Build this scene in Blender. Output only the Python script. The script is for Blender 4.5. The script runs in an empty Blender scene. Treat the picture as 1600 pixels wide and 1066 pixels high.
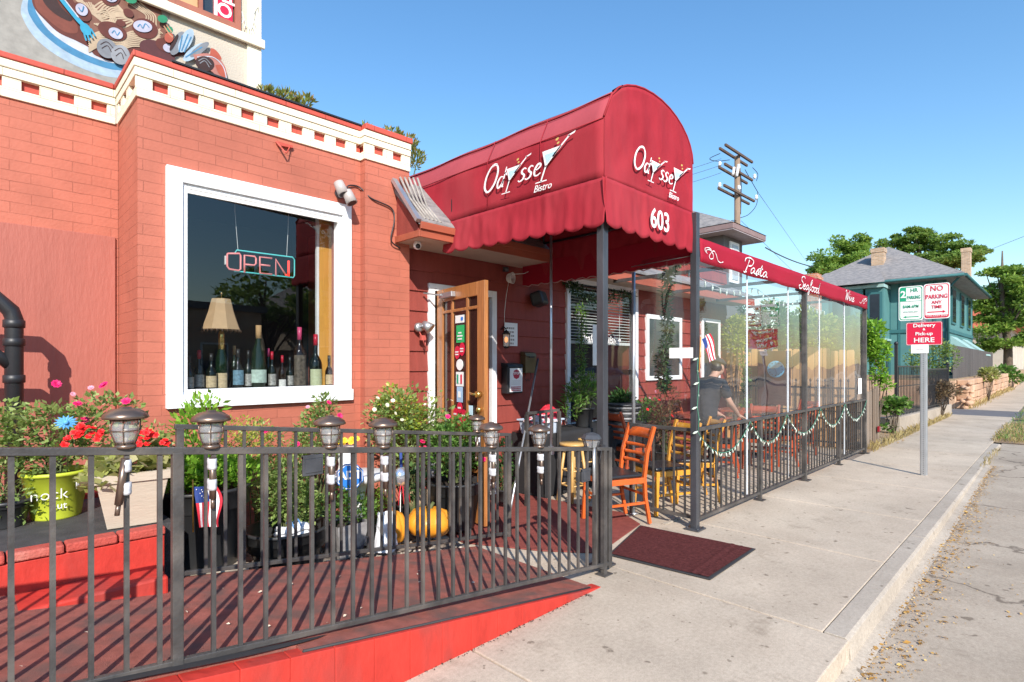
import bpy, math, random
from mathutils import Vector, Matrix, noise
R = math.radians
S = bpy.context.scene
COL = S.collection
# ------------------------------------------------------------------ camera, sky, sun, exposure
HC = 1.5; F = 860.0; HY = 570.0
cam = bpy.data.cameras.new('camera'); camo = bpy.data.objects.new('camera', cam); COL.objects.link(camo)
cam.sensor_width = 36; cam.lens = 36*F/1600; cam.shift_y = (HY-533)/1600
cam.clip_start = .05; cam.clip_end = 2000
camo.location = (0, 0, HC); camo.rotation_euler = (R(90), 0, R(-45)); S.camera = camo
SUN = Vector((.68, 1, -.765)).normalized()
EL = math.asin(-SUN.z)
w = bpy.data.worlds.new('World'); S.world = w; w.use_nodes = True
nt = w.node_tree; bg = nt.nodes['Background']
sky = nt.nodes.new('ShaderNodeTexSky'); sky.sky_type = 'NISHITA'; sky.sun_disc = False
sky.sun_elevation = EL; sky.sun_rotation = math.atan2(-SUN.x, -SUN.y) % (2*math.pi)
sky.altitude = 0; sky.air_density = 1.45; sky.dust_density = .3; sky.ozone_density = 5
hs_ = nt.nodes.new('ShaderNodeHueSaturation'); hs_.inputs['Saturation'].default_value = 1.14; hs_.inputs['Value'].default_value = 1.0
nt.links.new(sky.outputs[0], hs_.inputs['Color']); nt.links.new(hs_.outputs[0], bg.inputs[0]); bg.inputs[1].default_value = .15
sl = bpy.data.lights.new('sun', 'SUN'); sl.energy = 4.6; sl.angle = R(.5); sl.color = (1, .93, .84)
so = bpy.data.objects.new('sun', sl); COL.objects.link(so); so.rotation_euler = SUN.to_track_quat('-Z', 'Y').to_euler()
S.view_settings.view_transform = 'Standard'; S.view_settings.look = 'None'; S.view_settings.exposure = .55; S.view_settings.gamma = 1
S.render.engine = 'CYCLES'
S.cycles.max_bounces = 8; S.cycles.transparent_max_bounces = 24; S.cycles.sample_clamp_indirect = 6

# ------------------------------------------------------------------ measuring helpers (pixel -> world point on a plane)
def PY(x, y, Y):
    u = (x-800)/F; X = Y*(1+u)/(1-u); return Vector((X, Y, HC+(HY-y)/F*(X+Y)/math.sqrt(2)))
def PX(x, y, X):
    u = (x-800)/F; Y = X*(1-u)/(1+u); return Vector((X, Y, HC+(HY-y)/F*(X+Y)/math.sqrt(2)))
def PZ(x, y, Z=0):
    D = (HC-Z)*F/(y-HY); u = (x-800)/F; s = D*math.sqrt(2); d = u*s; return Vector(((s+d)/2, (s-d)/2, Z))

# ------------------------------------------------------------------ materials
MATS = {}
def nodes_of(name):
    m = bpy.data.materials.new(name); m.use_nodes = True; n = m.node_tree
    return m, n, n.nodes['Principled BSDF']
def mat(name, col, rough=.6, metal=0, var=.10, vs=5, bump=0, bs=60, spec=.5, col2=None, c2=(.5, .7), island=0, detail=6, coat=0, stretch=None, emit=0):
    if name in MATS: return MATS[name]
    m, n, p = nodes_of(name); N = n.nodes; L = n.links
    p.inputs['Roughness'].default_value = rough; p.inputs['Metallic'].default_value = metal
    p.inputs['Specular IOR Level'].default_value = spec; p.inputs['Coat Weight'].default_value = coat
    tc = N.new('ShaderNodeTexCoord'); vec = tc.outputs['Object']
    if stretch:
        mp = N.new('ShaderNodeMapping'); mp.inputs['Scale'].default_value = stretch; L.new(vec, mp.inputs[0]); vec = mp.outputs[0]
    no = N.new('ShaderNodeTexNoise'); no.inputs['Scale'].default_value = vs; no.inputs['Detail'].default_value = detail; no.inputs['Roughness'].default_value = .6
    L.new(vec, no.inputs['Vector'])
    cr = N.new('ShaderNodeValToRGB'); cr.color_ramp.elements[0].position = .3; cr.color_ramp.elements[1].position = .7
    a = [max(0, c*(1-var)) for c in col]; b = [min(1, c*(1+var)) for c in col]
    cr.color_ramp.elements[0].color = (*a, 1); cr.color_ramp.elements[1].color = (*b, 1)
    L.new(no.outputs[0], cr.inputs[0]); out = cr.outputs[0]
    if col2:
        n2 = N.new('ShaderNodeTexNoise'); n2.inputs['Scale'].default_value = vs*.37; n2.inputs['Detail'].default_value = 8; L.new(vec, n2.inputs['Vector'])
        r2 = N.new('ShaderNodeValToRGB'); r2.color_ramp.elements[0].position = c2[0]; r2.color_ramp.elements[1].position = c2[1]
        L.new(n2.outputs[0], r2.inputs[0])
        mx = N.new('ShaderNodeMix'); mx.data_type = 'RGBA'; L.new(r2.outputs[0], mx.inputs[0]); L.new(out, mx.inputs[6]); mx.inputs[7].default_value = (*col2, 1); out = mx.outputs[2]
    if island:
        ge = N.new('ShaderNodeNewGeometry'); mr = N.new('ShaderNodeMapRange'); mr.inputs[3].default_value = 1-island; mr.inputs[4].default_value = 1+island
        L.new(ge.outputs['Random Per Island'], mr.inputs[0])
        hs = N.new('ShaderNodeHueSaturation'); L.new(mr.outputs[0], hs.inputs['Value']); L.new(out, hs.inputs['Color']); out = hs.outputs[0]
    L.new(out, p.inputs['Base Color'])
    if bump:
        nb = N.new('ShaderNodeTexNoise'); nb.inputs['Scale'].default_value = bs; nb.inputs['Detail'].default_value = 4; L.new(vec, nb.inputs['Vector'])
        bu = N.new('ShaderNodeBump'); bu.inputs['Strength'].default_value = min(1, bump); bu.inputs['Distance'].default_value = .01; L.new(nb.outputs[0], bu.inputs['Height']); L.new(bu.outputs[0], p.inputs['Normal'])
    if emit:
        p.inputs['Emission Color'].default_value = (*col, 1); p.inputs['Emission Strength'].default_value = emit
    MATS[name] = m; return m

def brick_mat(name, col, bw=.30, rh=.085, depth=.5, mortar=.004, tint=.12, wear=None, mcol=None, crack=.55):
    """painted masonry: relief of coursed blocks, mottled paint"""
    m, n, p = nodes_of(name); N = n.nodes; L = n.links
    g = N.new('ShaderNodeNewGeometry'); sp = N.new('ShaderNodeSeparateXYZ'); L.new(g.outputs['Position'], sp.inputs[0])
    ad = N.new('ShaderNodeMath'); L.new(sp.outputs[0], ad.inputs[0]); L.new(sp.outputs[1], ad.inputs[1])
    cb = N.new('ShaderNodeCombineXYZ'); L.new(ad.outputs[0], cb.inputs[0]); L.new(sp.outputs[2], cb.inputs[1])
    no = N.new('ShaderNodeTexNoise'); no.inputs['Scale'].default_value = 2.2; no.inputs['Detail'].default_value = 3; L.new(g.outputs['Position'], no.inputs['Vector'])
    sc = N.new('ShaderNodeVectorMath'); sc.operation = 'SCALE'; sc.inputs['Scale'].default_value = .022; L.new(no.outputs['Color'], sc.inputs[0])
    av = N.new('ShaderNodeVectorMath'); L.new(cb.outputs[0], av.inputs[0]); L.new(sc.outputs[0], av.inputs[1])
    br = N.new('ShaderNodeTexBrick'); L.new(av.outputs[0], br.inputs['Vector']); br.inputs['Scale'].default_value = 1
    br.inputs['Brick Width'].default_value = bw; br.inputs['Row Height'].default_value = rh; br.inputs['Mortar Size'].default_value = mortar; br.inputs['Mortar Smooth'].default_value = .35
    br.inputs['Color1'].default_value = (*[c*(1-tint) for c in col], 1); br.inputs['Color2'].default_value = (*[min(1, c*(1+tint)) for c in col], 1)
    br.inputs['Mortar'].default_value = (*(mcol or [c*.82 for c in col]), 1)
    n2 = N.new('ShaderNodeTexNoise'); n2.inputs['Scale'].default_value = 1.7; n2.inputs['Detail'].default_value = 9; n2.inputs['Roughness'].default_value = .65; L.new(g.outputs['Position'], n2.inputs['Vector'])
    hs = N.new('ShaderNodeHueSaturation'); mr = N.new('ShaderNodeMapRange'); mr.inputs[1].default_value = .3; mr.inputs[2].default_value = .7; mr.inputs[3].default_value = .84; mr.inputs[4].default_value = 1.13
    L.new(n2.outputs[0], mr.inputs[0]); L.new(mr.outputs[0], hs.inputs['Value']); L.new(br.outputs[0], hs.inputs['Color']); out = hs.outputs[0]
    if wear:
        n3 = N.new('ShaderNodeTexNoise'); n3.inputs['Scale'].default_value = 9; n3.inputs['Detail'].default_value = 10; n3.inputs['Roughness'].default_value = .8; L.new(g.outputs['Position'], n3.inputs['Vector'])
        r3 = N.new('ShaderNodeValToRGB'); r3.color_ramp.elements[0].position = .69; r3.color_ramp.elements[1].position = .73; L.new(n3.outputs[0], r3.inputs[0])
        mx = N.new('ShaderNodeMix'); mx.data_type = 'RGBA'; L.new(r3.outputs[0], mx.inputs[0]); L.new(out, mx.inputs[6]); mx.inputs[7].default_value = (*wear, 1); out = mx.outputs[2]
    b2 = N.new('ShaderNodeTexBrick'); L.new(av.outputs[0], b2.inputs['Vector']); b2.inputs['Scale'].default_value = 1   # hairline open joints, broken up by noise
    for k_ in ('Brick Width', 'Row Height'): b2.inputs[k_].default_value = br.inputs[k_].default_value
    b2.inputs['Mortar Size'].default_value = .0017; b2.inputs['Mortar Smooth'].default_value = .1
    n4 = N.new('ShaderNodeTexNoise'); n4.inputs['Scale'].default_value = 5; n4.inputs['Detail'].default_value = 3; L.new(g.outputs['Position'], n4.inputs['Vector'])
    r4 = N.new('ShaderNodeValToRGB'); r4.color_ramp.elements[0].position = .46; r4.color_ramp.elements[1].position = .60; L.new(n4.outputs[0], r4.inputs[0])
    m4 = N.new('ShaderNodeMath'); m4.operation = 'MULTIPLY'; L.new(b2.outputs['Fac'], m4.inputs[0]); L.new(r4.outputs[0], m4.inputs[1])
    m5 = N.new('ShaderNodeMath'); m5.operation = 'MULTIPLY'; m5.inputs[1].default_value = crack; L.new(m4.outputs[0], m5.inputs[0])
    mx4 = N.new('ShaderNodeMix'); mx4.data_type = 'RGBA'; L.new(m5.outputs[0], mx4.inputs[0]); L.new(out, mx4.inputs[6]); mx4.inputs[7].default_value = (*[c*.15 for c in col], 1); out = mx4.outputs[2]
    L.new(out, p.inputs['Base Color']); p.inputs['Roughness'].default_value = .62; p.inputs['Specular IOR Level'].default_value = .3
    nb = N.new('ShaderNodeTexNoise'); nb.inputs['Scale'].default_value = 45; nb.inputs['Detail'].default_value = 5; L.new(g.outputs['Position'], nb.inputs['Vector'])
    iv = N.new('ShaderNodeMath'); iv.operation = 'MULTIPLY_ADD'; iv.inputs[1].default_value = -1.0; L.new(br.outputs['Fac'], iv.inputs[0])
    mm = N.new('ShaderNodeMath'); mm.operation = 'MULTIPLY'; mm.inputs[1].default_value = .35; L.new(nb.outputs[0], mm.inputs[0]); L.new(mm.outputs[0], iv.inputs[2])
    bu = N.new('ShaderNodeBump'); bu.inputs['Strength'].default_value = depth; bu.inputs['Distance'].default_value = .012; L.new(iv.outputs[0], bu.inputs['Height']); L.new(bu.outputs[0], p.inputs['Normal'])
    MATS[name] = m; return m

def leaf_mat(name, col, col2, val=.35, trans=.35):
    if name in MATS: return MATS[name]
    m, n, p = nodes_of(name); N = n.nodes; L = n.links
    ge = N.new('ShaderNodeNewGeometry'); cr = N.new('ShaderNodeValToRGB')
    cr.color_ramp.elements[0].color = (*[c*(1-val) for c in col], 1); cr.color_ramp.elements[1].color = (*col2, 1)
    e = cr.color_ramp.elements.new(.6); e.color = (*col, 1)
    L.new(ge.outputs['Random Per Island'], cr.inputs[0]); L.new(cr.outputs[0], p.inputs['Base Color']); p.inputs['Roughness'].default_value = .5; p.inputs['Specular IOR Level'].default_value = .35
    tr = N.new('ShaderNodeBsdfTranslucent'); hs = N.new('ShaderNodeHueSaturation'); hs.inputs['Value'].default_value = 1.5; hs.inputs['Hue'].default_value = .48; L.new(cr.outputs[0], hs.inputs['Color']); L.new(hs.outputs[0], tr.inputs[0])
    mx = N.new('ShaderNodeMixShader'); mx.inputs[0].default_value = trans; L.new(p.outputs[0], mx.inputs[1]); L.new(tr.outputs[0], mx.inputs[2]); L.new(mx.outputs[0], n.nodes['Material Output'].inputs[0])
    MATS[name] = m; return m

def clear_mat(name, boost=1.6, base=.02, tint=(1, 1, 1), rough=.0, wave=0, wscale=2, haze=0):
    m, n, p = nodes_of(name); N = n.nodes; L = n.links; N.remove(p)
    tr = N.new('ShaderNodeBsdfTransparent'); tr.inputs[0].default_value = (*tint, 1)
    gl = N.new('ShaderNodeBsdfGlossy'); gl.inputs['Roughness'].default_value = rough
    lw = N.new('ShaderNodeLayerWeight'); lw.inputs[0].default_value = .5
    pw = N.new('ShaderNodeMath'); pw.operation = 'POWER'; pw.inputs[1].default_value = 4.0; L.new(lw.outputs['Facing'], pw.inputs[0])
    ma = N.new('ShaderNodeMath'); ma.operation = 'MULTIPLY_ADD'; ma.inputs[1].default_value = boost; ma.inputs[2].default_value = base; ma.use_clamp = True; L.new(pw.outputs[0], ma.inputs[0])
    if wave:
        g = N.new('ShaderNodeNewGeometry'); no = N.new('ShaderNodeTexNoise'); no.inputs['Scale'].default_value = wscale; no.inputs['Detail'].default_value = 2; L.new(g.outputs['Position'], no.inputs['Vector'])
        bu = N.new('ShaderNodeBump'); bu.inputs['Strength'].default_value = wave; bu.inputs['Distance'].default_value = .05; L.new(no.outputs[0], bu.inputs['Height']); L.new(bu.outputs[0], gl.inputs['Normal'])
    src = tr.outputs[0]
    if haze:
        df = N.new('ShaderNodeBsdfDiffuse'); df.inputs[0].default_value = (.7, .72, .75, 1); m0 = N.new('ShaderNodeMixShader'); m0.inputs[0].default_value = haze; L.new(tr.outputs[0], m0.inputs[1]); L.new(df.outputs[0], m0.inputs[2]); src = m0.outputs[0]
    mx = N.new('ShaderNodeMixShader'); L.new(ma.outputs[0], mx.inputs[0]); L.new(src, mx.inputs[1]); L.new(gl.outputs[0], mx.inputs[2]); L.new(mx.outputs[0], n.nodes['Material Output'].inputs[0])
    MATS[name] = m; return m

# ------------------------------------------------------------------ mesh builder
class MB:
    def __init__(s): s.v = []; s.f = []; s.mi = []; s.sm = []; s.cur = 0; s.smooth = False
    def face(s, idx): s.f.append(tuple(idx)); s.mi.append(s.cur); s.sm.append(s.smooth)
    def poly(s, pts):
        b = len(s.v); s.v += [tuple(p) for p in pts]; s.face(range(b, b+len(pts))); return s
    def box(s, x0, y0, z0, x1, y1, z1, M=None):
        if x0 > x1: x0, x1 = x1, x0
        if y0 > y1: y0, y1 = y1, y0
        if z0 > z1: z0, z1 = z1, z0
        b = len(s.v); P = [Vector(p) for p in ((x0,y0,z0),(x1,y0,z0),(x1,y1,z0),(x0,y1,z0),(x0,y0,z1),(x1,y0,z1),(x1,y1,z1),(x0,y1,z1))]
        if M is not None: P = [M @ p for p in P]
        s.v += [tuple(p) for p in P]
        for q in ((0,3,2,1),(4,5,6,7),(0,1,5,4),(1,2,6,5),(2,3,7,6),(3,0,4,7)): s.face([b+i for i in q])
        return s
    def bar(s, p, q, w, h, up=(0, 0, 1)):
        p = Vector(p); q = Vector(q); d = q-p; l = d.length; d.normalize(); u = Vector(up)
        if abs(d.dot(u)) > .98: u = Vector((0, 1, 0))
        sd = d.cross(u).normalized(); u = sd.cross(d).normalized()
        M = Matrix((( d.x, sd.x, u.x, p.x), (d.y, sd.y, u.y, p.y), (d.z, sd.z, u.z, p.z), (0,0,0,1)))
        return s.box(0, -w/2, -h/2, l, w/2, h/2, M)
    def tube(s, pts, r, n=8, caps=True):
        pts = [Vector(p) for p in pts]; rs = r if isinstance(r, (list, tuple)) else [r]*len(pts); b = len(s.v); old = s.smooth
        ref = None
        for i, p in enumerate(pts):
            d = (pts[min(i+1, len(pts)-1)]-pts[max(i-1, 0)])
            if d.length < 1e-9: d = Vector((0,0,1))
            d.normalize()
            if ref is None: ref = Vector((0,0,1)) if abs(d.z) < .9 else Vector((1,0,0))
            a = d.cross(ref)
            if a.length < 1e-4: a = d.cross(Vector((0,1,0)))
            a.normalize(); c = d.cross(a).normalized(); ref = a.cross(d).normalized()
            for k in range(n):
                t = 2*math.pi*k/n; s.v.append(tuple(p+(a*math.cos(t)+c*math.sin(t))*rs[i]))
        s.smooth = n > 4
        for i in range(len(pts)-1):
            for k in range(n): s.face((b+i*n+k, b+i*n+(k+1)%n, b+(i+1)*n+(k+1)%n, b+(i+1)*n+k))
        s.smooth = False
        if caps: s.face([b+k for k in range(n)][::-1]); s.face([b+(len(pts)-1)*n+k for k in range(n)])
        s.smooth = old; return s
    def lathe(s, prof, c=(0, 0, 0), n=20, rib=None, ax='z', sm=True):
        b = len(s.v); c = Vector(c)
        for r, z in prof:
            for k in range(n):
                t = 2*math.pi*k/n; q = r*(rib(t, z) if rib else 1); a, e = q*math.cos(t), q*math.sin(t)
                s.v.append(tuple(c+Vector({'z': (a, e, z), 'x': (z, a, e), 'y': (a, z, e)}[ax])))
        o = s.smooth; s.smooth = sm
        for i in range(len(prof)-1):
            for k in range(n): s.face((b+i*n+k, b+i*n+(k+1)%n, b+(i+1)*n+(k+1)%n, b+(i+1)*n+k))
        s.smooth = False
        if prof[0][0] > 1e-5: s.face([b+k for k in range(n)][::-1])
        if prof[-1][0] > 1e-5 and not (prof[-2][0] < 1e-5 and prof[-2][1] == prof[-1][1]): s.face([b+(len(prof)-1)*n+k for k in range(n)])
        s.smooth = o; return s
    def ball(s, c, rx, ry=None, rz=None, n=12, m=8):
        ry = ry or rx; rz = rz or rx; b = len(s.v); o = s.smooth; s.smooth = True
        for i in range(m+1):
            ph = math.pi*i/m
            for k in range(n):
                t = 2*math.pi*k/n; s.v.append((c[0]+rx*math.sin(ph)*math.cos(t), c[1]+ry*math.sin(ph)*math.sin(t), c[2]-rz*math.cos(ph)))
        for i in range(m):
            for k in range(n): s.face((b+i*n+k, b+i*n+(k+1)%n, b+(i+1)*n+(k+1)%n, b+(i+1)*n+k))
        s.smooth = o; return s
    def prism(s, pts, off):
        """closed outline pts extruded by vector off"""
        b = len(s.v); n = len(pts); off = Vector(off); P = [Vector(p) for p in pts]
        s.v += [tuple(p) for p in P]+[tuple(p+off) for p in P]
        s.face(list(range(b, b+n))); s.face(list(range(b+n, b+2*n))[::-1])
        for i in range(n): s.face((b+i, b+n+i, b+n+(i+1)%n, b+(i+1)%n))
        return s
    def grid(s, fn, nu, nv, sm=True):
        b = len(s.v); o = s.smooth; s.smooth = sm
        for j in range(nv+1):
            for i in range(nu+1): s.v.append(tuple(fn(i/nu, j/nv)))
        for j in range(nv):
            for i in range(nu): a = b+j*(nu+1)+i; s.face((a, a+1, a+nu+2, a+nu+1))
        s.smooth = o; return s
    def ribbon(s, pts, wd, U, V, O, close=False):
        """flat painted stroke: pts in 2-D (u,v), width wd (number or list)"""
        P = [Vector(p) for p in pts]; n = len(P); b = len(s.v)
        for i, p in enumerate(P):
            d = P[min(i+1, n-1)]-P[max(i-1, 0)]
            if d.length < 1e-9: d = Vector((1, 0))
            d.normalize(); nn = Vector((-d.y, d.x)); ww = (wd[i] if isinstance(wd, list) else wd)/2
            for sg in (1, -1):
                q = p+nn*ww*sg; s.v.append(tuple(O+U*q.x+V*q.y))
        for i in range(n-1): s.face((b+2*i, b+2*i+1, b+2*i+3, b+2*i+2))
        return s
    def mesh(s, name, mats):
        me = bpy.data.meshes.new(name); me.from_pydata(s.v, [], s.f); me.update()
        for m in (mats if isinstance(mats, (list, tuple)) else [mats]): me.materials.append(m)
        me.polygons.foreach_set('material_index', s.mi); me.polygons.foreach_set('use_smooth', s.sm); return me
    def build(s, name, mats, parent=None, bevel=0, loc=None):
        o = bpy.data.objects.new(name, s.mesh(name, mats)); COL.objects.link(o)
        if parent: o.parent = parent
        if loc: o.location = loc
        if bevel:
            md = o.modifiers.new('bevel', 'BEVEL'); md.width = bevel; md.segments = 2; md.limit_method = 'ANGLE'; md.angle_limit = R(40)
        return o

def tag(o, label=None, cat=None, group=None, kind=None):
    if label: o['label'] = label
    if cat: o['category'] = cat
    if group: o['group'] = group
    if kind: o['kind'] = kind
    return o
def thing(name, label, cat, loc=(0, 0, 0), rz=0, group=None):
    o = bpy.data.objects.new(name, None); COL.objects.link(o); o.location = loc; o.rotation_euler = (0, 0, rz); o.empty_display_size = .1
    return tag(o, label, cat, group)
KIDS = {}
def copy_tree(o, parent=None):
    c = o.copy(); COL.objects.link(c); c.parent = parent
    for ch in [x for x in COL.objects if x.parent == o]: copy_tree(ch, c)
    return c
def dup(o, loc, rz=0, label=None, scale=None):
    c = copy_tree(o); c.location = loc; c.rotation_euler = (0, 0, rz)
    if label: c['label'] = label
    if scale: c.scale = (scale,)*3
    return c
def inst(name, me, parent, loc=(0, 0, 0), rot=(0, 0, 0), sc=1):
    o = bpy.data.objects.new(name, me); COL.objects.link(o); o.parent = parent; o.location = loc; o.rotation_euler = rot; o.scale = (sc,)*3 if not isinstance(sc, tuple) else sc; return o

def text(name, body, size, m, parent, O, U, V, align='CENTER', ext=.0015, shear=0, off=0, wid=1, bold=0):
    cu = bpy.data.curves.new(name, 'FONT'); cu.body = body; cu.size = size; cu.align_x = align; cu.align_y = 'CENTER'; cu.extrude = ext; cu.shear = shear; cu.offset = bold; cu.resolution_u = 3; cu.space_line = .85
    t = bpy.data.objects.new(name, cu); COL.objects.link(t)
    me = bpy.data.meshes.new_from_object(t.evaluated_get(bpy.context.evaluated_depsgraph_get())); bpy.data.objects.remove(t)
    U = Vector(U).normalized(); V = Vector(V).normalized(); W = U.cross(V); O = Vector(O)+W*off
    for v in me.vertices: v.co = O+U*(v.co.x*wid)+V*v.co.y+W*v.co.z
    me.materials.clear(); me.materials.append(m)
    o = bpy.data.objects.new(name, me); COL.objects.link(o); o.parent = parent; return o
def catmull(P, k=6):
    P = [Vector(p) for p in P]; out = []
    for i in range(len(P)-1):
        a = P[max(i-1, 0)]; b = P[i]; c = P[i+1]; d = P[min(i+2, len(P)-1)]
        for j in range(k):
            t = j/k; out.append(.5*((2*b)+(c-a)*t+(2*a-5*b+4*c-d)*t*t+(3*b-a-3*c+d)*t**3))
    out.append(P[-1]); return out

def leaves(mb, blobs, n, size, rng, droop=0, asp=.5, up=.3, shell=.35, fold=.25, flat=False):
    """n small folded leaves spread through ellipsoids (cx,cy,cz,rx,ry,rz[,weight])"""
    ws = [b[6] if len(b) > 6 else b[3]*b[4]*b[5] for b in blobs]; cum = sum(ws)
    for b in blobs:
        k = int(n*(b[6] if len(b) > 6 else b[3]*b[4]*b[5])/cum)
        for _ in range(k):
            while 1:
                q = Vector((rng.uniform(-1, 1), rng.uniform(-1, 1), rng.uniform(-1, 1))); l = q.length
                if .05 < l < 1 and l > rng.random()*shell/.5: break
            c = Vector((b[0]+q.x*b[3], b[1]+q.y*b[4], b[2]+q.z*b[5]))
            d = Vector((q.x+rng.gauss(0, .5), q.y+rng.gauss(0, .5), q.z*.4+up-droop+rng.gauss(0, .4))).normalized()
            sd = d.cross(Vector((rng.gauss(0, .5), rng.gauss(0, .5), 1))); 
            if sd.length < .01: continue
            sd.normalize(); nn = sd.cross(d); L_ = size*rng.uniform(.6, 1.3); W_ = L_*asp/2
            i = len(mb.v); m1 = c+d*L_*.45-nn*L_*.06
            mb.v += [tuple(c), tuple(m1+sd*W_+nn*W_*fold), tuple(c+d*L_), tuple(m1-sd*W_+nn*W_*fold)]
            if fold and not flat: mb.face((i, i+1, i+2)); mb.face((i, i+2, i+3))
            else: mb.face((i, i+1, i+2, i+3))
    return mb
def stems(mb, base, blobs, n, r, rng):
    for _ in range(n):
        b = rng.choice(blobs); e = Vector((b[0]+rng.uniform(-.7, .7)*b[3], b[1]+rng.uniform(-.7, .7)*b[4], b[2]+rng.uniform(-.3, .8)*b[5]))
        s0 = Vector(base)+Vector((rng.uniform(-.05, .05), rng.uniform(-.05, .05), 0)); mid = (s0+e)/2+Vector((rng.uniform(-.05, .05), rng.uniform(-.05, .05), .04))
        mb.tube([s0, mid, e], [r, r*.8, r*.4], 5, False)
    return mb
# ------------------------------------------------------------------ material palette
red = (.44, .135, .088)
M_brick = brick_mat('painted_brick', red, rh=.076, bw=.235, mortar=.0035, wear=(.58, .33, .27), tint=.04, mcol=[c*.95 for c in red], depth=.55, crack=.30)
M_stucco = mat('smooth_painted_panel', (.375, .118, .088), .6, var=.07, vs=2.5, bump=.4, bs=16, stretch=(3, 1, .7), spec=.3)
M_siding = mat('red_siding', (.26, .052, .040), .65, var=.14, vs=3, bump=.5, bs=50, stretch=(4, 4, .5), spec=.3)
M_cream = brick_mat('cream_block', (.80, .73, .56), bw=.42, rh=.075, depth=.35, mortar=.0025, tint=.03, mcol=(.55, .47, .36))
M_coping = brick_mat('red_coping', (.50, .085, .06), bw=.35, rh=.3, depth=.5, mortar=.005, tint=.08, wear=(.7, .6, .5))
M_white = mat('white_paint', (.82, .83, .84), .5, var=.04, vs=7, bump=.15, bs=30)
M_whited = mat('dull_white', (.72, .71, .68), .55, var=.06)
M_black = mat('black_painted_steel', (.058, .054, .052), .42, var=.35, vs=9, bump=.25, bs=70, col2=(.17, .145, .125), c2=(.50, .8))
M_dark = mat('dark_gray_metal', (.06, .062, .07), .4, var=.3, vs=8)
M_iron = mat('black_iron', (.02, .02, .023), .45, var=.2)
M_post = mat('square_post_steel', (.085, .088, .1), .38, metal=.5, var=.3, vs=7, col2=(.25, .25, .26), c2=(.62, .75), stretch=(1, 1, .3))
M_silver = mat('galvanized', (.52, .53, .55), .35, metal=.75, var=.1)
M_awn = mat('awning_canvas', (.315, .022, .034), .75, var=.16, vs=5, bump=.35, bs=9, col2=(.34, .04, .05), c2=(.45, .75), spec=.15, stretch=(1, 1, .35))
M_awnf = mat('faded_skylit_canvas', (.36, .065, .080), .8, var=.08, vs=3, bump=.3, bs=9, spec=.15)  # faded top; the brightness of its sky-facing slope is in the colour too
M_val = mat('patio_valance_canvas', (.32, .010, .028), .7, var=.06, vs=2, bump=.25, bs=5, spec=.2)
M_letter = mat('white_lettering', (.80, .78, .77), .6, var=.03)
M_letterd = mat('pale_blue_paint', (.42, .62, .72), .6, var=.03)
M_olive = mat('olive_yellow', (.55, .42, .12), .6, var=.03)
M_concrete = None
M_ramp = mat('ramp_carpet', (.33, .115, .09), .95, var=.18, vs=16, bump=.6, bs=300, col2=(.19, .105, .09), c2=(.45, .65), spec=.05)
M_mat = mat('doormat', (.115, .035, .034), .97, var=.3, vs=40, bump=.9, bs=260, spec=.05)
M_rubber = mat('rubber_edge', (.035, .033, .035), .7, var=.2)
M_redkerb = mat('red_painted_masonry', (.50, .040, .028), .62, var=.16, vs=9, bump=.5, bs=25, spec=.3, col2=(.36, .05, .04), c2=(.52, .66), stretch=(1, 1, .5))
M_redbrick = mat('faded_red_brick', (.44, .07, .05), .8, var=.15, vs=11, bump=.6, bs=80, col2=(.5, .22, .17), c2=(.6, .8))
M_gravel = mat('gravel_bed', (.22, .18, .15), .95, var=.35, vs=30, bump=1, bs=70)
M_boards = mat('dark_ledge_top', (.05, .047, .048), .85, var=.3, vs=14, bump=.5, bs=120, col2=(.10, .09, .085), c2=(.6, .8))
M_soil = mat('potting_soil', (.035, .025, .018), 1, var=.4, vs=40, bump=1, bs=80)
M_wood_door = mat('varnished_door_wood', (.37, .145, .045), .32, var=.28, vs=7, stretch=(6, 6, .5), coat=.3, bump=.1)
M_orange = mat('orange_varnished_wood', (.62, .115, .022), .3, var=.14, vs=5, stretch=(4, 4, .6), coat=.4)
M_yellowc = mat('yellow_varnished_wood', (.66, .30, .035), .3, var=.14, vs=5, stretch=(4, 4, .6), coat=.4)
M_stool = mat('honey_wood', (.55, .33, .11), .4, var=.15, vs=6, stretch=(4, 4, .6), coat=.2)
M_redwood = mat('red_brown_wood', (.34, .075, .035), .35, var=.2, vs=5, stretch=(4, 4, .6), coat=.3)
M_seat = mat('black_vinyl_seat', (.02, .02, .022), .35, var=.1)
M_fwood = mat('cedar_boards', (.62, .36, .17), .75, var=.2, vs=6, stretch=(3, 3, .25), island=.16, bump=.3)
M_gwood = mat('weathered_boards', (.22, .17, .13), .85, var=.2, vs=6, stretch=(3, 3, .25), island=.2, bump=.3)
M_slat = mat('grey_brown_slats', (.085, .075, .072), .8, var=.2, vs=6, stretch=(3, 3, .25), island=.15)
M_pole = mat('utility_pole_wood', (.24, .17, .12), .9, var=.25, vs=5, stretch=(4, 4, .3), bump=.5, bs=20)
M_arm = mat('crossarm_wood', (.10, .065, .05), .9, var=.3)
M_potblack = mat('black_plastic_pot', (.03, .031, .033), .38, var=.15, bump=.05)
M_lime = mat('lime_plastic', (.50, .58, .045), .45, var=.06)
M_beige = mat('beige_planter', (.50, .42, .33), .6, var=.07, bump=.2, bs=25, stretch=(1, 1, 4))
M_greypot = mat('grey_speckled_pot', (.26, .25, .25), .6, var=.35, vs=12, col2=(.05, .05, .07), c2=(.55, .6))
M_bronze = mat('bronze_metal', (.22, .155, .12), .33, metal=.75, var=.2, vs=14)
M_tape = mat('silver_tape', (.62, .63, .66), .45, metal=.2, var=.12, vs=30)
M_glassy = clear_mat('lantern_glass', 1.5, .06, (.90, .85, .80), .05, haze=.28)
M_glass = clear_mat('window_glass', 1.0, .085, (.80, .84, .86), 0)
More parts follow.
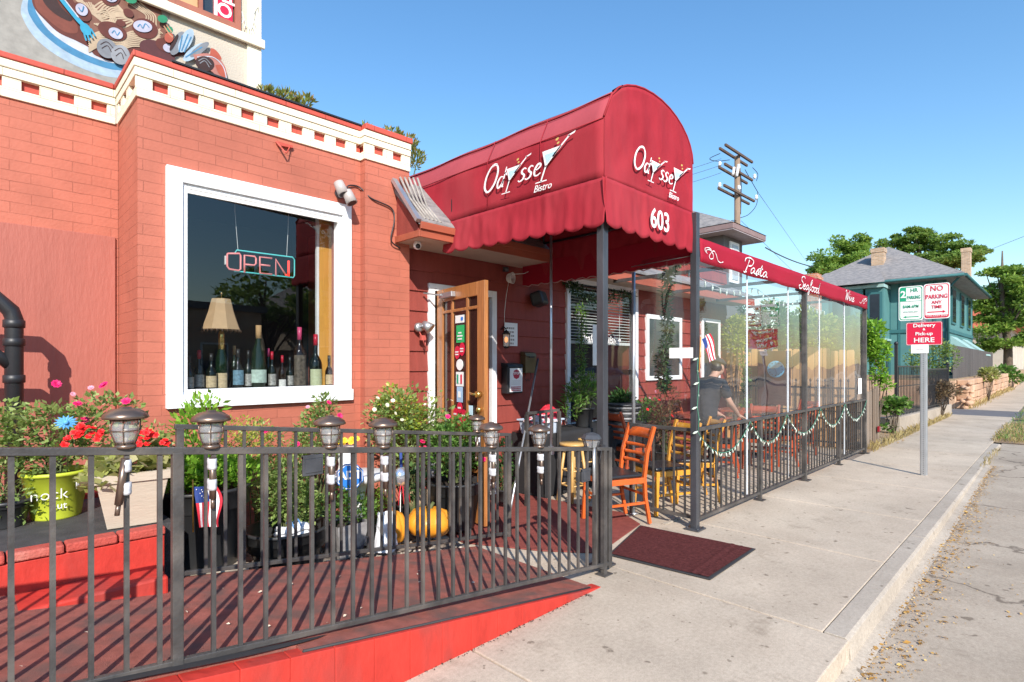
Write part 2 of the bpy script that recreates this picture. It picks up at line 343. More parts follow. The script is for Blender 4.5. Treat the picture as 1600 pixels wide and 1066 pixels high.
M_vinyl = clear_mat('clear_vinyl_sheet', 1.3, .065, (.93, .95, .97), .02, wave=.10, wscale=1.6, haze=.012)
M_farglass = mat('dark_window_pane', (.03, .04, .05), .06, var=.1, spec=.8)
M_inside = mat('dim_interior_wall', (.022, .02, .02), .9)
M_ochre = mat('ochre_curtain', (.62, .30, .05), .8, var=.1, stretch=(20, 1, 1))
M_trim = mat('redwood_trim', (.34, .085, .045), .5, var=.15, vs=4, stretch=(.4, 3, 3), bump=.15)
M_soffit = mat('pale_soffit', (.52, .40, .32), .7, var=.08)
M_shingle = mat('grey_roof_shingle', (.20, .19, .19), .95, var=.25, vs=14, bump=1, bs=40, col2=(.28, .26, .25), c2=(.4, .6), stretch=(1, 1, 3))
M_teal = mat('teal_painted_siding', (.085, .215, .215), .7, var=.08, vs=2, spec=.3)
M_teald = mat('dark_teal_trim', (.03, .13, .14), .7, var=.08)
M_tbrick = brick_mat('tan_chimney_brick', (.45, .30, .19), bw=.22, rh=.075, depth=.4, mortar=.01, tint=.2, mcol=(.5, .42, .34))
M_obrick = brick_mat('orange_brick', (.50, .18, .10), bw=.22, rh=.075, depth=.4, mortar=.01, tint=.2, mcol=(.5, .42, .34))
M_grey = mat('grey_house_paint', (.13, .12, .125), .7, var=.1)
M_mauve = mat('mauve_fascia', (.24, .16, .155), .7, var=.1)
M_stone = mat('sandstone_block', (.48, .29, .18), .9, var=.15, vs=3, bump=.9, bs=12, island=.12, col2=(.55, .38, .26), c2=(.4, .65))
M_clay = mat('clay_roof_tile', (.48, .12, .06), .8, var=.2)
M_redflower = mat('red_petal', (.72, .01, .012), .6, var=.15, island=.2)
M_pinkflower = mat('magenta_petal', (.70, .01, .13), .6, var=.15, island=.2)
M_palepink = mat('pale_pink_petal', (.75, .30, .38), .6, var=.15)
M_whiteflower = mat('white_petal', (.78, .72, .55), .6, var=.1)
M_yellowflower = mat('yellow_petal', (.80, .55, .03), .6, var=.1)
M_blueflower = mat('blue_petal', (.10, .36, .72), .6, var=.1)
L_rose = leaf_mat('rose_leaf', (.21, .32, .08), (.42, .50, .20))
L_bright = leaf_mat('bright_leaf', (.20, .42, .04), (.36, .52, .08))
L_lime = leaf_mat('lime_leaf', (.34, .42, .05), (.55, .52, .14))
L_pale = leaf_mat('pale_geranium_leaf', (.36, .40, .12), (.58, .54, .30))
L_dark = leaf_mat('dark_leaf', (.03, .085, .025), (.10, .20, .05))
L_mid = leaf_mat('mid_leaf', (.12, .26, .05), (.22, .34, .08))
L_tree = leaf_mat('tree_leaf', (.21, .36, .07), (.38, .50, .12), trans=.42)
L_tree2 = leaf_mat('dark_tree_leaf', (.18, .31, .065), (.33, .44, .12), trans=.42)
L_yel = leaf_mat('yellowing_leaf', (.42, .36, .05), (.60, .42, .06))
L_dry = leaf_mat('dry_grass', (.38, .30, .12), (.50, .42, .20))
L_fir = leaf_mat('garland_needle', (.03, .08, .03), (.09, .16, .05), trans=.1)
M_stem = mat('green_stem', (.10, .12, .04), .7)
M_bark = mat('bark', (.12, .09, .065), .95, var=.3, bump=1, bs=20)
M_pump = mat('orange_pumpkin_skin', (.78, .31, .025), .38, var=.1, vs=3, stretch=(1, 1, .5))
M_paper = mat('white_paper', (.82, .82, .80), .6, var=.02)
M_blue = mat('sign_blue', (.02, .17, .55), .4, var=.05)
M_signred = mat('sign_red', (.62, .01, .05), .4, var=.03)
M_signgreen = mat('sign_green', (.01, .33, .17), .4, var=.03)
M_brass = mat('brass', (.62, .42, .14), .25, metal=.9, var=.1)
M_flagred = mat('flag_red', (.55, .02, .04), .7, var=.05); M_flagblue = mat('flag_blue', (.02, .05, .22), .7, var=.05); M_flagwhite = mat('flag_white', (.80, .80, .82), .7, var=.03)

# ------------------------------------------------------------------ ground
def concrete(name, col, crack=False):
    col = [col[0]*1.04, col[1]*1.02, col[2]*.97]
    m, n, p = nodes_of(name); N = n.nodes; L = n.links
    g = N.new('ShaderNodeNewGeometry'); V = g.outputs['Position']
    def noise(sc, de=6, ro=.6):
        x = N.new('ShaderNodeTexNoise'); x.inputs['Scale'].default_value = sc; x.inputs['Detail'].default_value = de; x.inputs['Roughness'].default_value = ro; L.new(V, x.inputs['Vector']); return x.outputs[0]
    def ramp(src, a, b, c0, c1):
        r = N.new('ShaderNodeValToRGB'); r.color_ramp.elements[0].position = a; r.color_ramp.elements[1].position = b; r.color_ramp.elements[0].color = (*c0, 1); r.color_ramp.elements[1].color = (*c1, 1); L.new(src, r.inputs[0]); return r.outputs[0]
    def mul(a, b, f=1):
        x = N.new('ShaderNodeMix'); x.data_type = 'RGBA'; x.blend_type = 'MULTIPLY'; x.inputs[0].default_value = f; L.new(a, x.inputs[6]); L.new(b, x.inputs[7]); return x.outputs[2]
    base = ramp(noise(1.1, 8), .3, .7, [c*.86 for c in col], [c*1.1 for c in col])
    fine = mul(ramp(noise(170, 3), .25, .75, (.80, .80, .80), (1.12, 1.12, 1.12)), ramp(noise(42, 5, .75), .28, .62, (.80, .79, .78), (1.06, 1.06, 1.06)))
    sp = ramp(noise(8.5, 3, .5), .68, .72, (1, 1, 1), (.52, .50, .48))           # gum and oil spots
    sp2 = mul(ramp(noise(2.6, 9, .75), .56, .72, (1, 1, 1), (.66, .64, .62)), ramp(noise(.7, 7, .7), .40, .66, (1.05, 1.05, 1.04), (.84, .82, .80)))
    out = mul(mul(mul(base, fine), sp), sp2)
    vo = N.new('ShaderNodeTexVoronoi'); vo.inputs['Scale'].default_value = 9; L.new(V, vo.inputs['Vector']); d2 = ramp(vo.outputs['Distance'], .05, .08, (.5, .48, .46), (1, 1, 1)); out = mul(out, d2)
    v3 = N.new('ShaderNodeTexVoronoi'); v3.inputs['Scale'].default_value = 4.3; L.new(V, v3.inputs['Vector']); out = mul(out, ramp(v3.outputs['Distance'], .06, .085, (.58, .56, .54), (1, 1, 1)))
    if crack:
        v2 = N.new('ShaderNodeTexVoronoi'); v2.feature = 'DISTANCE_TO_EDGE'; v2.inputs['Scale'].default_value = .45; nn = N.new('ShaderNodeTexNoise'); nn.inputs['Scale'].default_value = 1.5; nn.inputs['Detail'].default_value = 6; L.new(V, nn.inputs['Vector'])
        sm = N.new('ShaderNodeVectorMath'); sm.operation = 'SCALE'; sm.inputs['Scale'].default_value = 1.2; L.new(nn.outputs['Color'], sm.inputs[0]); ad = N.new('ShaderNodeVectorMath'); L.new(V, ad.inputs[0]); L.new(sm.outputs[0], ad.inputs[1]); L.new(ad.outputs[0], v2.inputs['Vector'])
        out = mul(out, ramp(v2.outputs['Distance'], .002, .010, (.45, .43, .42), (1, 1, 1)))
    L.new(out, p.inputs['Base Color']); p.inputs['Roughness'].default_value = .88; p.inputs['Specular IOR Level'].default_value = .2
    bu = N.new('ShaderNodeBump'); bu.inputs['Strength'].default_value = .35; bu.inputs['Distance'].default_value = .004; L.new(noise(150, 4), bu.inputs['Height']); L.new(bu.outputs[0], p.inputs['Normal'])
    MATS[name] = m; return m
M_concrete = concrete('sidewalk_concrete', (.525, .45, .375)); M_conc2 = concrete('kerb_concrete', (.45, .40, .35)); M_road = concrete('worn_road_surface', (.42, .36, .30), True)
M_dirt = mat('dry_dirt', (.30, .19, .12), .95, var=.3, vs=8, bump=1, bs=30, col2=(.36, .29, .16), c2=(.45, .65))

MB().box(-400, -400, -1, 600, 600, -.20).build('ground', M_dirt)['kind'] = 'structure'
def roadz(X): return -.135+.105*max(0, min(1, (X-3.5)/7.5))
rd = MB()
def rf(u, v):
    X = -40+u*50 if u < .8 else (0+ (u-.8)/.2*200)
    return (X, -12+v*12.83, roadz(X))
xs = [-60, -10, 0, 3.5, 5, 6.5, 8, 9.5, 11, 14, 30, 300]
for a, b_ in zip(xs, xs[1:]):
    i = len(rd.v); rd.v += [(a, -12, roadz(a)), (b_, -12, roadz(b_)), (b_, .83, roadz(b_)), (a, .83, roadz(a))]; rd.face((i, i+1, i+2, i+3))
rd.build('road', M_road)['kind'] = 'structure'
MB().box(-60, -16, -.2, 120, -12.15, -.01).build('opposite_pavement', M_concrete)['kind'] = 'structure'
MB().box(-60, -12.15, -.2, 120, -12, 0).build('opposite_kerb', M_conc2)['kind'] = 'structure'
# pavement: individual slabs with tooled joints, resting on a darker bed
MB().box(-6, .96, -.19, 80, 5.3, -.012).build('pavement_bed', M_gravel)['kind'] = 'structure'
sw = MB(); rng = random.Random(3)
joints = [-6, -3, -1.2, .35, 1.9, 3.42, 4.95, 6.5, 8.2, 9.9, 11.8, 13.6, 15.5, 17.4, 19.3, 21.2]
for a, b_ in zip(joints, joints[1:]):
    g = .006
    if b_ < 11: sw.box(a+g, .955 if a > 3.3 else .82, -.18, b_-g, 2.28 if b_ < 3.3 else 2.62, 0)
    else: sw.box(a+g, .955, -.18, b_-g, 2.35, 0)
    
for a in range(24, 80, 3): sw.box(a, 1.0, -.18, a+2.98, 2.35, 0)
sw.build('pavement', M_concrete, bevel=.006)['kind'] = 'structure'
al = MB(); al.box(21.25, -.2, -.17, 24, 8, -.008); al.build('alley_road', mat('alley_asphalt', (.13, .125, .13), .9, var=.2, vs=6), None)['kind'] = 'structure'
kb = MB()
for a, b_ in ((3.43, 5.9), (5.91, 8.4), (8.41, 10.9), (10.91, 13.9)):
    kb.prism([(a, .95, -.19), (a, .80, -.19), (a, .825, -.012), (a, .845, 0), (a, .95, 0)], (b_-a, 0, 0))
kb.build('kerb', M_conc2, bevel=.004)['kind'] = 'structure'
gt = MB()
for a, b_ in zip(xs[2:9], xs[3:9]):
    i = len(gt.v); z0, z1 = roadz(a)+.004, roadz(b_)+.004
    gt.v += [(a, .74, z0), (b_, .74, z1), (b_, .826, z1+.018), (a, .826, z0+.018)]; gt.face((i, i+1, i+2, i+3))
gt.build('gutter_lip', M_conc2)['kind'] = 'structure'
MB().box(4.8, 2.625, -.15, 11.0, 4.64, -.004).build('patio_floor', M_concrete)['kind'] = 'structure'
MB().box(2.75, 2.285, -.15, 4.795, 4.64, -.003).build('entrance_slab', M_concrete)['kind'] = 'structure'
MB().box(11.0, 2.36, -.15, 14.9, 6, .0).build('dirt_bed', M_dirt)['kind'] = 'structure'
vg = MB()
vg.grid(lambda u, v: (14.3+u*30, -.9+v*1.85+.0, -.02+.06*math.sin(math.pi*min(1, max(0, v)))*min(1, u*20)), 40, 8); vg.build('verge', M_dirt)['kind'] = 'structure'
# litter of dry leaves in the gutter
lt = MB(); rng = random.Random(11)
def litter(mb, n, fx, s0=.012, s1=.03):
    for _ in range(n):
        x, y, z = fx(); a = rng.uniform(0, 6.28); L_ = rng.uniform(s0, s1); d = Vector((math.cos(a), math.sin(a), rng.uniform(-.1, .3))); s_ = Vector((-math.sin(a), math.cos(a), rng.uniform(-.3, .3)))*.3
        c = Vector((x, y, z+.006)); i = len(mb.v); mb.v += [tuple(c-d*L_/2), tuple(c+s_*L_+Vector((0, 0, .004))), tuple(c+d*L_/2), tuple(c-s_*L_)]; mb.face((i, i+1, i+2, i+3))
def g1():
    X = rng.uniform(2.6, 11); return X, .80-abs(rng.gauss(.07, .07))*(1.4 if X < 8 else .8), roadz(X)+.002
litter(lt, 2600, g1, .006, .018); litter(lt, 420, g1, .02, .045)
litter(lt, 260, lambda: ((lambda X: (X, rng.choice((.1, -.4, -1.2))+rng.gauss(0, .12), roadz(X)))(rng.choice((3.2, 4.4, 5.5, 7.7))+rng.gauss(0, .35))), .01, .03)
litter(lt, 260, lambda: (rng.uniform(10.9, 14.5), rng.uniform(2.2, 3.5), .004), .02, .05)
tag(lt.build('leaf_litter', leaf_mat('dry_leaf', (.50, .27, .06), (.66, .46, .16), .5, .1)), 'dry golden leaves blown along the kerb and gutter', 'leaf litter', kind='stuff')
jt_ = MB(); rng = random.Random(15); litter(jt_, 260, lambda: (rng.uniform(.4, 2.9), 2.195-abs(rng.gauss(0, .014)), .0), .004, .014); tag(jt_.build('joint_debris', M_soil), 'dark crumbs of dirt along the foot of the red edging', 'debris', kind='stuff')
st_ = MB(); rng = random.Random(5)
for _ in range(60):
    X = rng.uniform(1.5, 9); Y = rng.uniform(1.0, 2.2) if rng.random() < .6 else rng.uniform(-2, .6)
# grass and weeds beside the pavement
def grass(mb, n, f, h0, h1, rng):
    for _ in range(n):
        x, y, z = f(); h = rng.uniform(h0, h1); a = rng.uniform(0, 6.28); d = Vector((math.cos(a), math.sin(a), 0)); l = d*h*rng.uniform(.2, .7)
        p = Vector((x, y, z)); sd = Vector((-d.y, d.x, 0))*h*.05; i = len(mb.v)
        mb.v += [tuple(p-sd), tuple(p+sd), tuple(p+l*.4+Vector((0, 0, h*.7))+sd*.7), tuple(p+l+Vector((0, 0, h)))]; mb.face((i, i+1, i+2)); mb.face((i, i+2, i+3))
gr = MB(); rng = random.Random(8)
grass(gr, 3600, lambda: (14.6+rng.random()**1.4*14, rng.uniform(-.8, .95), .0), .03, .10, rng)
tag(gr.build('verge_grass', L_mid), 'low green weeds on the verge beside the far pavement', 'grass', kind='stuff')
gr = MB()
grass(gr, 3200, lambda: (rng.uniform(14.2, 18.5), rng.uniform(-.9, 1.0), .0), .03, .11, rng)
grass(gr, 900, lambda: (rng.uniform(11.1, 20.5), 2.33+abs(rng.gauss(0, .08)) if rng.random() < .6 else 2.3, .0), .04, .16, rng)
grass(gr, 900, lambda: (rng.uniform(24, 45), 2.26+rng.gauss(0, .1), .0), .06, .25, rng)
grass(gr, 120, lambda: (rng.uniform(10.6, 13), .82+rng.gauss(0, .03), -.01), .02, .08, rng)
tag(gr.build('dry_grass', L_dry), 'straw coloured grass tufts along the pavement edges', 'grass', kind='stuff')

# ------------------------------------------------------------------ ramp, its edging, ledge and gravel bed
def rz(X): return max(.012, .466-.151*X) if X < 3.0 else .012
rp = MB()
rp.prism([(-3, 2.288, -.1), (1.0, 2.288, -.1), (1.0, 2.288, .466-.151), (-3, 2.288, .466+.453)], (0, 1.127, 0)); rp.prism([(1.0, 2.285, -.1), (3.0, 2.285, -.1), (3.0, 2.285, .004), (1.0, 2.285, .315)], (0, 1.13, 0)); rp.prism([(1.0, 2.228, .303), (2.98, 2.228, .004), (2.98, 2.228, .016), (1.0, 2.228, .317)], (0, .058, 0))
rp.build('ramp', M_ramp)['kind'] = 'structure'
be = thing('brick_edging', 'bright red painted edging blocks sloping up beside the ramp', 'edging', (0, 0, 0))
bm_ = MB(); x = 3.05
while x > -1.8:
    wd_ = .192; x0 = x-wd_+.0022; z1 = .458-.151*x; z0 = .458-.151*x0
    bm_.prism([(x0, 2.20, -.02), (x, 2.20, -.02), (x, 2.20, max(.003, z1)), (x0, 2.20, z0)], (0, .080, 0)); x -= wd_
bm_.build('block_course', M_redkerb, be, bevel=.004)
MB().prism([(-1.8, 2.2035, -.02), (3.0, 2.2035, -.02), (3.0, 2.2035, .002), (-1.8, 2.2035, .452+.2718)], (0, .07, 0)).build('mortar_joint', M_redkerb, be)
tb_ = MB(); tb_.tube([(1.0, 2.226, .312), (2.0, 2.224, .160), (2.96, 2.226, .014)], .0065, 6); tag(tb_.build('edge_strip', M_rubber), 'thin grey rubber strip along the street edge of the ramp carpet', 'edging strip')
mt = MB()
mt.grid(lambda u, v: ((-.6+u*1.75), 2.31-(.10*v+.02*math.sin(u*9)*v)*(1-u)**.5, .476-.151*(-.6+u*1.75)+(.016 if v > .5 else .004)*(1-u)), 30, 3)
tag(mt.build('rubber_mat', M_rubber), 'black rubber mat edge curling over the red edging blocks', 'mat')
bed = MB(); bed.grid(lambda u, v: ((.78+u*2.15), 3.42+v*1.12, max(.0, .30-.115*(.78+u*2.15))+.015*math.sin(u*31+v*17)), 40, 16)
bed.build('planting_bed', M_gravel)['kind'] = 'structure'
gv = MB(); rng = random.Random(21)
for _ in range(420):
    X = rng.uniform(.8, 2.9); Y = rng.uniform(3.43, 4.3); z = max(0, .30-.115*X)+.012; r = rng.uniform(.008, .028)
    gv.ball((X, Y, z), r, r*rng.uniform(.6, 1), r*rng.uniform(.4, .7), 6, 4)
tag(gv.build('bed_pebbles', mat('pebble', (.42, .36, .30), .9, var=.3, vs=20, island=.5)), 'pebbles and bark chips between the flower pots', 'pebbles', kind='stuff')
lf = MB()
litter(lf, 90, lambda: ((lambda X: (X, rng.uniform(3.4, 4.2), max(0, .30-.115*X)+.02))(rng.uniform(.8, 2.9))), .02, .06)
litter(lf, 26, lambda: ((lambda X: (X, rng.uniform(2.35, 3.3), .47-.151*X))(rng.uniform(0, 2.6))), .01, .03)
tag(lf.build('fallen_petals', mat('dry_petal', (.62, .50, .38), .9)), 'pale dry petals scattered over the bed and ramp', 'leaf litter', kind='stuff')
lg = thing('brick_ledge', 'bright red painted brick ledge with a step, holding two flower pots', 'ledge', (0, 0, 0))
b = MB(); b.box(-3, 3.42, .1, .775, 3.499, .588); b.build('riser', M_redkerb, lg, bevel=.01)
b = MB(); b.box(-3, 3.17, .1, .735, 3.418, .44); b.build('step', M_redkerb, lg, bevel=.012)
b = MB(); x = .775
while x > -2: b.box(x-.205, 3.405, .590, x, 3.50, .632); x -= .212
b.build('brick_cap', M_redbrick, lg, bevel=.008)
b = MB(); b.box(-3, 3.502, .1, .84, 4.50, .624); b.build('dark_top', M_boards, lg, bevel=.004)
b = MB(); b.box(-3, 4.502, .1, .86, 4.62, .66); b.build('back_curb', M_redkerb, lg, bevel=.01)
# entrance carpet and doormat
def sheet(name, pts, m, t, lab, cat, bev=.003):
    o = MB().prism(pts, (0, 0, t)).build(name, m, bevel=bev); return tag(o, lab, cat)
sheet('entrance_carpet', [(2.98, 3.55, 0), (3.30, 2.95, 0), (3.58, 2.60, 0), (4.50, 2.80, 0), (4.72, 3.15, 0), (4.55, 4.62, 0), (3.42, 4.62, 0), (3.05, 4.1, 0)], mat('red_carpet', (.25, .07, .058), .97, var=.15, vs=14, bump=.6, bs=260, spec=.05), .010, 'red carpet running from the doormat to the front door', 'carpet')
dm = thing('doormat', 'dark maroon ribbed doormat lying on the pavement', 'doormat', (0, 0, 0))
p0, p1, p2, p3 = PZ(1000, 822, .004), PZ(1181, 859, .004), PZ(1110, 907, .004), PZ(950, 868, .004)
MB().prism([p3, p2, p1, p0], (0, 0, .009)).build('rubber_backing', M_rubber, dm, bevel=.003)
c = (p0+p1+p2+p3)/4; q = [c+(p-c)*.955 for p in (p3, p2, p1, p0)]
b = MB(); 
b.grid(lambda u, v: (q[0].lerp(q[3], u)).lerp(q[1].lerp(q[2], u), v)+Vector((0, 0, .0135+(.0035 if .83 < v < .86 or .90 < v < .92 else 0)+.002*math.sin(v*7+u*3))), 14, 60)
b.build('pile', M_mat, dm)
# ------------------------------------------------------------------ restaurant building
YT = 4.60; YS = 4.66; YL = 5.27; XA = .875; XB = 3.10
bd = thing('restaurant_building', 'salmon red painted brick restaurant with cream cornice and a mural on its upper storey', 'building', (0, 0, 0))
b = MB()
wx0, wx1, wz0, wz1 = 1.13, 2.44, 1.26, 2.86          # opening
b.box(XA, YT, 0, wx0, YT+.22, 3.40); b.box(wx1, YT, 0, 2.615, YT+.22, 3.40); b.box(wx0, YT, 0, wx1, YT+.22, wz0); b.box(wx0, YT, wz1, wx1, YT+.22, 3.40)
b.box(XA, YT+.221, 0, XA+.22, YL+1.2, 3.40)
b.box(2.617, YT-.08, 0, XB, YT+.22, 3.40)
b.box(XB-.2, YT+.221, 0, XB, 6.4, 3.40)
b.build('window_wall', M_brick, bd)
MB().box(-4, YL, 0, XA-.002, YL+.2, 3.40).build('recessed_wall', M_brick, bd)
MB().box(-4, YL-.022, .5, XA-.022, YL-.002, 2.50).build('smooth_panel', M_stucco, bd, bevel=.004)
# cornice with square recesses
def cornice(x0, x1, Y, ends=(0, 0)):
    e0, e1 = ends; b = MB(); b.box(x0-.014*e0, Y-.016, 3.385, x1, Y+.2, 3.455)
    b2 = MB(); b2.box(x0+.02, Y+.014, 3.455, x1, Y+.2, 3.53); x = x0-.014*e0
    while x < x1-.05: b.box(max(x0-.014*e0, x), Y-.014, 3.4555, min(x+.103, x1), Y+.012, 3.5295); x += .2
    b.box(x0-.020*e0, Y-.024, 3.53, x1, Y+.2, 3.588); b.box(x0-.026*e0, Y-.032, 3.5885, x1, Y+.2, 3.648)
    return b, b2
for (x0, x1, Y, e) in ((XA, 2.615, YT, (1, 0)), (2.617, XB, YT-.08, (1, 0)), (-4, XA-.02, YL, (0, 0))):
    a, c_ = cornice(x0, x1, Y, ends=e); a.build('cornice', M_cream, bd, bevel=.004); c_.build('cornice_recess', M_coping, bd)
b = MB(); b.box(XA-.014, YT+.2, 3.385, XA, YL-.033, 3.455); b.box(XA-.020, YT+.2, 3.53, XA, YL-.033, 3.588); b.box(XA-.026, YT+.2, 3.5885, XA, YL-.033, 3.648)
for y in (YT+.2, YT+.40, YT+.58): b.box(XA-.014, y, 3.4555, XA+.012, min(y+.1, YL-.04), 3.5295)
b.build('cornice', M_cream, bd, bevel=.004)
MB().box(XA+.013, YT+.2, 3.455, XA+.1, YL, 3.53).build('cornice_recess', M_coping, bd)
b = MB(); b.box(XA-.034, YT-.042, 3.650, 2.60, YT+.25, 3.692); b.box(XA-.034, YT+.25, 3.650, XA+.2, YL+.2, 3.692); b.box(2.60, YT-.125, 3.651, XB+.01, YT+.25, 3.702); b.box(-4, YL-.042, 3.650, XA-.036, YL+.25, 3.692)
b.build('coping', M_coping, bd, bevel=.006)
MB().box(XA+.2, YT-.052, 3.693, 2.60, YT+.3, 3.706).build('drip_edge', M_iron, bd)
MB().box(XA+.225, YT+.3, 3.3, XB-.205, 6.49, 3.42).build('tower_roof', M_grey, bd)
MB().box(-4, YL+.25, 3.3, XA, 6.5, 3.42).build('lower_roof', M_grey, bd)
# show window
wn = MB()
fx0, fx1, fz0, fz1 = 1.045, 2.505, 1.18, 2.945; y0, y1 = YT-.038, YT+.012
wn.box(fx0, y0, wz0+.02, wx0+.02, y1, fz1); wn.box(wx1-.02, y0, wz0+.02, fx1, y1, fz1); wn.box(wx0+.0202, y0, wz1-.02, wx1-.0202, y1, fz1)
wn.box(fx0-.0, y0-.012, fz0, fx1+.012, y1, wz0+.0195)
wn.box(wx0+.021, YT-.015, wz0+.02, wx0+.055, YT+.07, wz1-.021); wn.box(wx1-.055, YT-.015, wz0+.02, wx1-.021, YT+.07, wz1-.021); wn.box(wx0+.056, YT-.015, wz1-.055, wx1-.056, YT+.07, wz1-.021); wn.box(wx0+.056, YT-.02, wz0+.02, wx1-.056, YT+.07, wz0+.055)
wf = wn.build('display_window', M_white, bd, bevel=.004)
MB().poly([(wx0+.05, YT-.006, wz0+.05), (wx1-.05, YT+.068, wz0+.05), (wx1-.05, YT+.068, wz1-.05), (wx0+.05, YT-.006, wz1-.05)]).build('window_pane', M_glass, wf)
b = MB(); b.box(wx0+.0555, YT-.010, wz1-.085, wx1-.0555, YT+.008, wz1-.056); b.build('sash_rail', M_whited, wf)
# room behind the window
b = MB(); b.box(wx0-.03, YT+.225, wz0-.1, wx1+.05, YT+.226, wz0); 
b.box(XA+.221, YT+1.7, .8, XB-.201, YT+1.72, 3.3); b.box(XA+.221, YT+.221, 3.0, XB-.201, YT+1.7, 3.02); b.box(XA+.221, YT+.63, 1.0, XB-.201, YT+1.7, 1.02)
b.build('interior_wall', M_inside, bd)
MB().box(XA+.225, YT+.07, wz0-.03, XB-.205, YT+.62, wz0+.022).build('window_ledge', M_whited, bd)
MB().box(wx1-.11, YT+.24, wz0+.03, wx1+.16, YT+.26, wz1).build('ochre_curtain', M_ochre, bd)
MB().box(wx1-.135, YT+.24, wz0+.03, wx1-.112, YT+.27, wz1).build('interior_trim', M_whited, bd)
b = MB(); b.box(wx0-.0, YT+.222, wz0+.03, wx0+.04, YT+.25, wz1); b.build('interior_trim', M_whited, bd)
MB().box(wx0+.041, YT+.228, wz0+.03, wx0+.10, YT+.25, wz0+.85).build('ochre_panel', M_ochre, bd)
# siding wall
sd = MB(); dx0, dx1, dz = 3.49, 4.30, 2.27    # door opening
wX0, wX1, wZ0, wZ1 = 5.72, 7.30, .72, 2.60
def sid(x0, x1, z0, z1):
    z = z0; 
    while z < z1-.01:
        e = min(z+.205, z1); i = len(sd.v)
        sd.v += [(x0, YS-.018, z), (x1, YS-.018, z), (x1, YS, e), (x0, YS, e), (x0, YS+.01, z), (x1, YS+.01, z)]
        sd.face((i, i+1, i+2, i+3)); sd.face((i+4, i+5, i+1, i)); z += .205
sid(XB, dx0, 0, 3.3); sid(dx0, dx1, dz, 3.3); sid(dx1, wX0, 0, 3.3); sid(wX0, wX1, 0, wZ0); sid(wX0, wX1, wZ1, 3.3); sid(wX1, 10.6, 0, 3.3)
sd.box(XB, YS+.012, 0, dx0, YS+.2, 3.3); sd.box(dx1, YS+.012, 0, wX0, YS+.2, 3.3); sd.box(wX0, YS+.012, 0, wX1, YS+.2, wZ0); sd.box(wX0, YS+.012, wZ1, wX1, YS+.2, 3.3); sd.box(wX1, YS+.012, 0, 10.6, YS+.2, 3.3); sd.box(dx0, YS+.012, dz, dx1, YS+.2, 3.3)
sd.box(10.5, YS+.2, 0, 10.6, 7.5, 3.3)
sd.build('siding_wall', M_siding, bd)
for x in (4.9, 5.25, 5.55):
    pass
# entrance roof: eave, soffit, fascia
XE = 2.93; YE = 4.12; XR = 4.92
b = MB(); b.prism([(XE, YE, 2.775), (XE, YE, 2.815), (XE, 4.70, 3.345), (XE, 4.70, 3.305)], (XR-XE, 0, 0)); b.build('entrance_roof', M_shingle, bd)
b = MB(); b.prism([(XE+.02, YE+.02, 2.68), (XE+.02, YE+.05, 2.775), (XE+.02, YT-.085, 3.15), (XE+.02, YT-.085, 2.68)], (.03, 0, 0)); b.build('eave_gable', M_siding, bd)
b = MB(); b.box(XE+.021, YE, 2.665, XR, YE+.022, 2.785); b.box(XE+.01, YE-.022, 2.735, XR, YE-.001, 2.80); b.box(XE, YE+.001, 2.665, XE+.0195, YT-.085, 2.725); b.build('fascia', M_trim, bd, bevel=.003)
MB().box(XE+.025, YE+.023, 2.672, XR, YS-.02, 2.69).build('soffit', M_soffit, bd)
# patio side: eave running on above the windows
b = MB(); b.box(XR+.02, YE+.1, 2.66, 10.8, YS-.02, 2.68); b.build('soffit', M_soffit, bd)
b = MB(); b.box(XR+.02, YE+.07, 2.63, 10.8, YE+.098, 2.76); b.build('fascia', M_trim, bd); b = MB(); b.prism([(XR+.02, YE+.04, 2.765), (XR+.02, YE+.04, 2.80), (XR+.02, 5.6, 3.5), (XR+.02, 5.6, 3.46)], (10.8-XR, 0, 0)); b.build('patio_roof', M_shingle, bd)
# lead flashing and bundled cable at the roof corner
b = MB(); b.bar((XE-.02, YE-.02, 2.80), (XE-.02, YT-.1, 3.26), .05, .035); b.build('flashing', M_silver, bd)
b = MB()
for k in range(5): b.tube([(XE+.05+.05*k, YT-.1, 3.30+.01*k), (XE+.07+.05*k, YE+.25, 3.08-.01*k), (XE+.09+.045*k, YE+.03, 2.84)], .012, 6)
b.build('pale_roof_strips', mat('weathered_strip', (.33, .30, .27), .8, var=.35, vs=9), bd)
# door frame and door
b = MB(); fw = .075
b.box(dx0-fw, YS-.04, 0, dx0-.001, YS+.1, dz+fw); b.box(dx1+.001, YS-.04, 0, dx1+fw, YS+.1, dz+fw); b.box(dx0, YS-.04, dz, dx1, YS+.1, dz+fw)
b.build('door_frame', M_white, bd, bevel=.004)
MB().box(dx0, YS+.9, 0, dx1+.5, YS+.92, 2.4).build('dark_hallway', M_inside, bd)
MB().box(dx0+.0, YS+.01, -.02, dx1, YS+.3, .025).build('door_sill', M_trim, bd)
# door leaf: local u from hinge to free edge (opened outward), v up
dr = thing('_', None, None, (dx0+.01, YS-.06, 0)); bpy.data.objects.remove(dr)
hinge = Vector((3.50, YS-.05, .03)); free = Vector((3.345, 3.70, .03)); dd = (free-hinge); DW = dd.length; dd.normalize(); dn = Vector((0, 0, 1)).cross(dd)   # points away from the camera side
DM = Matrix(((dd.x, dn.x, 0, hinge.x), (dd.y, dn.y, 0, hinge.y), (0, 0, 1, hinge.z), (0, 0, 0, 1)))
b = MB(); T = .045; H = 2.24
def db(x0, z0, x1, z1, t0=0, t1=T): b.box(x0, t0, z0, x1, t1, z1, DM)
db(0, 0, .125, H); db(DW-.125, 0, DW, H); db(.1252, H-.13, DW-.1252, H); db(.1252, 0, DW-.1252, .26)
cx = [.125+(DW-.25)*.28, .125+(DW-.25)*.72]
for c in cx: db(c-.019, .2602, c+.019, H-.1302, .003, T-.003)
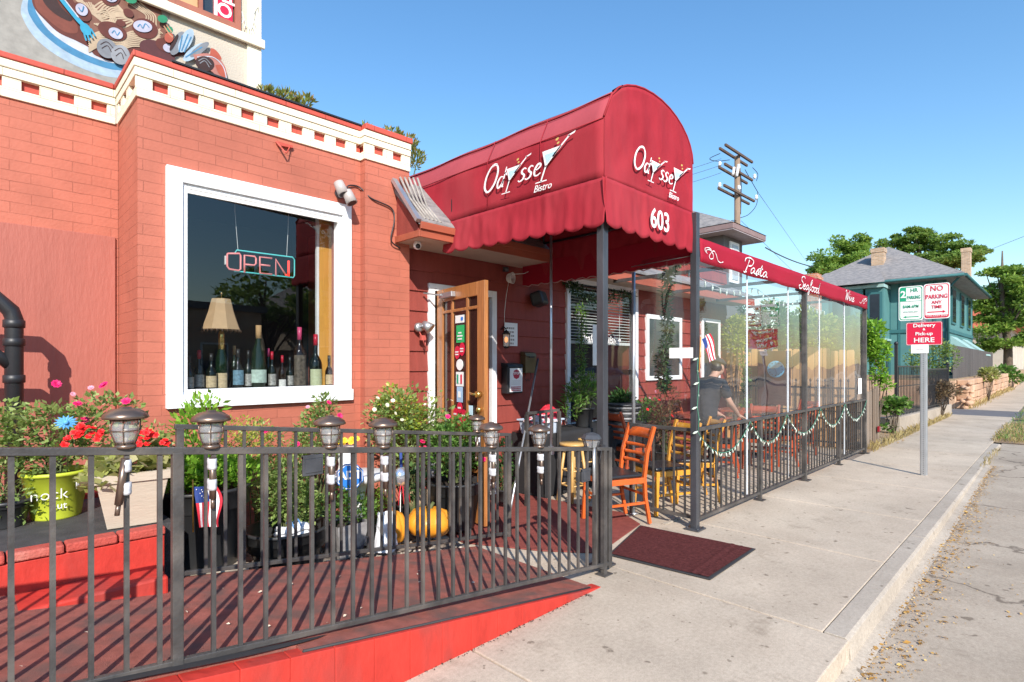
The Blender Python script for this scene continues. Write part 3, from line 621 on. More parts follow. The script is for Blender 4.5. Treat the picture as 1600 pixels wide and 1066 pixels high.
for a, e in ((.1252, cx[0]-.0192), (cx[0]+.0192, cx[1]-.0192), (cx[1]+.0192, DW-.1252)): db(a, H-.25, e, H-.22, .004, T-.004); db(a, .46, e, .49, .004, T-.004)
dl = b.build('door', M_wood_door, bd, bevel=.005)
b = MB(); b.box(.12, .018, .2, DW-.12, .026, H-.12, DM); b.build('door_glass', mat('dark_door_glass', (.035, .015, .012), .08, spec=.8, var=.1), dl)
def dpt(x, y, z): return DM @ Vector((x, y, z))
# handle, lock, closer on the leaf (outer face towards the street side)
sgn = -1 if (DM @ Vector((0, -1, 0))-hinge).x < 0 else 1
OF = -.0 if sgn < 0 else T
def o_(k): return OF+(-k if sgn < 0 else k)
b = MB(); b.tube([dpt(DW-.06, o_(0), 1.20), dpt(DW-.06, o_(.05), 1.20)], .028, 12); b.tube([dpt(DW-.06, o_(.05), 1.20), dpt(DW-.12, o_(.055), 1.20), dpt(DW-.17, o_(.05), 1.21)], .011, 8)
b.ball(tuple(dpt(DW-.06, o_(.02), 1.06)), .028, .028, .028); b.build('handle', M_brass, dl)
b = MB(); b.box(.14, o_(.0) if sgn > 0 else o_(.05), H-.10, .40, o_(.05) if sgn > 0 else o_(0), H-.05, DM); b.bar(dpt(.2, o_(.05), H-.07), dpt(.02, o_(.16), H-.04), .02, .015); b.build('door_closer', M_silver, dl, bevel=.004)
MU = (DM.to_3x3() @ Vector((1, 0, 0))); MV = Vector((0, 0, 1)); 
if MU.cross(MV).x > 0: MU = -MU
MU0 = MU
def sticker(x, z, wd, hh, m, shape='r', rows=None):
    b = MB(); O = dpt(x, o_(-.012), z); U = MU0; 
    if shape == 'o': pts = [O+U*(wd/2*math.cos(t*math.pi/10))+MV*(hh/2*math.sin(t*math.pi/10)) for t in range(20)]
    else: pts = [O+U*a*wd/2+MV*c*hh/2 for a, c in ((-1, -1), (1, -1), (1, 1), (-1, 1))]
    N_ = U.cross(MV)*.003; b.prism(pts, N_)
    s = b.build('sticker', m, dl)
    return s, O+U.cross(MV)*.006
mid = (cx[0]+cx[1])/2; W3 = M_letter
st, O = sticker(mid, 2.05-.135, .17, .075, M_paper); MB().lathe([(.02, 0), (.02, .002)], tuple(O+MU0*.05), 12, ax='x').build('round_mark', M_blue, st)
st, O = sticker(mid+.01, 1.77, .15, .17, mat('sticker_green', (.02, .42, .12), .5))
for k, wl in enumerate((.06, .10, .08)): MB().prism([O+MU0*a*wl/2+MV*(c*.007+.01-.03*k) for a, c in ((-1, -1), (1, -1), (1, 1), (-1, 1))], MU0.cross(MV)*.001).build('text_line', W3, st)
for (x, z, a, h_) in ((mid+.045, 1.62, .10, .13), (mid-.05, 1.59, .10, .13), (mid+.0, 1.47, .13, .11)):
    st, O = sticker(x, z, a, h_, M_signred if z > 1.5 else M_paper, 'o')
    if z > 1.5:
        for k in (-.02, 0.005): MB().prism([O+MU0*q*.03+MV*(c*.006+k) for q, c in ((-1, -1), (1, -1), (1, 1), (-1, 1))], MU0.cross(MV)*.001).build('text_line', W3, st)
st, O = sticker(mid, 1.33, .14, .14, M_paper)
for k, mm in enumerate((M_signgreen, M_paper, M_signred)): MB().prism([O+MU0*(.035*(k-1)+q*.016)+MV*(c*.045) for q, c in ((-1, -1), (1, -1), (1, 1), (-1, 1))], MU0.cross(MV)*.001).build('stripe', mm, st)
st, O = sticker(mid, 1.18, .11, .15, mat('sticker_blue', (.35, .52, .72), .5)); MB().prism([O+MU0*q*.025+MV*(c*.03) for q, c in ((-1, -1), (1, -1), (1, 1), (-1, 1))], MU0.cross(MV)*.001).build('square_mark', M_paper, st)
for (x, z, a, h_, s_) in ((mid, 1.05, .10, .11, 'o'), (mid+.08, .98, .09, .12, 'o'), (mid-.085, .985, .09, .12, 'o'), (mid, .915, .10, .11, 'o'), (mid+.01, .80, .17, .09, 'r'), (mid, .70, .07, .07, 'r')):
    st, O = sticker(x, z, a, h_, M_signred, s_)
    MB().prism([O+MU0*q*a*.3+MV*(c*.008) for q, c in ((-1, -1), (1, -1), (1, 1), (-1, 1))], MU0.cross(MV)*.001).build('text_line', W3, st)
sticker(cx[1]+.06, 1.04, .07, .09, mat('pale_blue_sticker', (.55, .75, .85), .5))
# blinds window
b = MB(); fw = .07
b.box(wX0-fw, YS-.045, wZ0-fw, wX0, YS+.08, wZ1+fw); b.box(wX1, YS-.045, wZ0-fw, wX1+fw, YS+.08, wZ1+fw); b.box(wX0+.001, YS-.045, wZ1, wX1-.001, YS+.08, wZ1+fw); b.box(wX0+.001, YS-.045, wZ0-fw, wX1-.001, YS+.08, wZ0)
w2 = b.build('blinds_window', M_white, bd, bevel=.004)
MB().poly([(wX0, YS+.02, wZ0), (wX1, YS+.02, wZ0), (wX1, YS+.02, wZ1), (wX0, YS+.02, wZ1)]).build('window_pane', M_glass, w2)
b = MB(); z = wZ1-.03
while z > 1.83: b.box(wX0+.02, YS+.055, z-.004, wX1-.02, YS+.095, z+.004); z -= .042
b.box(wX0+.02, YS+.05, 1.79, wX1-.02, YS+.10, 1.83)
for x in (wX0+.3, (wX0+wX1)/2, wX1-.3): b.box(x-.004, YS+.05, 1.83, x+.004, YS+.054, wZ1)
b.build('venetian_blind', M_whited, w2)
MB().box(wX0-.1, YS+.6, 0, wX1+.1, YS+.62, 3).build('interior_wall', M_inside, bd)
# thin script across the panes
text('lettering', 'Italian Cuisine', .17, M_letter, w2, ((wX0+wX1)/2+.0, YS+.018, 1.86), (1, 0, 0), (0, 0, 1), shear=.35, wid=.95)
# second patio window further along
for q0, q1, qa, qb in ((7.62, 8.75, 1.25, 2.30), (9.5, 10.25, 1.0, 2.35)):
    b = MB(); b.box(q0, YS-.045, qa, q0+.07, YS+.01, qb); b.box(q1-.07, YS-.045, qa, q1, YS+.01, qb); b.box(q0+.071, YS-.045, qb-.07, q1-.071, YS+.01, qb); b.box(q0+.071, YS-.045, qa, q1-.071, YS+.01, qa+.07)
    w3 = b.build('patio_window', M_white, bd, bevel=.004); MB().box(q0+.07, YS-.03, qa+.07, q1-.07, YS-.025, qb-.07).build('window_pane', M_farglass, w3)
# upper storey
YU = 6.5
b = MB(); b.box(-4, YU, 3.3, 1.50, YU+.2, 7.2); b.box(2.20, YU, 3.3, 2.39, YU+.2, 7.2); b.box(1.50, YU, 3.3, 2.20, YU+.2, 5.22); b.box(1.50, YU, 6.7, 2.20, YU+.2, 7.2); b.box(2.19, YU+.2, 3.3, 2.39, 11, 7.2)
M_up = mat('pale_stucco', (.52, .46, .38), .85, var=.10, vs=2, bump=.5, bs=60, col2=(.44, .40, .34), c2=(.4, .7))
b.build('upper_wall', M_up, bd)
b = MB(); b.box(2.27, YU-.03, 3.3, 2.42, YU-.001, 7.2); b.build('corner_board', mat('cream_paint', (.78, .72, .56), .6, var=.04), bd)
b = MB(); b.box(-4, YU-.07, 5.10, 2.45, YU-.031, 5.20); b.build('belt_course', MATS['cream_paint'], bd, bevel=.01)
b = MB(); b.box(1.50, YU-.03, 5.22, 1.56, YU+.05, 6.7); b.box(2.14, YU-.03, 5.22, 2.20, YU+.05, 6.7); b.box(1.561, YU-.03, 5.22, 2.139, YU+.05, 5.28); b.box(1.78, YU-.02, 5.281, 1.82, YU+.05, 6.7)
w4 = b.build('upper_window', mat('brown_window_frame', (.32, .11, .07), .6, var=.15), bd)
MB().box(1.56, YU+.02, 5.28, 2.14, YU+.03, 6.7).build('window_pane', M_farglass, w4)
MB().box(1.57, YU+.005, 5.285, 1.775, YU+.018, 5.9).build('brown_blind', mat('parchment', (.55, .32, .16), .8), w4)
rs = MB().box(1.93, YU-.008, 5.29, 2.12, YU+.01, 5.95).build('red_card', M_signred, w4)
MB().box(1.93, YU-.0095, 5.29, 1.965, YU-.0082, 5.95).build('card_stripe', M_paper, rs)
text('lettering', 'Op', .20, M_letter, rs, (2.045, YU-.011, 5.43), (0, 0, 1), (-1, 0, 0), bold=.004)
MB().box(2.2, YU-.3, 7.2, 2.8, 11, 7.4).build('roof_edge', M_grey, bd)
# string lights at the upper corner
b = MB(); rng = random.Random(4)
pts = [(2.20+.02*i, YU-.06-.01*rng.random(), 5.45-.0*i-.16*math.sin(i*.5)+rng.uniform(-.04, .04)) for i in range(9)]
b.tube(pts, .004, 4); 
for p in pts: b.tube([p, (p[0]+rng.uniform(-.03, .03), p[1], p[2]-.06)], .004, 4)
b.build('icicle_lights', M_whited, bd)

# ------------------------------------------------------------------ mural of a pasta plate, painted flat on the upper wall
mu = thing('wall_mural', 'painted mural of a blue rimmed plate of pasta with mussels and a fork', 'mural', (0, YU, 0))
U, V = Vector((1, 0, 0)), Vector((0, 0, 1))
lay = [0]
def mcol(name, c): return mat('paint_'+name, [v*.62 for v in c], .75, var=.16, vs=14)
def mpoly(name, pts, m, sm=True):
    lay[0] += 1; y = YU-.004-.0009*lay[0]
    P = [PY(x, yy, YU) for x, yy in pts]; P = [Vector((p.x, p.z)) for p in P]
    if sm: P = catmull(P+[P[0]], 5)[:-1]
    b = MB(); cc = sum(P, Vector((0, 0)))/len(P); i = 0
    b.v = [(p.x, y-YU, p.y) for p in P]; b.face(range(len(P)))
    return b.build(name, m, mu)
def mell(name, x, yy, rx, ry, m, rot=0, W=None):
    """ellipse given in pixels round a centre"""
    return mpoly(name, [(x+rx*math.cos(t)*math.cos(rot)-ry*math.sin(t)*math.sin(rot), yy+rx*math.cos(t)*math.sin(rot)+ry*math.sin(t)*math.cos(rot)) for t in [k*math.pi/8 for k in range(16)]], m)
def mline(name, lines, wd, m):
    lay[0] += 1; y = -.004-.0009*lay[0]; b = MB()
    for ln in lines:
        P = [PY(x, yy, YU) for x, yy in ln]; P = catmull([Vector((p.x, p.z)) for p in P], 6) if len(P) > 2 else [Vector((p.x, p.z)) for p in P]
        b.ribbon(P, wd, U, V, Vector((0, y, 0))); lay[0] += .12; y = -.004-.0009*lay[0]
    return b.build(name, m, mu)
C_rim, C_blue, C_white = mcol('pale_blue', (.50, .66, .82)), mcol('blue', (.07, .30, .55)), mcol('plate_white', (.72, .76, .86))
C_br, C_dk, C_pasta, C_lil, C_gr, C_cyan, C_green, C_red, C_tan = mcol('brown', (.16, .035, .025)), mcol('dark_brown', (.05, .018, .018)), mcol('pasta', (.68, .52, .36)), mcol('lilac', (.62, .62, .78)), mcol('grey', (.28, .30, .34)), mcol('cyan', (.04, .42, .66)), mcol('leaf_green', (.02, .30, .15)), mcol('coral', (.58, .12, .07)), mcol('noodle_shadow', (.28, .12, .08))
mpoly('grey_ground', [(-60, -40), (-60, 100), (40, 110), (150, 128), (215, 132), (250, 60), (260, -40)], mcol('ground_grey', (.46, .44, .40)))
mpoly('plate', [(45, -25), (33, 10), (36, 30), (55, 60), (90, 88), (140, 112), (185, 122), (215, 112), (235, 80), (235, -30)], C_rim)
mpoly('rim_band', [(50, -25), (43, 8), (48, 28), (68, 54), (105, 82), (150, 102), (185, 110), (205, 100), (215, -30)], C_blue)
mpoly('plate_well', [(58, -25), (54, 8), (60, 26), (80, 52), (115, 76), (155, 94), (185, 100), (205, 95), (215, -30)], C_white)
mpoly('sauce', [(48, -20), (52, 10), (70, 32), (92, 52), (118, 64), (140, 76), (150, 88), (190, 100), (215, 90), (255, 90), (290, 84), (262, 60), (240, 10), (225, -30)], C_br)
mpoly('sausage', [(52, -18), (56, 12), (75, 32), (100, 50), (120, 52), (118, 36), (95, 22), (80, 0), (70, -20)], mcol('sausage', (.27, .07, .045)))
mpoly('sausage_shade', [(62, -18), (68, 4), (85, 22), (108, 34), (112, 28), (95, 12), (82, -10)], C_dk)
mpoly('noodle_bed', [(100, -20), (118, 8), (140, 34), (135, 48), (150, 60), (168, 62), (205, 72), (240, 66), (262, 52), (252, 20), (236, -20)], C_tan)
rng = random.Random(2); nl = []
for k in range(15):
    off = k*6.2
    nl.append([(104+off*.55, -16+off*.35+3*math.sin(k)), (122+off*.5, 4+off*.42), (140+off*.6, 14+off*.30+6*math.sin(k*.5)), (158+off*.6, 4+off*.38), (176+off*.5, 2+off*.52), (188+off*.45, 16+off*.5)])
for k in range(9): nl.append([(138, 58+k*3.0), (160, 50+k*2.7), (185, 58+k*2.6), (208, 50+k*2.9), (234, 58+k*2.2), (250, 46+k*3.4)])
mline('noodles', nl, .0125, C_pasta)
nl = []
for k in range(5): nl.append([(205+k*5, -18), (196+k*5, 0), (212+k*4, 14), (228+k*3.5, 26), (224+k*5, 44), (240+k*3.4, 54)])
for k in range(4): nl.append([(150+k*5, 22), (164, 16+k*4), (172+k*3, 30), (160+k*4, 42), (146+k*3, 38)])
mline('noodles', nl, .012, C_pasta)
for (x, y, rx, ry, ro) in ((128, 20, 18, 11, .8), (172, -4, 16, 14, .6), (226, 46, 21, 15, .4), (175, 50, 24, 13, .4), (245, 82, 30, 15, .45), (200, 22, 9, 6, .6), (188, 38, 8, 5, .3), (255, 72, 14, 9, .6)): mell('mushroom', x, y, rx, ry, C_br if rx < 25 else mcol('aubergine', (.12, .03, .035)), ro)
for (x, y, rx, ry, ro) in ((127, 17, 11, 8, .8), (173, -4, 11, 9, .5), (222, 43, 15, 9, .2), (180, 54, 12, 8, .5), (261, 77, 8, 6, .6)): mell('mushroom_cap', x, y, rx, ry, C_lil, ro)
mline('cap_lines', [[(214, 44), (218, 40), (222, 46), (226, 39), (232, 45)], [(174, 54), (178, 50), (182, 57), (186, 52)], [(122, 14), (127, 20), (130, 12)], [(168, -8), (172, 2), (177, -5)]], .008, C_blue)
mline('fork', [[(84, -14), (104, 12), (122, 34), (132, 44)]], .042, C_cyan)
mell('fork', 133, 48, 11, 7, C_cyan, .9)
mline('fork', [[(129, 50), (134, 66)], [(133, 50), (139, 66)], [(137, 49), (144, 62)], [(141, 47), (148, 59)]], .014, C_cyan)
mline('fork_shine', [[(84, -18), (104, 7), (122, 30)]], .010, C_white)
mell('clam', 166, 78, 17, 14, C_gr, .7); mell('clam', 187, 88, 16, 14, mcol('grey_light', (.40, .42, .46)), .9)
mline('clam_rings', [[(156, 72), (166, 68), (176, 78)], [(158, 78), (167, 74), (173, 84)], [(178, 82), (188, 78), (196, 90)], [(180, 90), (188, 85), (192, 95)]], .007, C_dk)
for (x, y, rx, ry, ro, mm) in ((276, 70, 20, 9, -1.1, C_gr), (289, 66, 20, 9, -1.1, C_rim), (302, 84, 21, 8, -.65, C_rim), (310, 80, 18, 6, -.65, C_gr)): mell('mussel', x, y, rx, ry, mm, ro)
mline('mussel_lines', [[(282, 82), (292, 56)], [(286, 84), (297, 60)], [(288, 92), (314, 76)], [(278, 84), (283, 58)]], .010, C_blue)
mell('mussel', 270, 69, 14, 3, C_dk, -1.1)
mpoly('shrimp', [(300, 88), (322, 86), (338, 92), (350, 108), (352, 130), (340, 124), (326, 112), (305, 98)], mcol('pink', (.60, .24, .20)))
mpoly('shrimp_tail', [(326, 90), (328, 78), (338, 84), (344, 96)], C_red); mpoly('shrimp_tail', [(334, 104), (348, 106), (352, 124), (340, 118)], C_red)
mline('shrimp_outline', [[(306, 92), (330, 92), (346, 106), (352, 126)]], .010, C_white)
mell('dark_shell', 318, 102, 15, 11, C_dk, .3); mline('shell_rings', [[(308, 98), (318, 94), (328, 104)], [(310, 102), (318, 98), (325, 108)]], .008, C_gr)
for (x, y, rx, ry, ro) in ((203, 4, 9, 5, .2), (252, 33, 8, 6, .3), (263, 50, 6, 5, 1)): mell('basil_leaf', x, y, rx, ry, C_green, ro)
mell('tomato', 262, 62, 7, 8, C_red, 0)
mline('tomato_streaks', [[(254, 44), (262, 56), (268, 62)], [(258, 42), (266, 54)]], .012, mcol('apricot', (.70, .36, .20)))

# ------------------------------------------------------------------ entrance awning
aw = thing('entrance_awning', 'crimson canvas barrel awning with scalloped edge over the restaurant door', 'awning', (0, 0, 0))
AX0, AX1, AYF = 3.36, 4.73, 2.40; ZS, ZC, ZT = 2.885, 3.33, 3.735
CXM = (AX0+AX1)/2
prof = [(AX0, ZS), (AX0, ZC)]+[(CXM-math.cos(t)*(AX1-AX0)/2, ZC+math.sin(t)*(ZT-ZC)) for t in [math.pi*k/16 for k in range(1, 16)]]+[(AX1, ZC), (AX1, ZS)]
prof[2:4] = [(AX0+.10, ZC+.195), (AX0+.24, ZC+.31)]
def yback(z): return 4.27+(z-ZS)*1.6 if z < 3.4 else 5.10+(z-3.4)*.6
cv = MB(); cv.smooth = False; NY = 26; rng = random.Random(1)
pp = []
for i in range(len(prof)-1):
    a, e = prof[i], prof[i+1]; n = 6 if i in (0, len(prof)-2) else 1
    for k in range(n): pp.append((a[0]+(e[0]-a[0])*k/n, a[1]+(e[1]-a[1])*k/n))
pp.append(prof[-1]); bi = len(cv.v)
for j in range(NY+1):
    for (x, z) in pp:
        y = AYF+(yback(z)-AYF)*j/NY; sag = .016*math.sin(math.pi*((j/NY*3) % 1))**2
        dx = (CXM-x); l = math.hypot(dx, z-3.2) or 1
        w_ = .006*noise.noise(Vector((x*3, y*2.2, z*4)))
        cv.v.append((x+dx/l*(sag*.6+w_), y, z-(sag*.5 if z > ZC else 0)))
cv.smooth = True
for j in range(NY):
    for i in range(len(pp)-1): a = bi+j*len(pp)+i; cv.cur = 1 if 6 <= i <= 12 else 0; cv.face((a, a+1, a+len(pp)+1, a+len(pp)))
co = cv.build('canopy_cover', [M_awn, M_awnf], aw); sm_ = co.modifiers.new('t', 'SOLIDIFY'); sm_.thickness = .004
# crease bars as thin piping
b = MB(); b.tube([(AX0-.002, AYF, ZC), (AX0-.002, yback(ZC), ZC)], .004, 6)
for x, z in ((AX0+.10, ZC+.195),): b.tube([(x-.004, AYF, z+.004), (x-.004, yback(z)-.1, z+.004)], .003, 6)
b.tube([(x-(.006 if x < CXM else -.006), AYF-.006, z+.006) for x, z in prof[1:-1]], .009, 6)
for y_ in (3.02, 3.66):
    b.tube([(AX0-.012, y_, ZS), (AX0-.010, y_, ZC), (AX0+.088, y_, ZC+.21)], .0032, 5)
b.build('seam_piping', M_awn, aw)
# front face with light folds
def ffold(x, z): return -.010*noise.noise(Vector((x*5, 0, z*3.1)))-.008*noise.noise(Vector((x*14+z*6, 3, z*7)))
b = MB(); b.smooth = True
def topz(x):
    if x <= AX0: return ZC
    for (x0, z0), (x1, z1) in zip(prof[1:-1], prof[2:-1]):
        if x0 <= x <= x1: return z0+(z1-z0)*(x-x0)/max(1e-6, x1-x0)
    return ZC
def ff(u, v):
    x = AX0+(AX1-AX0)*(.5-.5*math.cos(math.pi*u)); zt = topz(x); z = ZS+(zt-ZS)*v; e = min(1, 6*min(u, 1-u))*min(1, 5*(1-v))*min(1, 4*v)
    return (x, AYF-.008+ffold(x, z)*1.6*e, z)
b.grid(ff, 40, 24); fo = b.build('front_panel', M_awn, aw); sm_ = fo.modifiers.new('t', 'SOLIDIFY'); sm_.thickness = .004
# scalloped valance: left side, front, right side
def val(name, O, D, L_, n, nrm, zb=2.545, zend=None):
    b = MB(); b.smooth = True; O = Vector(O); D = Vector(D); nrm = Vector(nrm)
    def f(u, v):
        s = u*L_; sc = abs(math.sin(math.pi*u*n)); bot = zb+(0 if not zend else (zend-zb)*u)-.034*sc**.6
        z = ZS-(ZS-bot)*v; fd = .004*v*math.sin(u*n*math.pi*2+1.3)+.022*noise.noise(Vector((s*4+O.x*3, v*1.2, O.y)))*min(1, v*2+.15)+.007*noise.noise(Vector((s*16, v*2.5, 7)))
        p = O+D*s+nrm*(fd+.012+.02*v); p.z = z; return p
    b.grid(f, n*14, 12); o = b.build(name, M_awn, aw); m = o.modifiers.new('t', 'SOLIDIFY'); m.thickness = .004; return o
val('valance', (AX0, AYF-.036, 0), (0, 1, 0), 1.906, 10, (-1, 0, 0), 2.545, 2.61)
val('valance', (AX0-.036, AYF, 0), (1, 0, 0), AX1-AX0+.06, 7, (0, -1, 0), 2.545)
val('valance', (AX1, AYF-.01, 0), (0, 1, 0), 1.88, 8, (1, 0, 0), 2.56)
# rear apron following the roof slope
b = MB(); b.prism([(AX0+.002, 4.27, ZS), (AX0+.002, 5.12, 3.37), (AX0+.002, 5.12, 3.33), (AX0+.002, 4.29, 2.84)], (.004, 0, 0)); b.build('slanted_hem', M_awn, aw)
# steel frame and the two visible posts
b = MB()
for y in (AYF+.03, 3.3, 4.2):
    b.tube([(x+(.02 if x < CXM else -.02), y, z-.02) for x, z in prof], .013, 6)
for x, z in ((AX0+.02, ZS), (AX1-.02, ZS), (CXM, ZT-.03), (AX0+.02, ZC)): b.tube([(x, AYF+.02, z), (x, 4.25, z)], .013, 6)
b.tube([(AX0+.02, AYF+.03, ZS-.02), (AX1-.02, AYF+.03, ZS-.02)], .014, 6)
b.build('frame', M_iron, aw)
for (px, py) in ((3.385, 2.43), (AX1-.01, 2.365)):
    b = MB(); b.box(px-.031, py-.031, 0, px+.031, py+.031, 2.88); q = b.build('post', M_post, aw, bevel=.004)
    b = MB(); b.box(px-.075, py-.07, .004, px+.075, py+.07, .016); 
    for dx, dy in ((.055, .05), (-.055, .05), (.055, -.05), (-.055, -.05)): b.lathe([(.009, .016), (.009, .026), (.0, .028)], (px+dx, py+dy, 0), 6)
    b.build('base_plate', M_dark, q)
# the logo: thin brush script drawn as strokes, with two cocktail glasses for the Ys
def logo(O, U, V, s, parent):
    O, U, V = Vector(O), Vector(U), Vector(V); W = U.cross(V); KV = .64; V0 = V; V = V*KV
    def T(x, y): return (x+y*.24, y)               # slant
    b = MB(); out = O+W*.006
    def st(pts, w0=.055, w1=None):
        P = catmull([Vector(T(*p)) for p in pts], 7); n = len(P)
        wd = [(w0*(.55+.75*math.sin(math.pi*min(1, max(0, i/(n-1)*.9+.05)))))*s for i in range(n)]
        b.ribbon([p*s for p in P], wd, U, V, out)
    st([(.48, 1.42), (.30, 1.50), (.10, 1.30), (-.02, .85), (.02, .32), (.20, .02), (.38, .05), (.56, .40), (.60, .95), (.50, 1.32), (.34, 1.44), (.22, 1.38)], .085)
    st([(.98, .58), (.84, .62), (.74, .36), (.80, .06), (.92, .08), (1.02, .40), (1.04, 1.10)], .075); st([(1.03, .45), (1.03, .10), (1.10, .02)], .07)
    def ess(x): st([(x+.28, .58), (x+.17, .66), (x+.07, .55), (x+.12, .40), (x+.24, .28), (x+.22, .08), (x+.08, .0), (x-.02, .08)], .075)
    ess(1.88); ess(2.22)
    st([(2.64, .33), (2.78, .38), (2.86, .50), (2.80, .62), (2.70, .60), (2.62, .38), (2.66, .10), (2.80, .02), (2.94, .12)], .075)
    g = MB(); hh = []
    for (x, y, k) in ((1.36, -.42, 1.12), (3.10, -.42, 1.32)):
        # glass: bowl, stem, foot
        def q(a, c): return O+W*.0065+U*((x+a*k+(y+c*k)*.30)*s)+V*((y+c*k)*s)
        b.poly([q(-.30, 1.22), q(.0, .55), q(.36, 1.22)]); b.poly([q(-.025, .62), q(-.025, .02), q(.03, .02), q(.03, .62)]); b.poly([q(-.20, 0), q(.22, 0), q(.20, .045), q(-.18, .045)])
        b.poly([q(.10, .90), q(.50, 1.52), q(.56, 1.50), q(.18, .88)]); b.poly([q(.46, 1.52), q(.70, 1.60), q(.68, 1.52), q(.50, 1.46)])
        def q2(a, c): return q(a, c)+W*.001
        h = MB(); h.poly([q2(-.17, 1.06), q2(.02, .66), q2(.20, 1.06)]); hh.append(h)
        for (a, c, r) in ((.12, 1.52, .055), (.20, 1.36, .045)): g.poly([q2(a+r*math.cos(t*.785), c+r*math.sin(t*.785)) for t in range(8)])
    st([(1.16, .62), (1.06, .78), (1.02, .72)], .06)
    o = b.build('logo_lettering', M_letter, parent); g.build('olives', M_olive, o); [h.build('glass_tint', M_letterd, o) for h in hh]
    text('logo_lettering', 'Bistro', .34*s, M_letter, parent, O+W*.006+U*(3.05*s)+V*(-.72*s), U, V0, shear=.35, bold=.0)
a0 = PX(757, 308, AX0-.0); 
def sidept(x, y): return PX(x, y, AX0-.012)
pL = sidept(756, 303); pR = sidept(878, 262)
sL = (pL.y-pR.y)/3.9
logo(Vector((AX0-.016, pL.y, pL.z)), (0, -1, .0), (0, 0, 1), sL, aw)
pL = PY(986, 262, AYF-.02); pR = PY(1064, 292, AYF-.02); sF = (pR.x-pL.x)/3.85
logo(Vector((pL.x+.0, AYF-.034, pL.z-.0)), (1, 0, -.0), (0, 0, 1), sF, aw)
pc = PY(1027, 347, AYF-.03); text('house_number', '603', .225, M_letter, aw, (pc.x, AYF-.058, pc.z), (1, 0, 0), (0, 0, 1), bold=.003, wid=.92)
# crank rod hanging beside the stool
cr_ = thing('awning_rod', 'thin silver rod hanging from the awning frame above the wooden stool', 'rod', (0, 0, 0))
p = PY(861, 400, 3.55); b = MB(); b.tube([(p.x, 3.55, ZS), (p.x, 3.55, .68)], .013, 8); b.build('tube', M_silver, cr_); b = MB(); b.box(p.x-.022, 3.53, .62, p.x+.022, 3.57, .70); b.build('end_bracket', M_silver, cr_)
# ------------------------------------------------------------------ ramp railings
def railing(name, label, Y, x0, x1, zt0, zt1, zb0, zb1, posts, n, yw=.0, group=None, bars=None):
    t = thing(name, label, 'railing', (x0, Y, 0), 0, group)
    def zt(x): return zt0+(zt1-zt0)*(x-x0)/(x1-x0)
    def zb(x): return zb0+(zb1-zb0)*(x-x0)/(x1-x0)
    o = Vector((x0, Y, 0))
    b = MB(); b.bar((0, 0, zt0), (x1-x0, 0, zt1), .030, .026); b.build('top_rail', M_black, t, bevel=.003)
    b = MB(); b.bar((0, 0, zb0), (x1-x0, 0, zb1), .026, .024); b.build('bottom_rail', M_black, t, bevel=.003)
    for px, zf in posts:
        b = MB(); b.box(px-x0-.018, -.017, zf, px-x0+.018, .017, zt(px)-.006); b.box(px-x0-.05, -.045, zf, px-x0+.05, .045, zf+.008); b.build('post', M_black, t, bevel=.002)
    xs_ = bars or [x0+(i+.5)*(x1-x0)/n for i in range(n)]
    for x in xs_:
        if any(abs(x-p[0]) < .03 for p in posts): continue
        b = MB(); b.box(x-x0-.0078, -.0078, zb(x)+.0, x-x0+.0078, .0078, zt(x)-.01); b.build('baluster', M_black, t)
    return t
YR = 2.32
rail = railing('ramp_railing', 'black steel railing along the street side of the ramp, nearest the camera', YR, -.9, 3.30, 1.335, .893, .575, .065, [(.565, .27), (3.25, .0)], 42, bars=[.109+.1*i for i in range(-10, 5)]+[.590+.0985*i for i in range(27)])
# short return post and rail at the foot of the ramp
b = MB(); b.box(4.13, .055, .03, 4.165, .09, .86); b.box(4.20, -.01, .03, 4.24, .03, .90); b.bar((4.15, .0, .893), (4.27, .10, .893), .034, .03); b.bar((4.12, .0, .06), (4.30, .07, .05), .03, .03); b.build('end_post', M_black, rail, bevel=.002)
for (x, z0) in ((1.08, 1.02), (3.02, .70), (-.05, 1.06)):
    b = MB(); zt = 1.335-.1052*(x+.9); b.box(x+.9-.045, -.02, z0, x+.9+.045, -.005, z0+.085); b.box(x+.9-.036, -.024, z0+.012, x+.9+.036, -.0205, z0+.072); b.box(x+.9-.045, -.022, z0+.072, x+.9+.045, .0, z0+.088); b.build('lock_box', M_dark, rail, bevel=.002)
rail2 = railing('ramp_railing', 'black steel railing on the building side of the ramp, in front of the flower pots', 3.40, .815, 3.38, 1.165, .89, .365, .035, [(.84, .30), (3.36, .0)], 25)
# end frame where the back railing turns to the door
rail3 = thing('ledge_railing', 'short black guard rail around the plastic tub beside the door', 'railing', (0, 0, 0))
b = MB(); b.bar((4.22, 4.0, .985), (4.80, 4.05, .985), .03, .03); b.build('top_rail', M_black, rail3)
for i in range(6):
    x = 4.23+i*.112; b = MB(); b.box(x-.009, 4.0+.01*i-.009, .72, x+.009, 4.0+.01*i+.009, .975); b.build('baluster', M_black, rail3)
b = MB(); b.box(4.20, 3.98, 0, 4.235, 4.015, .97); b.box(4.785, 4.03, 0, 4.82, 4.065, .97); b.build('post', M_black, rail3)

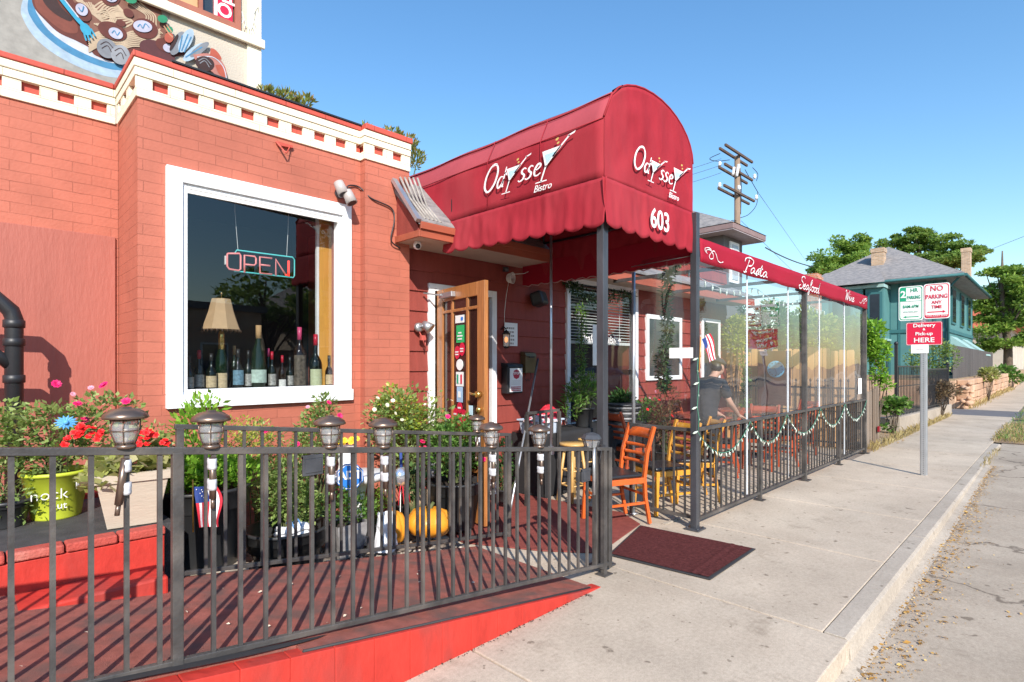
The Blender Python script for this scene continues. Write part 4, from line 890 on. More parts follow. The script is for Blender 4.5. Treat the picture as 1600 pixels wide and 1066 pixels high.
# ------------------------------------------------------------------ solar lanterns taped to the rails
def lantern_parts(t):
    b = MB(); b.lathe([(.0, .150), (.018, .152), (.022, .146), (.045, .143), (.070, .126), (.076, .112), (.072, .108), (.05, .112), (.0, .112)], n=28); b.build('cap', M_bronze, t)
    b = MB(); b.lathe([(.040, .111), (.043, .095), (.046, .06), (.034, .025), (.028, .012)], n=20); b.build('glass', M_glassy, t)
    b = MB()
    for z, r in ((.102, .0475), (.064, .049), (.020, .034)): b.lathe([(r, z-.002), (r+.004, z), (r, z+.002), (r-.002, z)], n=20)
    for k in range(6):
        a = k*math.pi/3+.2; b.tube([(r*math.cos(a), r*math.sin(a), z) for r, z in ((.049, .11), (.051, .064), (.038, .025), (.030, .006))], .0022, 5)
    b.build('cage', M_bronze, t)
    b = MB(); b.lathe([(.034, -.004), (.036, .006), (.028, .014), (.0, .014)], n=18); b.build('base_ring', M_bronze, t)
    b = MB(); b.lathe([(.0, .015), (.006, .02), (.012, .045), (.009, .075), (.004, .085), (0, .085)], n=10); b.build('bulb', M_paper, t)
def lantern_stake(t, ln=.30, y=-.022):
    b = MB(); b.tube([(0, y, -.04), (.0, y, -ln)], .0135, 10); b.tube([(0, y, -ln), (0, y, -ln-.04)], .009, 6); b.build('stake', M_bronze, t)
lan = thing('solar_lantern', 'solar lantern', 'lantern', group='solar lanterns along the ramp railings')
lantern_parts(lan); lantern_stake(lan, .21)
for z0, z1 in ((-.045, -.09), (-.13, -.175)):
    b = MB(); b.v = []; b.lathe([(.0165, z1), (.018, z1+.01), (.0168, z1+.02), (.0182, z0-.012), (.0165, z0)], n=14); b.v = [(x*.98, y*1.55-.012, z) for x, y, z in b.v]; o = b.build('tape', M_tape, lan)
zr = lambda x: 1.335-.1052*(x+.9)+.014
ll = [(.406, 'leftmost solar lantern, its stake askew in silver tape before the beige planter'), (.680, 'solar lantern on the ramp rail before the tall bushy black pot'),
      (1.165, 'solar lantern on the ramp rail just right of the empty lock box'), (1.440, 'solar lantern on the ramp rail between the blue octagonal sign and the pumpkin'),
      (2.150, 'solar lantern on the front ramp rail before the wooden front door'), (2.560, 'solar lantern on the ramp rail in front of the wall mailboxes')]
for i, (x, lab) in enumerate(ll):
    if i == 0: lan.location = (x, YR, zr(x)); lan.scale = (.93,)*3; c = lan
    else: c = dup(lan, (x, YR, zr(x)), rz=i*.7*0)
    c['label'] = lab
# skewed first stake
for ch in list(COL.objects):
    if ch.parent == lan and ch.name.startswith('stake'): ch.rotation_euler = (0, R(7), 0)
c = dup(lan, (2.99, 3.40, 1.165-.1072*(2.99-.815)+.017), label='solar lantern standing on the rear ramp rail near the door'); 
# a different, dark faceted lantern on the end post
l2 = thing('faceted_lantern', 'dark faceted solar lantern wired to the end post at the foot of the ramp', 'lantern', (3.10, YR-.0, zr(3.10)))
b = MB(); b.lathe([(0, .10), (.02, .10), (.055, .085), (.072, .060), (.070, .054), (0, .054)], n=8, sm=False); b.build('cap', M_dark, l2)
b = MB(); b.lathe([(.060, .053), (.045, .0), (.0, .0)], n=8, sm=False); b.build('glass', M_glassy, l2)
b = MB()
for k in range(8): a = k*math.pi/4; b.tube([(.062*math.cos(a), .062*math.sin(a), .054), (.046*math.cos(a), .046*math.sin(a), 0)], .003, 5)
b.tube([(.02, -.02, .0), (.06, -.045, -.03), (.05, -.03, -.12)], .003, 5); b.build('cage', M_dark, l2)
b = MB(); b.tube([(0, -.024, 0), (0, -.024, -.33)], .011, 8); b.build('stake', M_silver, l2)

# ------------------------------------------------------------------ pots and plants
def pot(t, r0, r1, h, m, rim=.012, n=32, z0=0, band=True, soil=.88):
    b = MB(); b.lathe([(r0*.97, z0), (r0, z0+.01)]+([(r0+(r1-r0)*.74, z0+h*.74), (r1+rim*.4, z0+h*.76)] if band else [])+[(r1, z0+h-.02), (r1+rim, z0+h-.018), (r1+rim, z0+h), (r1-.008, z0+h), (r1-.012, z0+h*soil-.02)], n=n); o = b.build('pot', m, t)
    MB().lathe([(0, z0+h*soil), (r1-.010, z0+h*soil)], n=n).build('soil', M_soil, o); return o
def flowers(t, name, pts, r, m, rng, center=None, pet=9):
    b = MB()
    for ring, (k, rr, tl) in enumerate(((pet, 1, .15), (pet-2, .72, .55), (4, .4, 1.0))):
        for i in range(k):
            a = 2*math.pi*(i+.5*ring)/k; d = Vector((math.cos(a), math.sin(a), tl)).normalized()*r*rr; s_ = Vector((-math.sin(a), math.cos(a), 0))*r*rr*.42; j = len(b.v)
            b.v += [(0, 0, 0), tuple(d*.6+s_), tuple(d*1.0+Vector((0, 0, .0))), tuple(d*.6-s_)]; b.face((j, j+1, j+2, j+3))
    me = b.mesh(name, m)
    for p in pts:
        n_ = Vector((rng.uniform(-.7, .2), rng.uniform(-1, -.2), rng.uniform(.2, 1))).normalized(); e = n_.to_track_quat('Z', 'Y').to_euler(); inst(name, me, t, p, e, rng.uniform(.8, 1.15))
def rel(P, t): return P-t.location
rng = random.Random(42)
def pxf(pts, Y, t): return [rel(PY(x, y, Y), t) for x, y in pts]

# roses in the lime pot
c = PY(88, 797, 4.12); t = thing('lime_pot_rose', 'tall rose bush with magenta blooms in a lime green nursery pot', 'potted plant', (c.x, 4.12, .622))
po = pot(t, .115, .155, .27, M_lime, band=False)
text('lettering', 'nock', .085, M_letter, po, (-.045, -.152, .155), (1, -.10, 0), (0, -.12, 1), bold=-.001); text('lettering', 'out', .055, M_letter, po, (-.005, -.148, .088), (1, -.05, 0), (0, -.12, 1)); text('lettering', 'K.', .07, M_letter, po, (.095, -.120, .19), (1, .8, 0), (0, 0, 1))
bl = [(-.02, 0, .50, .26, .18, .17), (.22, 0, .55, .22, .16, .16), (-.22, .0, .48, .15, .14, .2), (.0, 0, .33, .16, .14, .1)]
b = MB(); stems(b, (0, 0, .25), bl, 22, .005, rng); b.build('stems', M_stem, t)
b = MB(); leaves(b, bl, 1900, .040, rng, asp=.6); b.build('foliage', L_rose, t)
flowers(t, 'flower', pxf([(88, 600), (162, 602), (197, 627), (121, 631), (131, 656)], 4.0, t), .026, M_pinkflower, rng)
flowers(t, 'flower', pxf([(142, 606), (114, 616)], 4.0, t), .018, M_palepink, rng)
# blue pinwheel flower stuck in it
pw = thing('blue_garden_pick', 'bright blue daisy shaped garden ornament among the roses', 'ornament', PY(103, 660, 3.92))
b = MB()
for k in range(14):
    a = k*math.pi/7; d = Vector((math.cos(a), 0, math.sin(a)*.75)); s_ = Vector((-math.sin(a)*.008, 0, math.cos(a)*.008)); j = len(b.v); b.v += [(0, -.006, 0), tuple(d*.03+s_), tuple(d*.055), tuple(d*.03-s_)]; b.face((j, j+1, j+2, j+3))
b.ball((0, -.008, 0), .013, .008, .013, 8, 6); b.build('petals', M_blueflower, pw); b = MB(); b.tube([(0, 0, 0), (.01, .03, -.25)], .003, 5); b.build('wire', M_stem, pw)
# low plant left edge
c = PY(18, 790, 4.0); t = thing('small_rose_pot', 'small dark pot of trailing leaves at the far left end of the ledge', 'potted plant', (c.x-.02, 4.05, .622)); pot(t, .08, .11, .15, M_potblack)
bl = [(0, 0, .24, .14, .12, .12), (.03, -.05, .12, .12, .08, .10), (-.03, 0, .42, .10, .08, .14)]; b = MB(); leaves(b, bl, 620, .03, rng); b.build('foliage', L_rose, t); b = MB(); stems(b, (0, 0, .14), bl, 10, .004, rng); b.build('stems', M_stem, t)
# geraniums in beige square planter
c = PY(204, 835, 3.60); t = thing('beige_planter', 'large square beige planter of pale leaved red geraniums on the red ledge', 'potted plant', (c.x+.015, 3.66, .628))
b = MB(); 
def frus(b, r0, r1, z0, z1, o=1):
    i = len(b.v); b.v += [(-r0, -r0, z0), (r0, -r0, z0), (r0, r0, z0), (-r0, r0, z0), (-r1, -r1, z1), (r1, -r1, z1), (r1, r1, z1), (-r1, r1, z1)]
    for q in ((0, 1, 5, 4), (1, 2, 6, 5), (2, 3, 7, 6), (3, 0, 4, 7)): b.face([i+k for k in (q if o > 0 else q[::-1])])
    return i
i = frus(b, .112, .158, 0, .245); b.face((i+3, i+2, i+1, i)); frus(b, .158, .172, .245, .25); frus(b, .172, .176, .25, .295); frus(b, .176, .158, .295, .297); frus(b, .150, .158, .24, .297, -1); p_ = b.build('pot', M_beige, t, bevel=.004)
MB().box(-.15, -.15, .24, .15, .15, .262).build('soil', M_soil, p_); t.rotation_euler = (0, 0, R(-7))
bl = [(0, -.02, .34, .19, .17, .07), (-.12, -.1, .29, .09, .08, .07), (.08, 0, .40, .10, .1, .07), (-.16, -.14, .27, .06, .05, .06)]
b = MB(); leaves(b, bl, 700, .060, rng, asp=1.0, fold=.15, up=.6); b.build('foliage', L_pale, t)
b = MB(); leaves(b, [(.12, .05, .45, .07, .06, .09), (-.1, .05, .44, .07, .06, .06)], 160, .028, rng); b.build('foliage', L_rose, t)
for (x, y, k) in ((131, 672, 9), (155, 678, 8), (228, 690, 9), (237, 676, 8), (262, 690, 5), (118, 682, 6)):
    C_ = rel(PY(x, y, 3.55), t); flowers(t, 'flower', [C_+Vector((rng.gauss(0, .018), rng.gauss(0, .015), rng.gauss(0, .013))) for _ in range(k)], .020, M_redflower, rng, pet=6)
# very tall bushy black pot
c = PY(318, 878, 3.86); t = thing('tall_black_pot', 'big black nursery pot of bushy bright green basil behind the railing post', 'potted plant', (c.x, 3.86, .235))
b = MB(); b.box(-.20, -.22, -.19, .20, .2, .001); b.build('plinth_block', M_beige, t, bevel=.008)
pot(t, .20, .262, .50, M_potblack)
bl = [(0, 0, .60, .27, .24, .11), (-.02, 0, .80, .16, .15, .14), (.17, -.1, .58, .14, .12, .10), (-.15, -.1, .58, .13, .1, .10)]
b = MB(); leaves(b, bl[:1]+bl[2:], 1900, .052, rng, asp=.62, up=.5); b.build('foliage', L_bright, t)
b = MB(); leaves(b, [(-.03, 0, .86, .15, .13, .17), (.02, 0, 1.0, .09, .08, .09)], 420, .055, rng, asp=.45, up=.7); b.build('foliage', L_bright, t)
b = MB(); leaves(b, [(.22, 0, .82, .20, .14, .10), (.32, 0, .74, .12, .1, .10)], 620, .030, rng, asp=.4, up=.3); b.build('foliage', L_lime, t)
b = MB(); stems(b, (0, 0, .44), bl+[(.22, 0, .82, .2, .14, .1), (0, 0, .98, .09, .08, .09)], 40, .004, rng); b.build('stems', M_stem, t)
fl = thing('small_flag', 'small stars and stripes flag hanging in front of the tall black pot', 'flag', PY(301, 760, 3.52))
def flag(t, w_, h_, ms, ang=0, nstr=9):
    b = MB(); M_ = Matrix.Rotation(ang, 4, 'Y')
    def P(u, v): q = Vector((u*w_+.02*math.sin(v*5)*u, -.012*math.sin(u*7+v*2)-.01, -v*h_-.03*u)); return M_ @ q
    for k in range(nstr):
        b.cur = 0 if k % 2 == 0 else 1
        for j in range(10):
            u0, u1, v0, v1 = k/nstr, (k+1)/nstr, j/10, (j+1)/10
            if v1 <= .42 and u0 < .55: b.cur = 2
            else: b.cur = 0 if k % 2 == 0 else 1
            b.poly([P(u0, v0), P(u0, v1), P(u1, v1), P(u1, v0)])
    return b.build('cloth', ms, t)
flag(fl, .12, .24, [M_flagred, M_flagwhite, M_flagblue], -.12); b = MB()
rs_ = random.Random(2)
for k in range(7): b.ball((.01+.05*rs_.random(), -.026, -.01-.08*rs_.random()), .003, .002, .003, 6, 4)
b.build('stars', M_flagwhite, fl); b = MB(); b.tube([(-.002, -.01, .04), (.0, -.01, -.26)], .004, 6); b.build('stick', M_yellowc, fl)
# wide bowl pot with towel
c = PY(452, 900, 3.74); t = thing('wide_black_bowl', 'wide low black tub holding a leafy plant and a folded white towel', 'potted plant', (c.x, 3.78, .09))
pot(t, .19, .262, .30, M_potblack, rim=.014, soil=.62)
bl = [(.02, .08, .52, .20, .14, .22), (.12, .02, .42, .14, .12, .14)]
b = MB(); leaves(b, bl, 2400, .040, rng, asp=.55); b.build('foliage', L_rose, t); b = MB(); stems(b, (0, 0, .2), bl, 24, .004, rng); b.build('stems', M_stem, t)
flowers(t, 'flower', pxf([(465, 694), (487, 702), (413, 672)], 3.72, t), .024, M_pinkflower, rng)
tw = thing('folded_towel', 'white towel with blue stripes folded in the wide black tub', 'towel', (c.x-.03, 3.62, .335))
b = MB(); b.smooth = True
for k in range(3): 
    b.cur = 0; b.grid(lambda u, v: (-.11+u*.20+.01*k, -.05+v*.12, .035*k+.028*math.sin(v*math.pi)+.008*math.sin(u*8+k)), 12, 8)
b.build('cloth', [M_flagwhite], tw).modifiers.new('t', 'SOLIDIFY').thickness = .02
b = MB()
for x in (-.02, .03): b.grid(lambda u, v: (x+u*.012, -.053+v*.12, .075+.038*math.sin(v*math.pi)+.02), 1, 8)
b.build('stripe', mat('towel_blue', (.10, .22, .42), .9), tw)
# tall rose bushes mid bed
def bush(name, label, x, y, Y, z, blobs, n, size, lm, fl_=(), pr=(.10, .13, .2), pm=None, asp=.55):
    c = PY(x, y, Y); t = thing(name, label, 'potted plant', (c.x, Y, z)); pot(t, pr[0], pr[1], pr[2], pm or M_potblack)
    b = MB(); leaves(b, blobs, n, size, rng, asp=asp); b.build('foliage', lm, t); b = MB(); stems(b, (0, 0, pr[2]*.8), blobs, 22, .004, rng); b.build('stems', M_stem, t)
    for pts, m, r in fl_: flowers(t, 'flower', pxf(pts, Y-.15, t), r, m, rng)
    return t
bush('rose_bush', 'rose bush with three magenta blooms below the right end of the display window', 497, 860, 4.1, .13, [(-.02, 0, .78, .17, .14, .26), (.05, 0, 1.02, .10, .09, .13)], 1500, .040, L_rose, [([(514, 629), (531, 650)], M_pinkflower, .024), ([(481, 636)], M_palepink, .016)])
bush('white_rose_bush', 'large rose bush of pale green leaves and white buds below the door', 640, 850, 4.15, .06, [(-.15, 0, 1.02, .20, .18, .22), (.12, 0, .90, .26, .2, .18), (.05, 0, .70, .32, .2, .2), (-.30, 0, .92, .14, .12, .25), (.34, 0, .74, .16, .14, .14), (0, 0, .98, .46, .25, .30, .006)], 3600, .044, L_rose,
     [([(590, 622), (605, 633), (614, 626), (628, 656), (618, 646), (673, 618), (664, 632), (585, 640), (706, 626)], M_whiteflower, .018), ([(699, 650), (660, 690), (664, 700)], M_pinkflower, .026), ([(655, 700), (602, 700)], M_redflower, .02)])
b = MB(); t0 = [o for o in COL.objects if o.name.startswith('white_rose_bush')][0]
leaves(b, [(-.05, -.05, 1.0, .20, .12, .16), (-.2, 0, 1.15, .12, .1, .12)], 520, .042, rng, asp=.6); b.build('foliage', L_lime, t0)
# right hand big black pot with rose
c = PY(713, 850, 3.85); t = thing('round_black_pot', 'round black pot of glossy rose leaves right of the pumpkin', 'potted plant', (c.x, 3.88, .04))
pot(t, .185, .245, .42, M_potblack)
bl = [(0, 0, .62, .26, .2, .16), (.08, 0, .86, .20, .16, .14), (-.12, 0, .80, .14, .14, .14)]; b = MB(); leaves(b, bl, 2500, .042, rng); b.build('foliage', L_mid, t); b = MB(); stems(b, (0, 0, .4), bl, 24, .005, rng); b.build('stems', M_stem, t)
flowers(t, 'flower', pxf([(752, 715), (756, 718), (700, 651)], 3.7, t), .024, M_pinkflower, rng)
# small speckled pot
c = PY(540, 880, 3.80); t = thing('speckled_pot', 'small grey speckled square pot of low green leaves beside the pumpkin', 'potted plant', (c.x, 3.80, .07))
b = MB(); i = frus(b, .09, .125, 0, .26); b.face((i+3, i+2, i+1, i)); frus(b, .125, .128, .26, .262); p_ = b.build('pot', M_greypot, t, bevel=.004); MB().box(-.115, -.115, .23, .115, .115, .24).build('soil', M_soil, p_)
bl = [(.05, 0, .34, .20, .14, .10), (-.05, 0, .42, .12, .1, .12)]; b = MB(); leaves(b, bl, 700, .032, rng, asp=.6); b.build('foliage', L_mid, t)
# low filler plants
for (x, y, Y, lab, lm, bl, n) in ((580, 800, 4.0, 'low green leafy plant behind the white pedestal', L_bright, [(0, 0, .30, .2, .14, .13)], 420), (405, 760, 4.2, 'leggy pink tinged shrub behind the wide black tub', L_rose, [(0, 0, .75, .22, .14, .25), (.2, 0, .62, .2, .12, .2)], 1300), (790, 800, 4.1, 'dark leafy plant beside the door mat end of the bed', L_dark, [(0, 0, .28, .12, .10, .14), (0, 0, .5, .1, .1, .15)], 500), (645, 780, 3.95, 'striped green leaved plant right behind the pumpkin', L_dark, [(0, 0, .42, .12, .08, .14)], 260)):
    bush('leafy_plant', lab, x, y, Y, .08, bl, n, .045 if lm is L_dark else .035, lm, pr=(.07, .09, .13))
# white pedestal with yellow flowers and the blue octagonal sign
c = PY(560, 800, 4.05); t = thing('white_bird_bath', 'white pedestal bird bath behind the blue octagonal sign', 'bird bath', (c.x, 4.05, .06))
b = MB(); b.lathe([(.13, 0), (.12, .04), (.055, .10), (.045, .35), (.07, .46), (.19, .50), (.24, .55), (.23, .56), (.0, .53)], n=28); b.build('basin', M_white, t)
t2 = thing('white_urn', 'narrow white urn of yellow flowers standing on the bird bath', 'urn', (c.x-.10, 4.08, .605))
b = MB(); b.lathe([(.075, 0), (.06, .04), (.05, .1), (.075, .2), (.085, .24), (.06, .235)], n=20); b.build('body', M_white, t2)
flowers(t2, 'flower', [Vector((rng.uniform(-.07, .09), -.03+rng.uniform(-.03, .03), .27+rng.uniform(-.01, .03))) for _ in range(9)], .028, M_yellowflower, rng)
sg = thing('security_sign', 'blue octagonal security sign with white letters on a yard stake', 'sign', PY(547, 745, 3.78))
sg.rotation_euler = (0, 0, R(-20)); r_ = .105
b = MB(); b.prism([(r_*math.cos(R(22.5+45*k)), 0, r_*math.sin(R(22.5+45*k))) for k in range(8)], (0, .006, 0)); sb = b.build('plate', M_blue, sg)
b = MB(); pr_ = [(r_*.9*math.cos(R(22.5+45*k)), r_*.9*math.sin(R(22.5+45*k))) for k in range(9)]; b.ribbon(pr_, .006, Vector((1, 0, 0)), Vector((0, 0, 1)), Vector((0, -.002, 0))); b.build('border', M_letter, sb)
text('lettering', 'ADT', .085, M_letter, sb, (0, -.002, .01), (1, 0, 0), (0, 0, 1), bold=.003)
b = MB(); b.box(-.01, .007, -.62, .01, .012, .09); b.build('stake', M_silver, sg)
# pumpkins
def pumpkin(t, rx, rz, lobes=10):
    b = MB(); b.lathe([(.02, rz*.08), (rx*.35, 0), (rx*.75, rz*.18), (rx, rz*.75), (rx*.98, rz*1.1), (rx*.72, rz*1.68), (rx*.35, rz*1.86), (rx*.08, rz*1.74), (0, rz*1.72)], n=60, rib=lambda a, z: .85+.15*abs(math.cos(a*lobes/2))**.55); b.build('shell', M_pump, t)
c = PY(668, 852, 3.72); t = thing('large_pumpkin', 'large orange ribbed pumpkin sitting before the round black pot', 'pumpkin', (c.x-.035, 3.66, .10)); pumpkin(t, .195, .125, 7)
b = MB(); b.tube([(0, 0, .19), (.01, 0, .24), (.03, -.01, .27)], [.022, .016, .014], 7); b.build('stem', M_stem, t); t.rotation_euler = (0, R(6), .3)
c = PY(632, 850, 3.72); t = thing('small_pumpkin', 'narrower orange pumpkin leaning against the left of the larger one', 'pumpkin', (c.x-.10, 3.74, .09)); pumpkin(t, .12, .135, 7)
b = MB(); b.tube([(0, 0, .2), (.0, 0, .25)], [.018, .012], 7); b.build('stem', M_stem, t)
# white gnome-like bags and straw bits reduced to two crumpled bags
for (x, y, Y, lab) in ((603, 850, 3.62, 'crumpled white plastic bag on the ground left of the pumpkins'),):
    c = PY(x, y, Y); t = thing('plastic_bag', lab, 'bag', (c.x, Y, .10)); b = MB(); b.smooth = True
    b.grid(lambda u, v: ((.09-.03*v)*math.cos(u*6.283)*(1+.35*noise.noise(Vector((u*9, v*5, 1)))), (.07-.02*v)*math.sin(u*6.283)*(1+.35*noise.noise(Vector((u*9, v*5, 4)))), v*.28+.03*noise.noise(Vector((u*6, v*6, 9)))), 30, 14); b.build('film', M_flagwhite, t)
c = PY(628, 790, 3.85)
t = thing('foil_balloon', 'silver foil ball with red and blue ribbon above the pumpkins', 'balloon', tuple(PY(627, 745, 3.8))); b = MB(); b.ball((0, 0, 0), .075, .06, .08, 16, 10); b.build('foil', mat('silver_foil', (.75, .77, .82), .15, metal=.8, bump=.4, bs=18), t)
b = MB()
for k, q in enumerate((-.02, .0, .025)): b.tube([(q, -.02, -.07), (q*2, -.03, -.14), (q*2.5+.01, -.02, -.22)], .005, 5)
b.build('ribbon', M_flagred, t); b = MB(); b.tube([(0, 0, .07), (-.005, 0, .2)], .012, 6); b.build('neck', M_flagblue, t); b = MB(); b.tube([(0, .01, -.06), (0, .02, -.62)], .004, 5); b.build('stick', M_whited, t)
b = MB(); t = thing('cardboard_sheet', 'bent tan cardboard sheet leaning behind the pumpkins', 'cardboard', tuple(PY(655, 790, 3.95)))
b.grid(lambda u, v: (-.14+u*.26, .03*math.sin(u*3), v*.15+u*-.03), 8, 4); o = b.build('sheet', mat('cardboard', (.45, .31, .19), .9), t); o.modifiers.new('t', 'SOLIDIFY').thickness = .006
# vent pipe against the wall at the left
vp = thing('vent_pipe', 'black plastic drain pipe with elbows against the left wall', 'pipe', (0, 0, 0)); c = PY(22, 600, 4.85)
b = MB(); b.tube([(c.x, 4.85, .5), (c.x, 4.85, 1.80), (c.x-.015, 4.85, 1.85), (c.x-.10, 4.85, 1.95), (c.x-.6, 4.85, 1.97)], .048, 16); b.tube([(c.x, 4.85, 1.48), (c.x-.10, 4.85, 1.58), (c.x-.5, 4.85, 1.60)], .040, 14)
for z in (1.38, 1.74, 1.62): b.lathe([(.05, z), (.057, z+.004), (.057, z+.05), (.05, z+.054)], (c.x, 4.85, 0), 18)
b.build('tube', M_iron, vp)

# ------------------------------------------------------------------ things in the display window
zl = wz0+.022
def bottle(label, x, Y, h, r, m, cap, lab_=None, neck=.32, shape='b', lz=(.12, .42)):
    t = thing('wine_bottle', label, 'bottle', (x, Y, zl), 0, 'bottles lined up in the display window')
    sh = h*(1-neck-.16)
    prof_ = [(0, 0), (r, .004), (r, sh), (r*.82, sh+h*.06), (r*.34, sh+h*.16), (r*.30, h*.985), (r*.33, h)] if shape == 'b' else [(0, 0), (r*.9, .004), (r, h*.2), (r*.8, sh), (r*.40, sh+h*.14), (r*.28, h*.9), (r*.32, h)]
    b = MB(); b.lathe(prof_+[(0, h)], n=18); b.build('glass', m, t)
    b = MB(); b.lathe([(r*.36, h*.80), (r*.36, h+.003), (0, h+.004)], n=12); b.build('cap', cap, t)
    if lab_:
        b = MB(); n = 10; b.smooth = True
        b.grid(lambda u, v: ((r+.0015)*math.cos(-2.9+u*2.2), (r+.0015)*math.sin(-2.9+u*2.2), h*(lz[0]+(lz[1]-lz[0])*v)), n, 1); lb = b.build('label', lab_, t)
    return t
G_dk = mat('dark_green_glass', (.006, .009, .006), .06, spec=.5, var=.1); G_br = mat('brown_glass', (.014, .007, .004), .06, spec=.5, var=.1); G_gr = mat('green_glass', (.008, .02, .009), .06, spec=.5, var=.1)
Lb_t = mat('tan_label', (.50, .38, .22), .7, var=.25, vs=60); Lb_g = mat('pale_green_label', (.42, .44, .26), .7, var=.15, vs=50); Lb_w = mat('white_label', (.62, .60, .55), .7, var=.2, vs=60); Lb_b = mat('blue_label', (.12, .22, .28), .6, var=.5, vs=50); Lb_s = mat('silver_label', (.40, .38, .34), .4, metal=.4, var=.5, vs=70)
cr, cb, ck, cg = mat('red_capsule', (.45, .01, .03), .35), mat('black_capsule', (.02, .02, .02), .35), mat('cork', (.42, .25, .11), .8), mat('pink_capsule', (.55, .06, .15), .35)
def wb(px, htop, r, m, cap, lab, lb, Y=4.86, **k):
    x = PY(px, 600, Y).x; D = (x+Y)/1.41421; h = (HC+(HY-htop)/F*D)-zl; bottle(lab, x, Y, h, r, m, cap, lb, **k)
wb(296, 556, .034, G_dk, cb, 'dark bottle with a pale crest label, leftmost in the window', Lb_s, Y=4.84)
wb(311, 548, .040, G_dk, cr, 'dark bottle with a red cap and grey label left of the window lamp', Lb_s, Y=4.88)
wb(330, 553, .040, G_dk, cb, 'dark bottle with a tan label at the foot of the window lamp', Lb_t, Y=4.82)
wb(372, 546, .043, G_dk, cb, 'dark bottle with a blue and white upright label', Lb_b, Y=4.84, lz=(.15, .5))
wb(366, 541, .036, G_gr, ck, 'green bottle with a bare cork behind the blue labelled bottle', None, Y=5.02)
wb(388, 548, .033, G_dk, cb, 'slim dark bottle with a grey label left of the great jug', Lb_s, Y=4.86)
wb(404, 509, .064, G_gr, ck, 'biggest green jug with a cork and a sea green label', mat('sea_label', (.40, .50, .42), .7, var=.3, vs=30), Y=4.84, neck=.24, shape='d', lz=(.12, .32))
wb(425, 550, .035, G_dk, cr, 'dark bottle with a red foil cap right of the great jug', Lb_s, Y=4.86)
wb(419, 545, .033, G_gr, cg, 'green bottle with a pink cap behind the red capped bottle', None, Y=5.04)
wb(441, 556, .031, G_br, cr, 'small brown bottle with a white label and a red neck', Lb_w, Y=4.84, lz=(.05, .3))
wb(453, 558, .033, G_dk, cb, 'dark patterned bottle left of the pink capped flask', Lb_s, Y=4.90)
wb(468, 512, .055, G_br, cg, 'tall engraved flask with a pink cap', mat('engraved', (.10, .08, .06), .3, var=.7, vs=40), Y=4.88, neck=.26, lz=(.06, .55))
wb(493, 523, .055, G_dk, cr, 'large bottle with a red neck and a pale green label', Lb_g, Y=4.84, neck=.36, lz=(.06, .36))
wb(514, 556, .036, G_br, cb, 'small dark bottle, rightmost in the window', Lb_t, Y=4.83)
lp = thing('window_lamp', 'table lamp made from a foil necked bottle with a beaded tan shade', 'lamp', (PY(346, 600, 4.86).x, 4.86, zl))
b = MB(); b.lathe([(0, 0), (.046, .004), (.046, .20), (.044, .26), (.022, .36), (.018, .50), (0, .50)], n=18); b.build('bottle_base', G_gr, lp)
b = MB(); b.lathe([(.026, .34), (.024, .46), (.016, .51), (0, .51)], n=14); b.build('foil', M_brass, lp)
b = MB(); b.grid(lambda u, v: (.0475*math.cos(-2.8+u*2), .0475*math.sin(-2.8+u*2), .03+v*.12), 8, 1); b.build('label', Lb_t, lp)
b = MB(); b.lathe([(.148, .505), (.138, .53), (.118, .59), (.098, .65), (.084, .71), (.072, .755)], n=8, sm=False); b.build('shade', mat('tan_silk_shade', (.46, .30, .16), .8, var=.08, vs=12), lp)
b = MB()
for k in range(24): a = k*math.pi/12; b.ball((.143*math.cos(a), .143*math.sin(a), .492), .006, .006, .012, 6, 4)
b.build('bead_fringe', mat('dark_beads', (.08, .04, .02), .4), lp); b = MB(); b.tube([(0, 0, .42), (0, 0, .79)], .004, 6); b.ball((0, 0, .80), .009); b.build('finial', M_brass, lp)
# OPEN sign hanging inside
op = thing('open_sign', 'hanging OPEN tube sign with pink letters in a teal outline', 'sign', (0, 0, 0)); YO = 4.78
n1 = mat('pink_tube', (.75, .22, .20), .4, emit=.25); n2 = mat('teal_tube', (.10, .55, .52), .4, emit=.18); n3 = mat('lit_red_tube', (.95, .05, .03), .4, emit=1.2)
pc = [(370, 391), (457, 402), (458, 434), (370, 424)]
q = [PY(x, y, YO) for x, y in pc]
b = MB(); b.tube([PY(366, 397, YO), q[0], q[1], PY(460, 406, YO), PY(460, 431, YO), q[2], q[3], PY(366, 424, YO)], .006, 6); b.build('outline_tube', n2, op)
def OP(x, y): return PY(354+x*1.0, 394+y+x*.11, YO-.01)
b = MB(); b.tube([OP(2, 2), OP(20, 0), OP(22, 3), OP(22, 24), OP(19, 27), OP(4, 26), OP(1, 22), OP(1, 4), OP(2, 2)], .0075, 6); b.build('tube_letter', n1, op)
b = MB(); b.tube([OP(28, 29), OP(28, 2), OP(44, 2), OP(46, 5), OP(46, 13), OP(43, 16), OP(29, 16)], .0075, 6); b.build('tube_letter', n1, op)
b = MB(); b.tube([OP(71, 2), OP(52, 2), OP(52, 27), OP(71, 27)], .0075, 6); b.tube([OP(53, 14), OP(68, 14)], .0075, 6); b.build('tube_letter', n1, op)
b = MB(); b.tube([OP(77, 28), OP(77, 3), OP(92, 25)], .0075, 6); b.build('tube_letter', n1, op); b = MB(); b.tube([OP(92, 25), OP(97, 27), OP(97, 3)], .009, 6); b.build('tube_letter', n3, op)
b = MB(); b.box(OP(-1, 0).x-.0, YO+.01, OP(0, 9).z-.05, OP(-1, 0).x+.012, YO+.03, OP(0, 9).z+.02); b.tube([PY(372, 392, YO), PY(367, 330, YO), PY(367, 300, YO)], .002, 4); b.tube([PY(448, 400, YO), PY(450, 360, YO), PY(451, 330, YO)], .002, 4); b.build('hanger', M_whited, op)

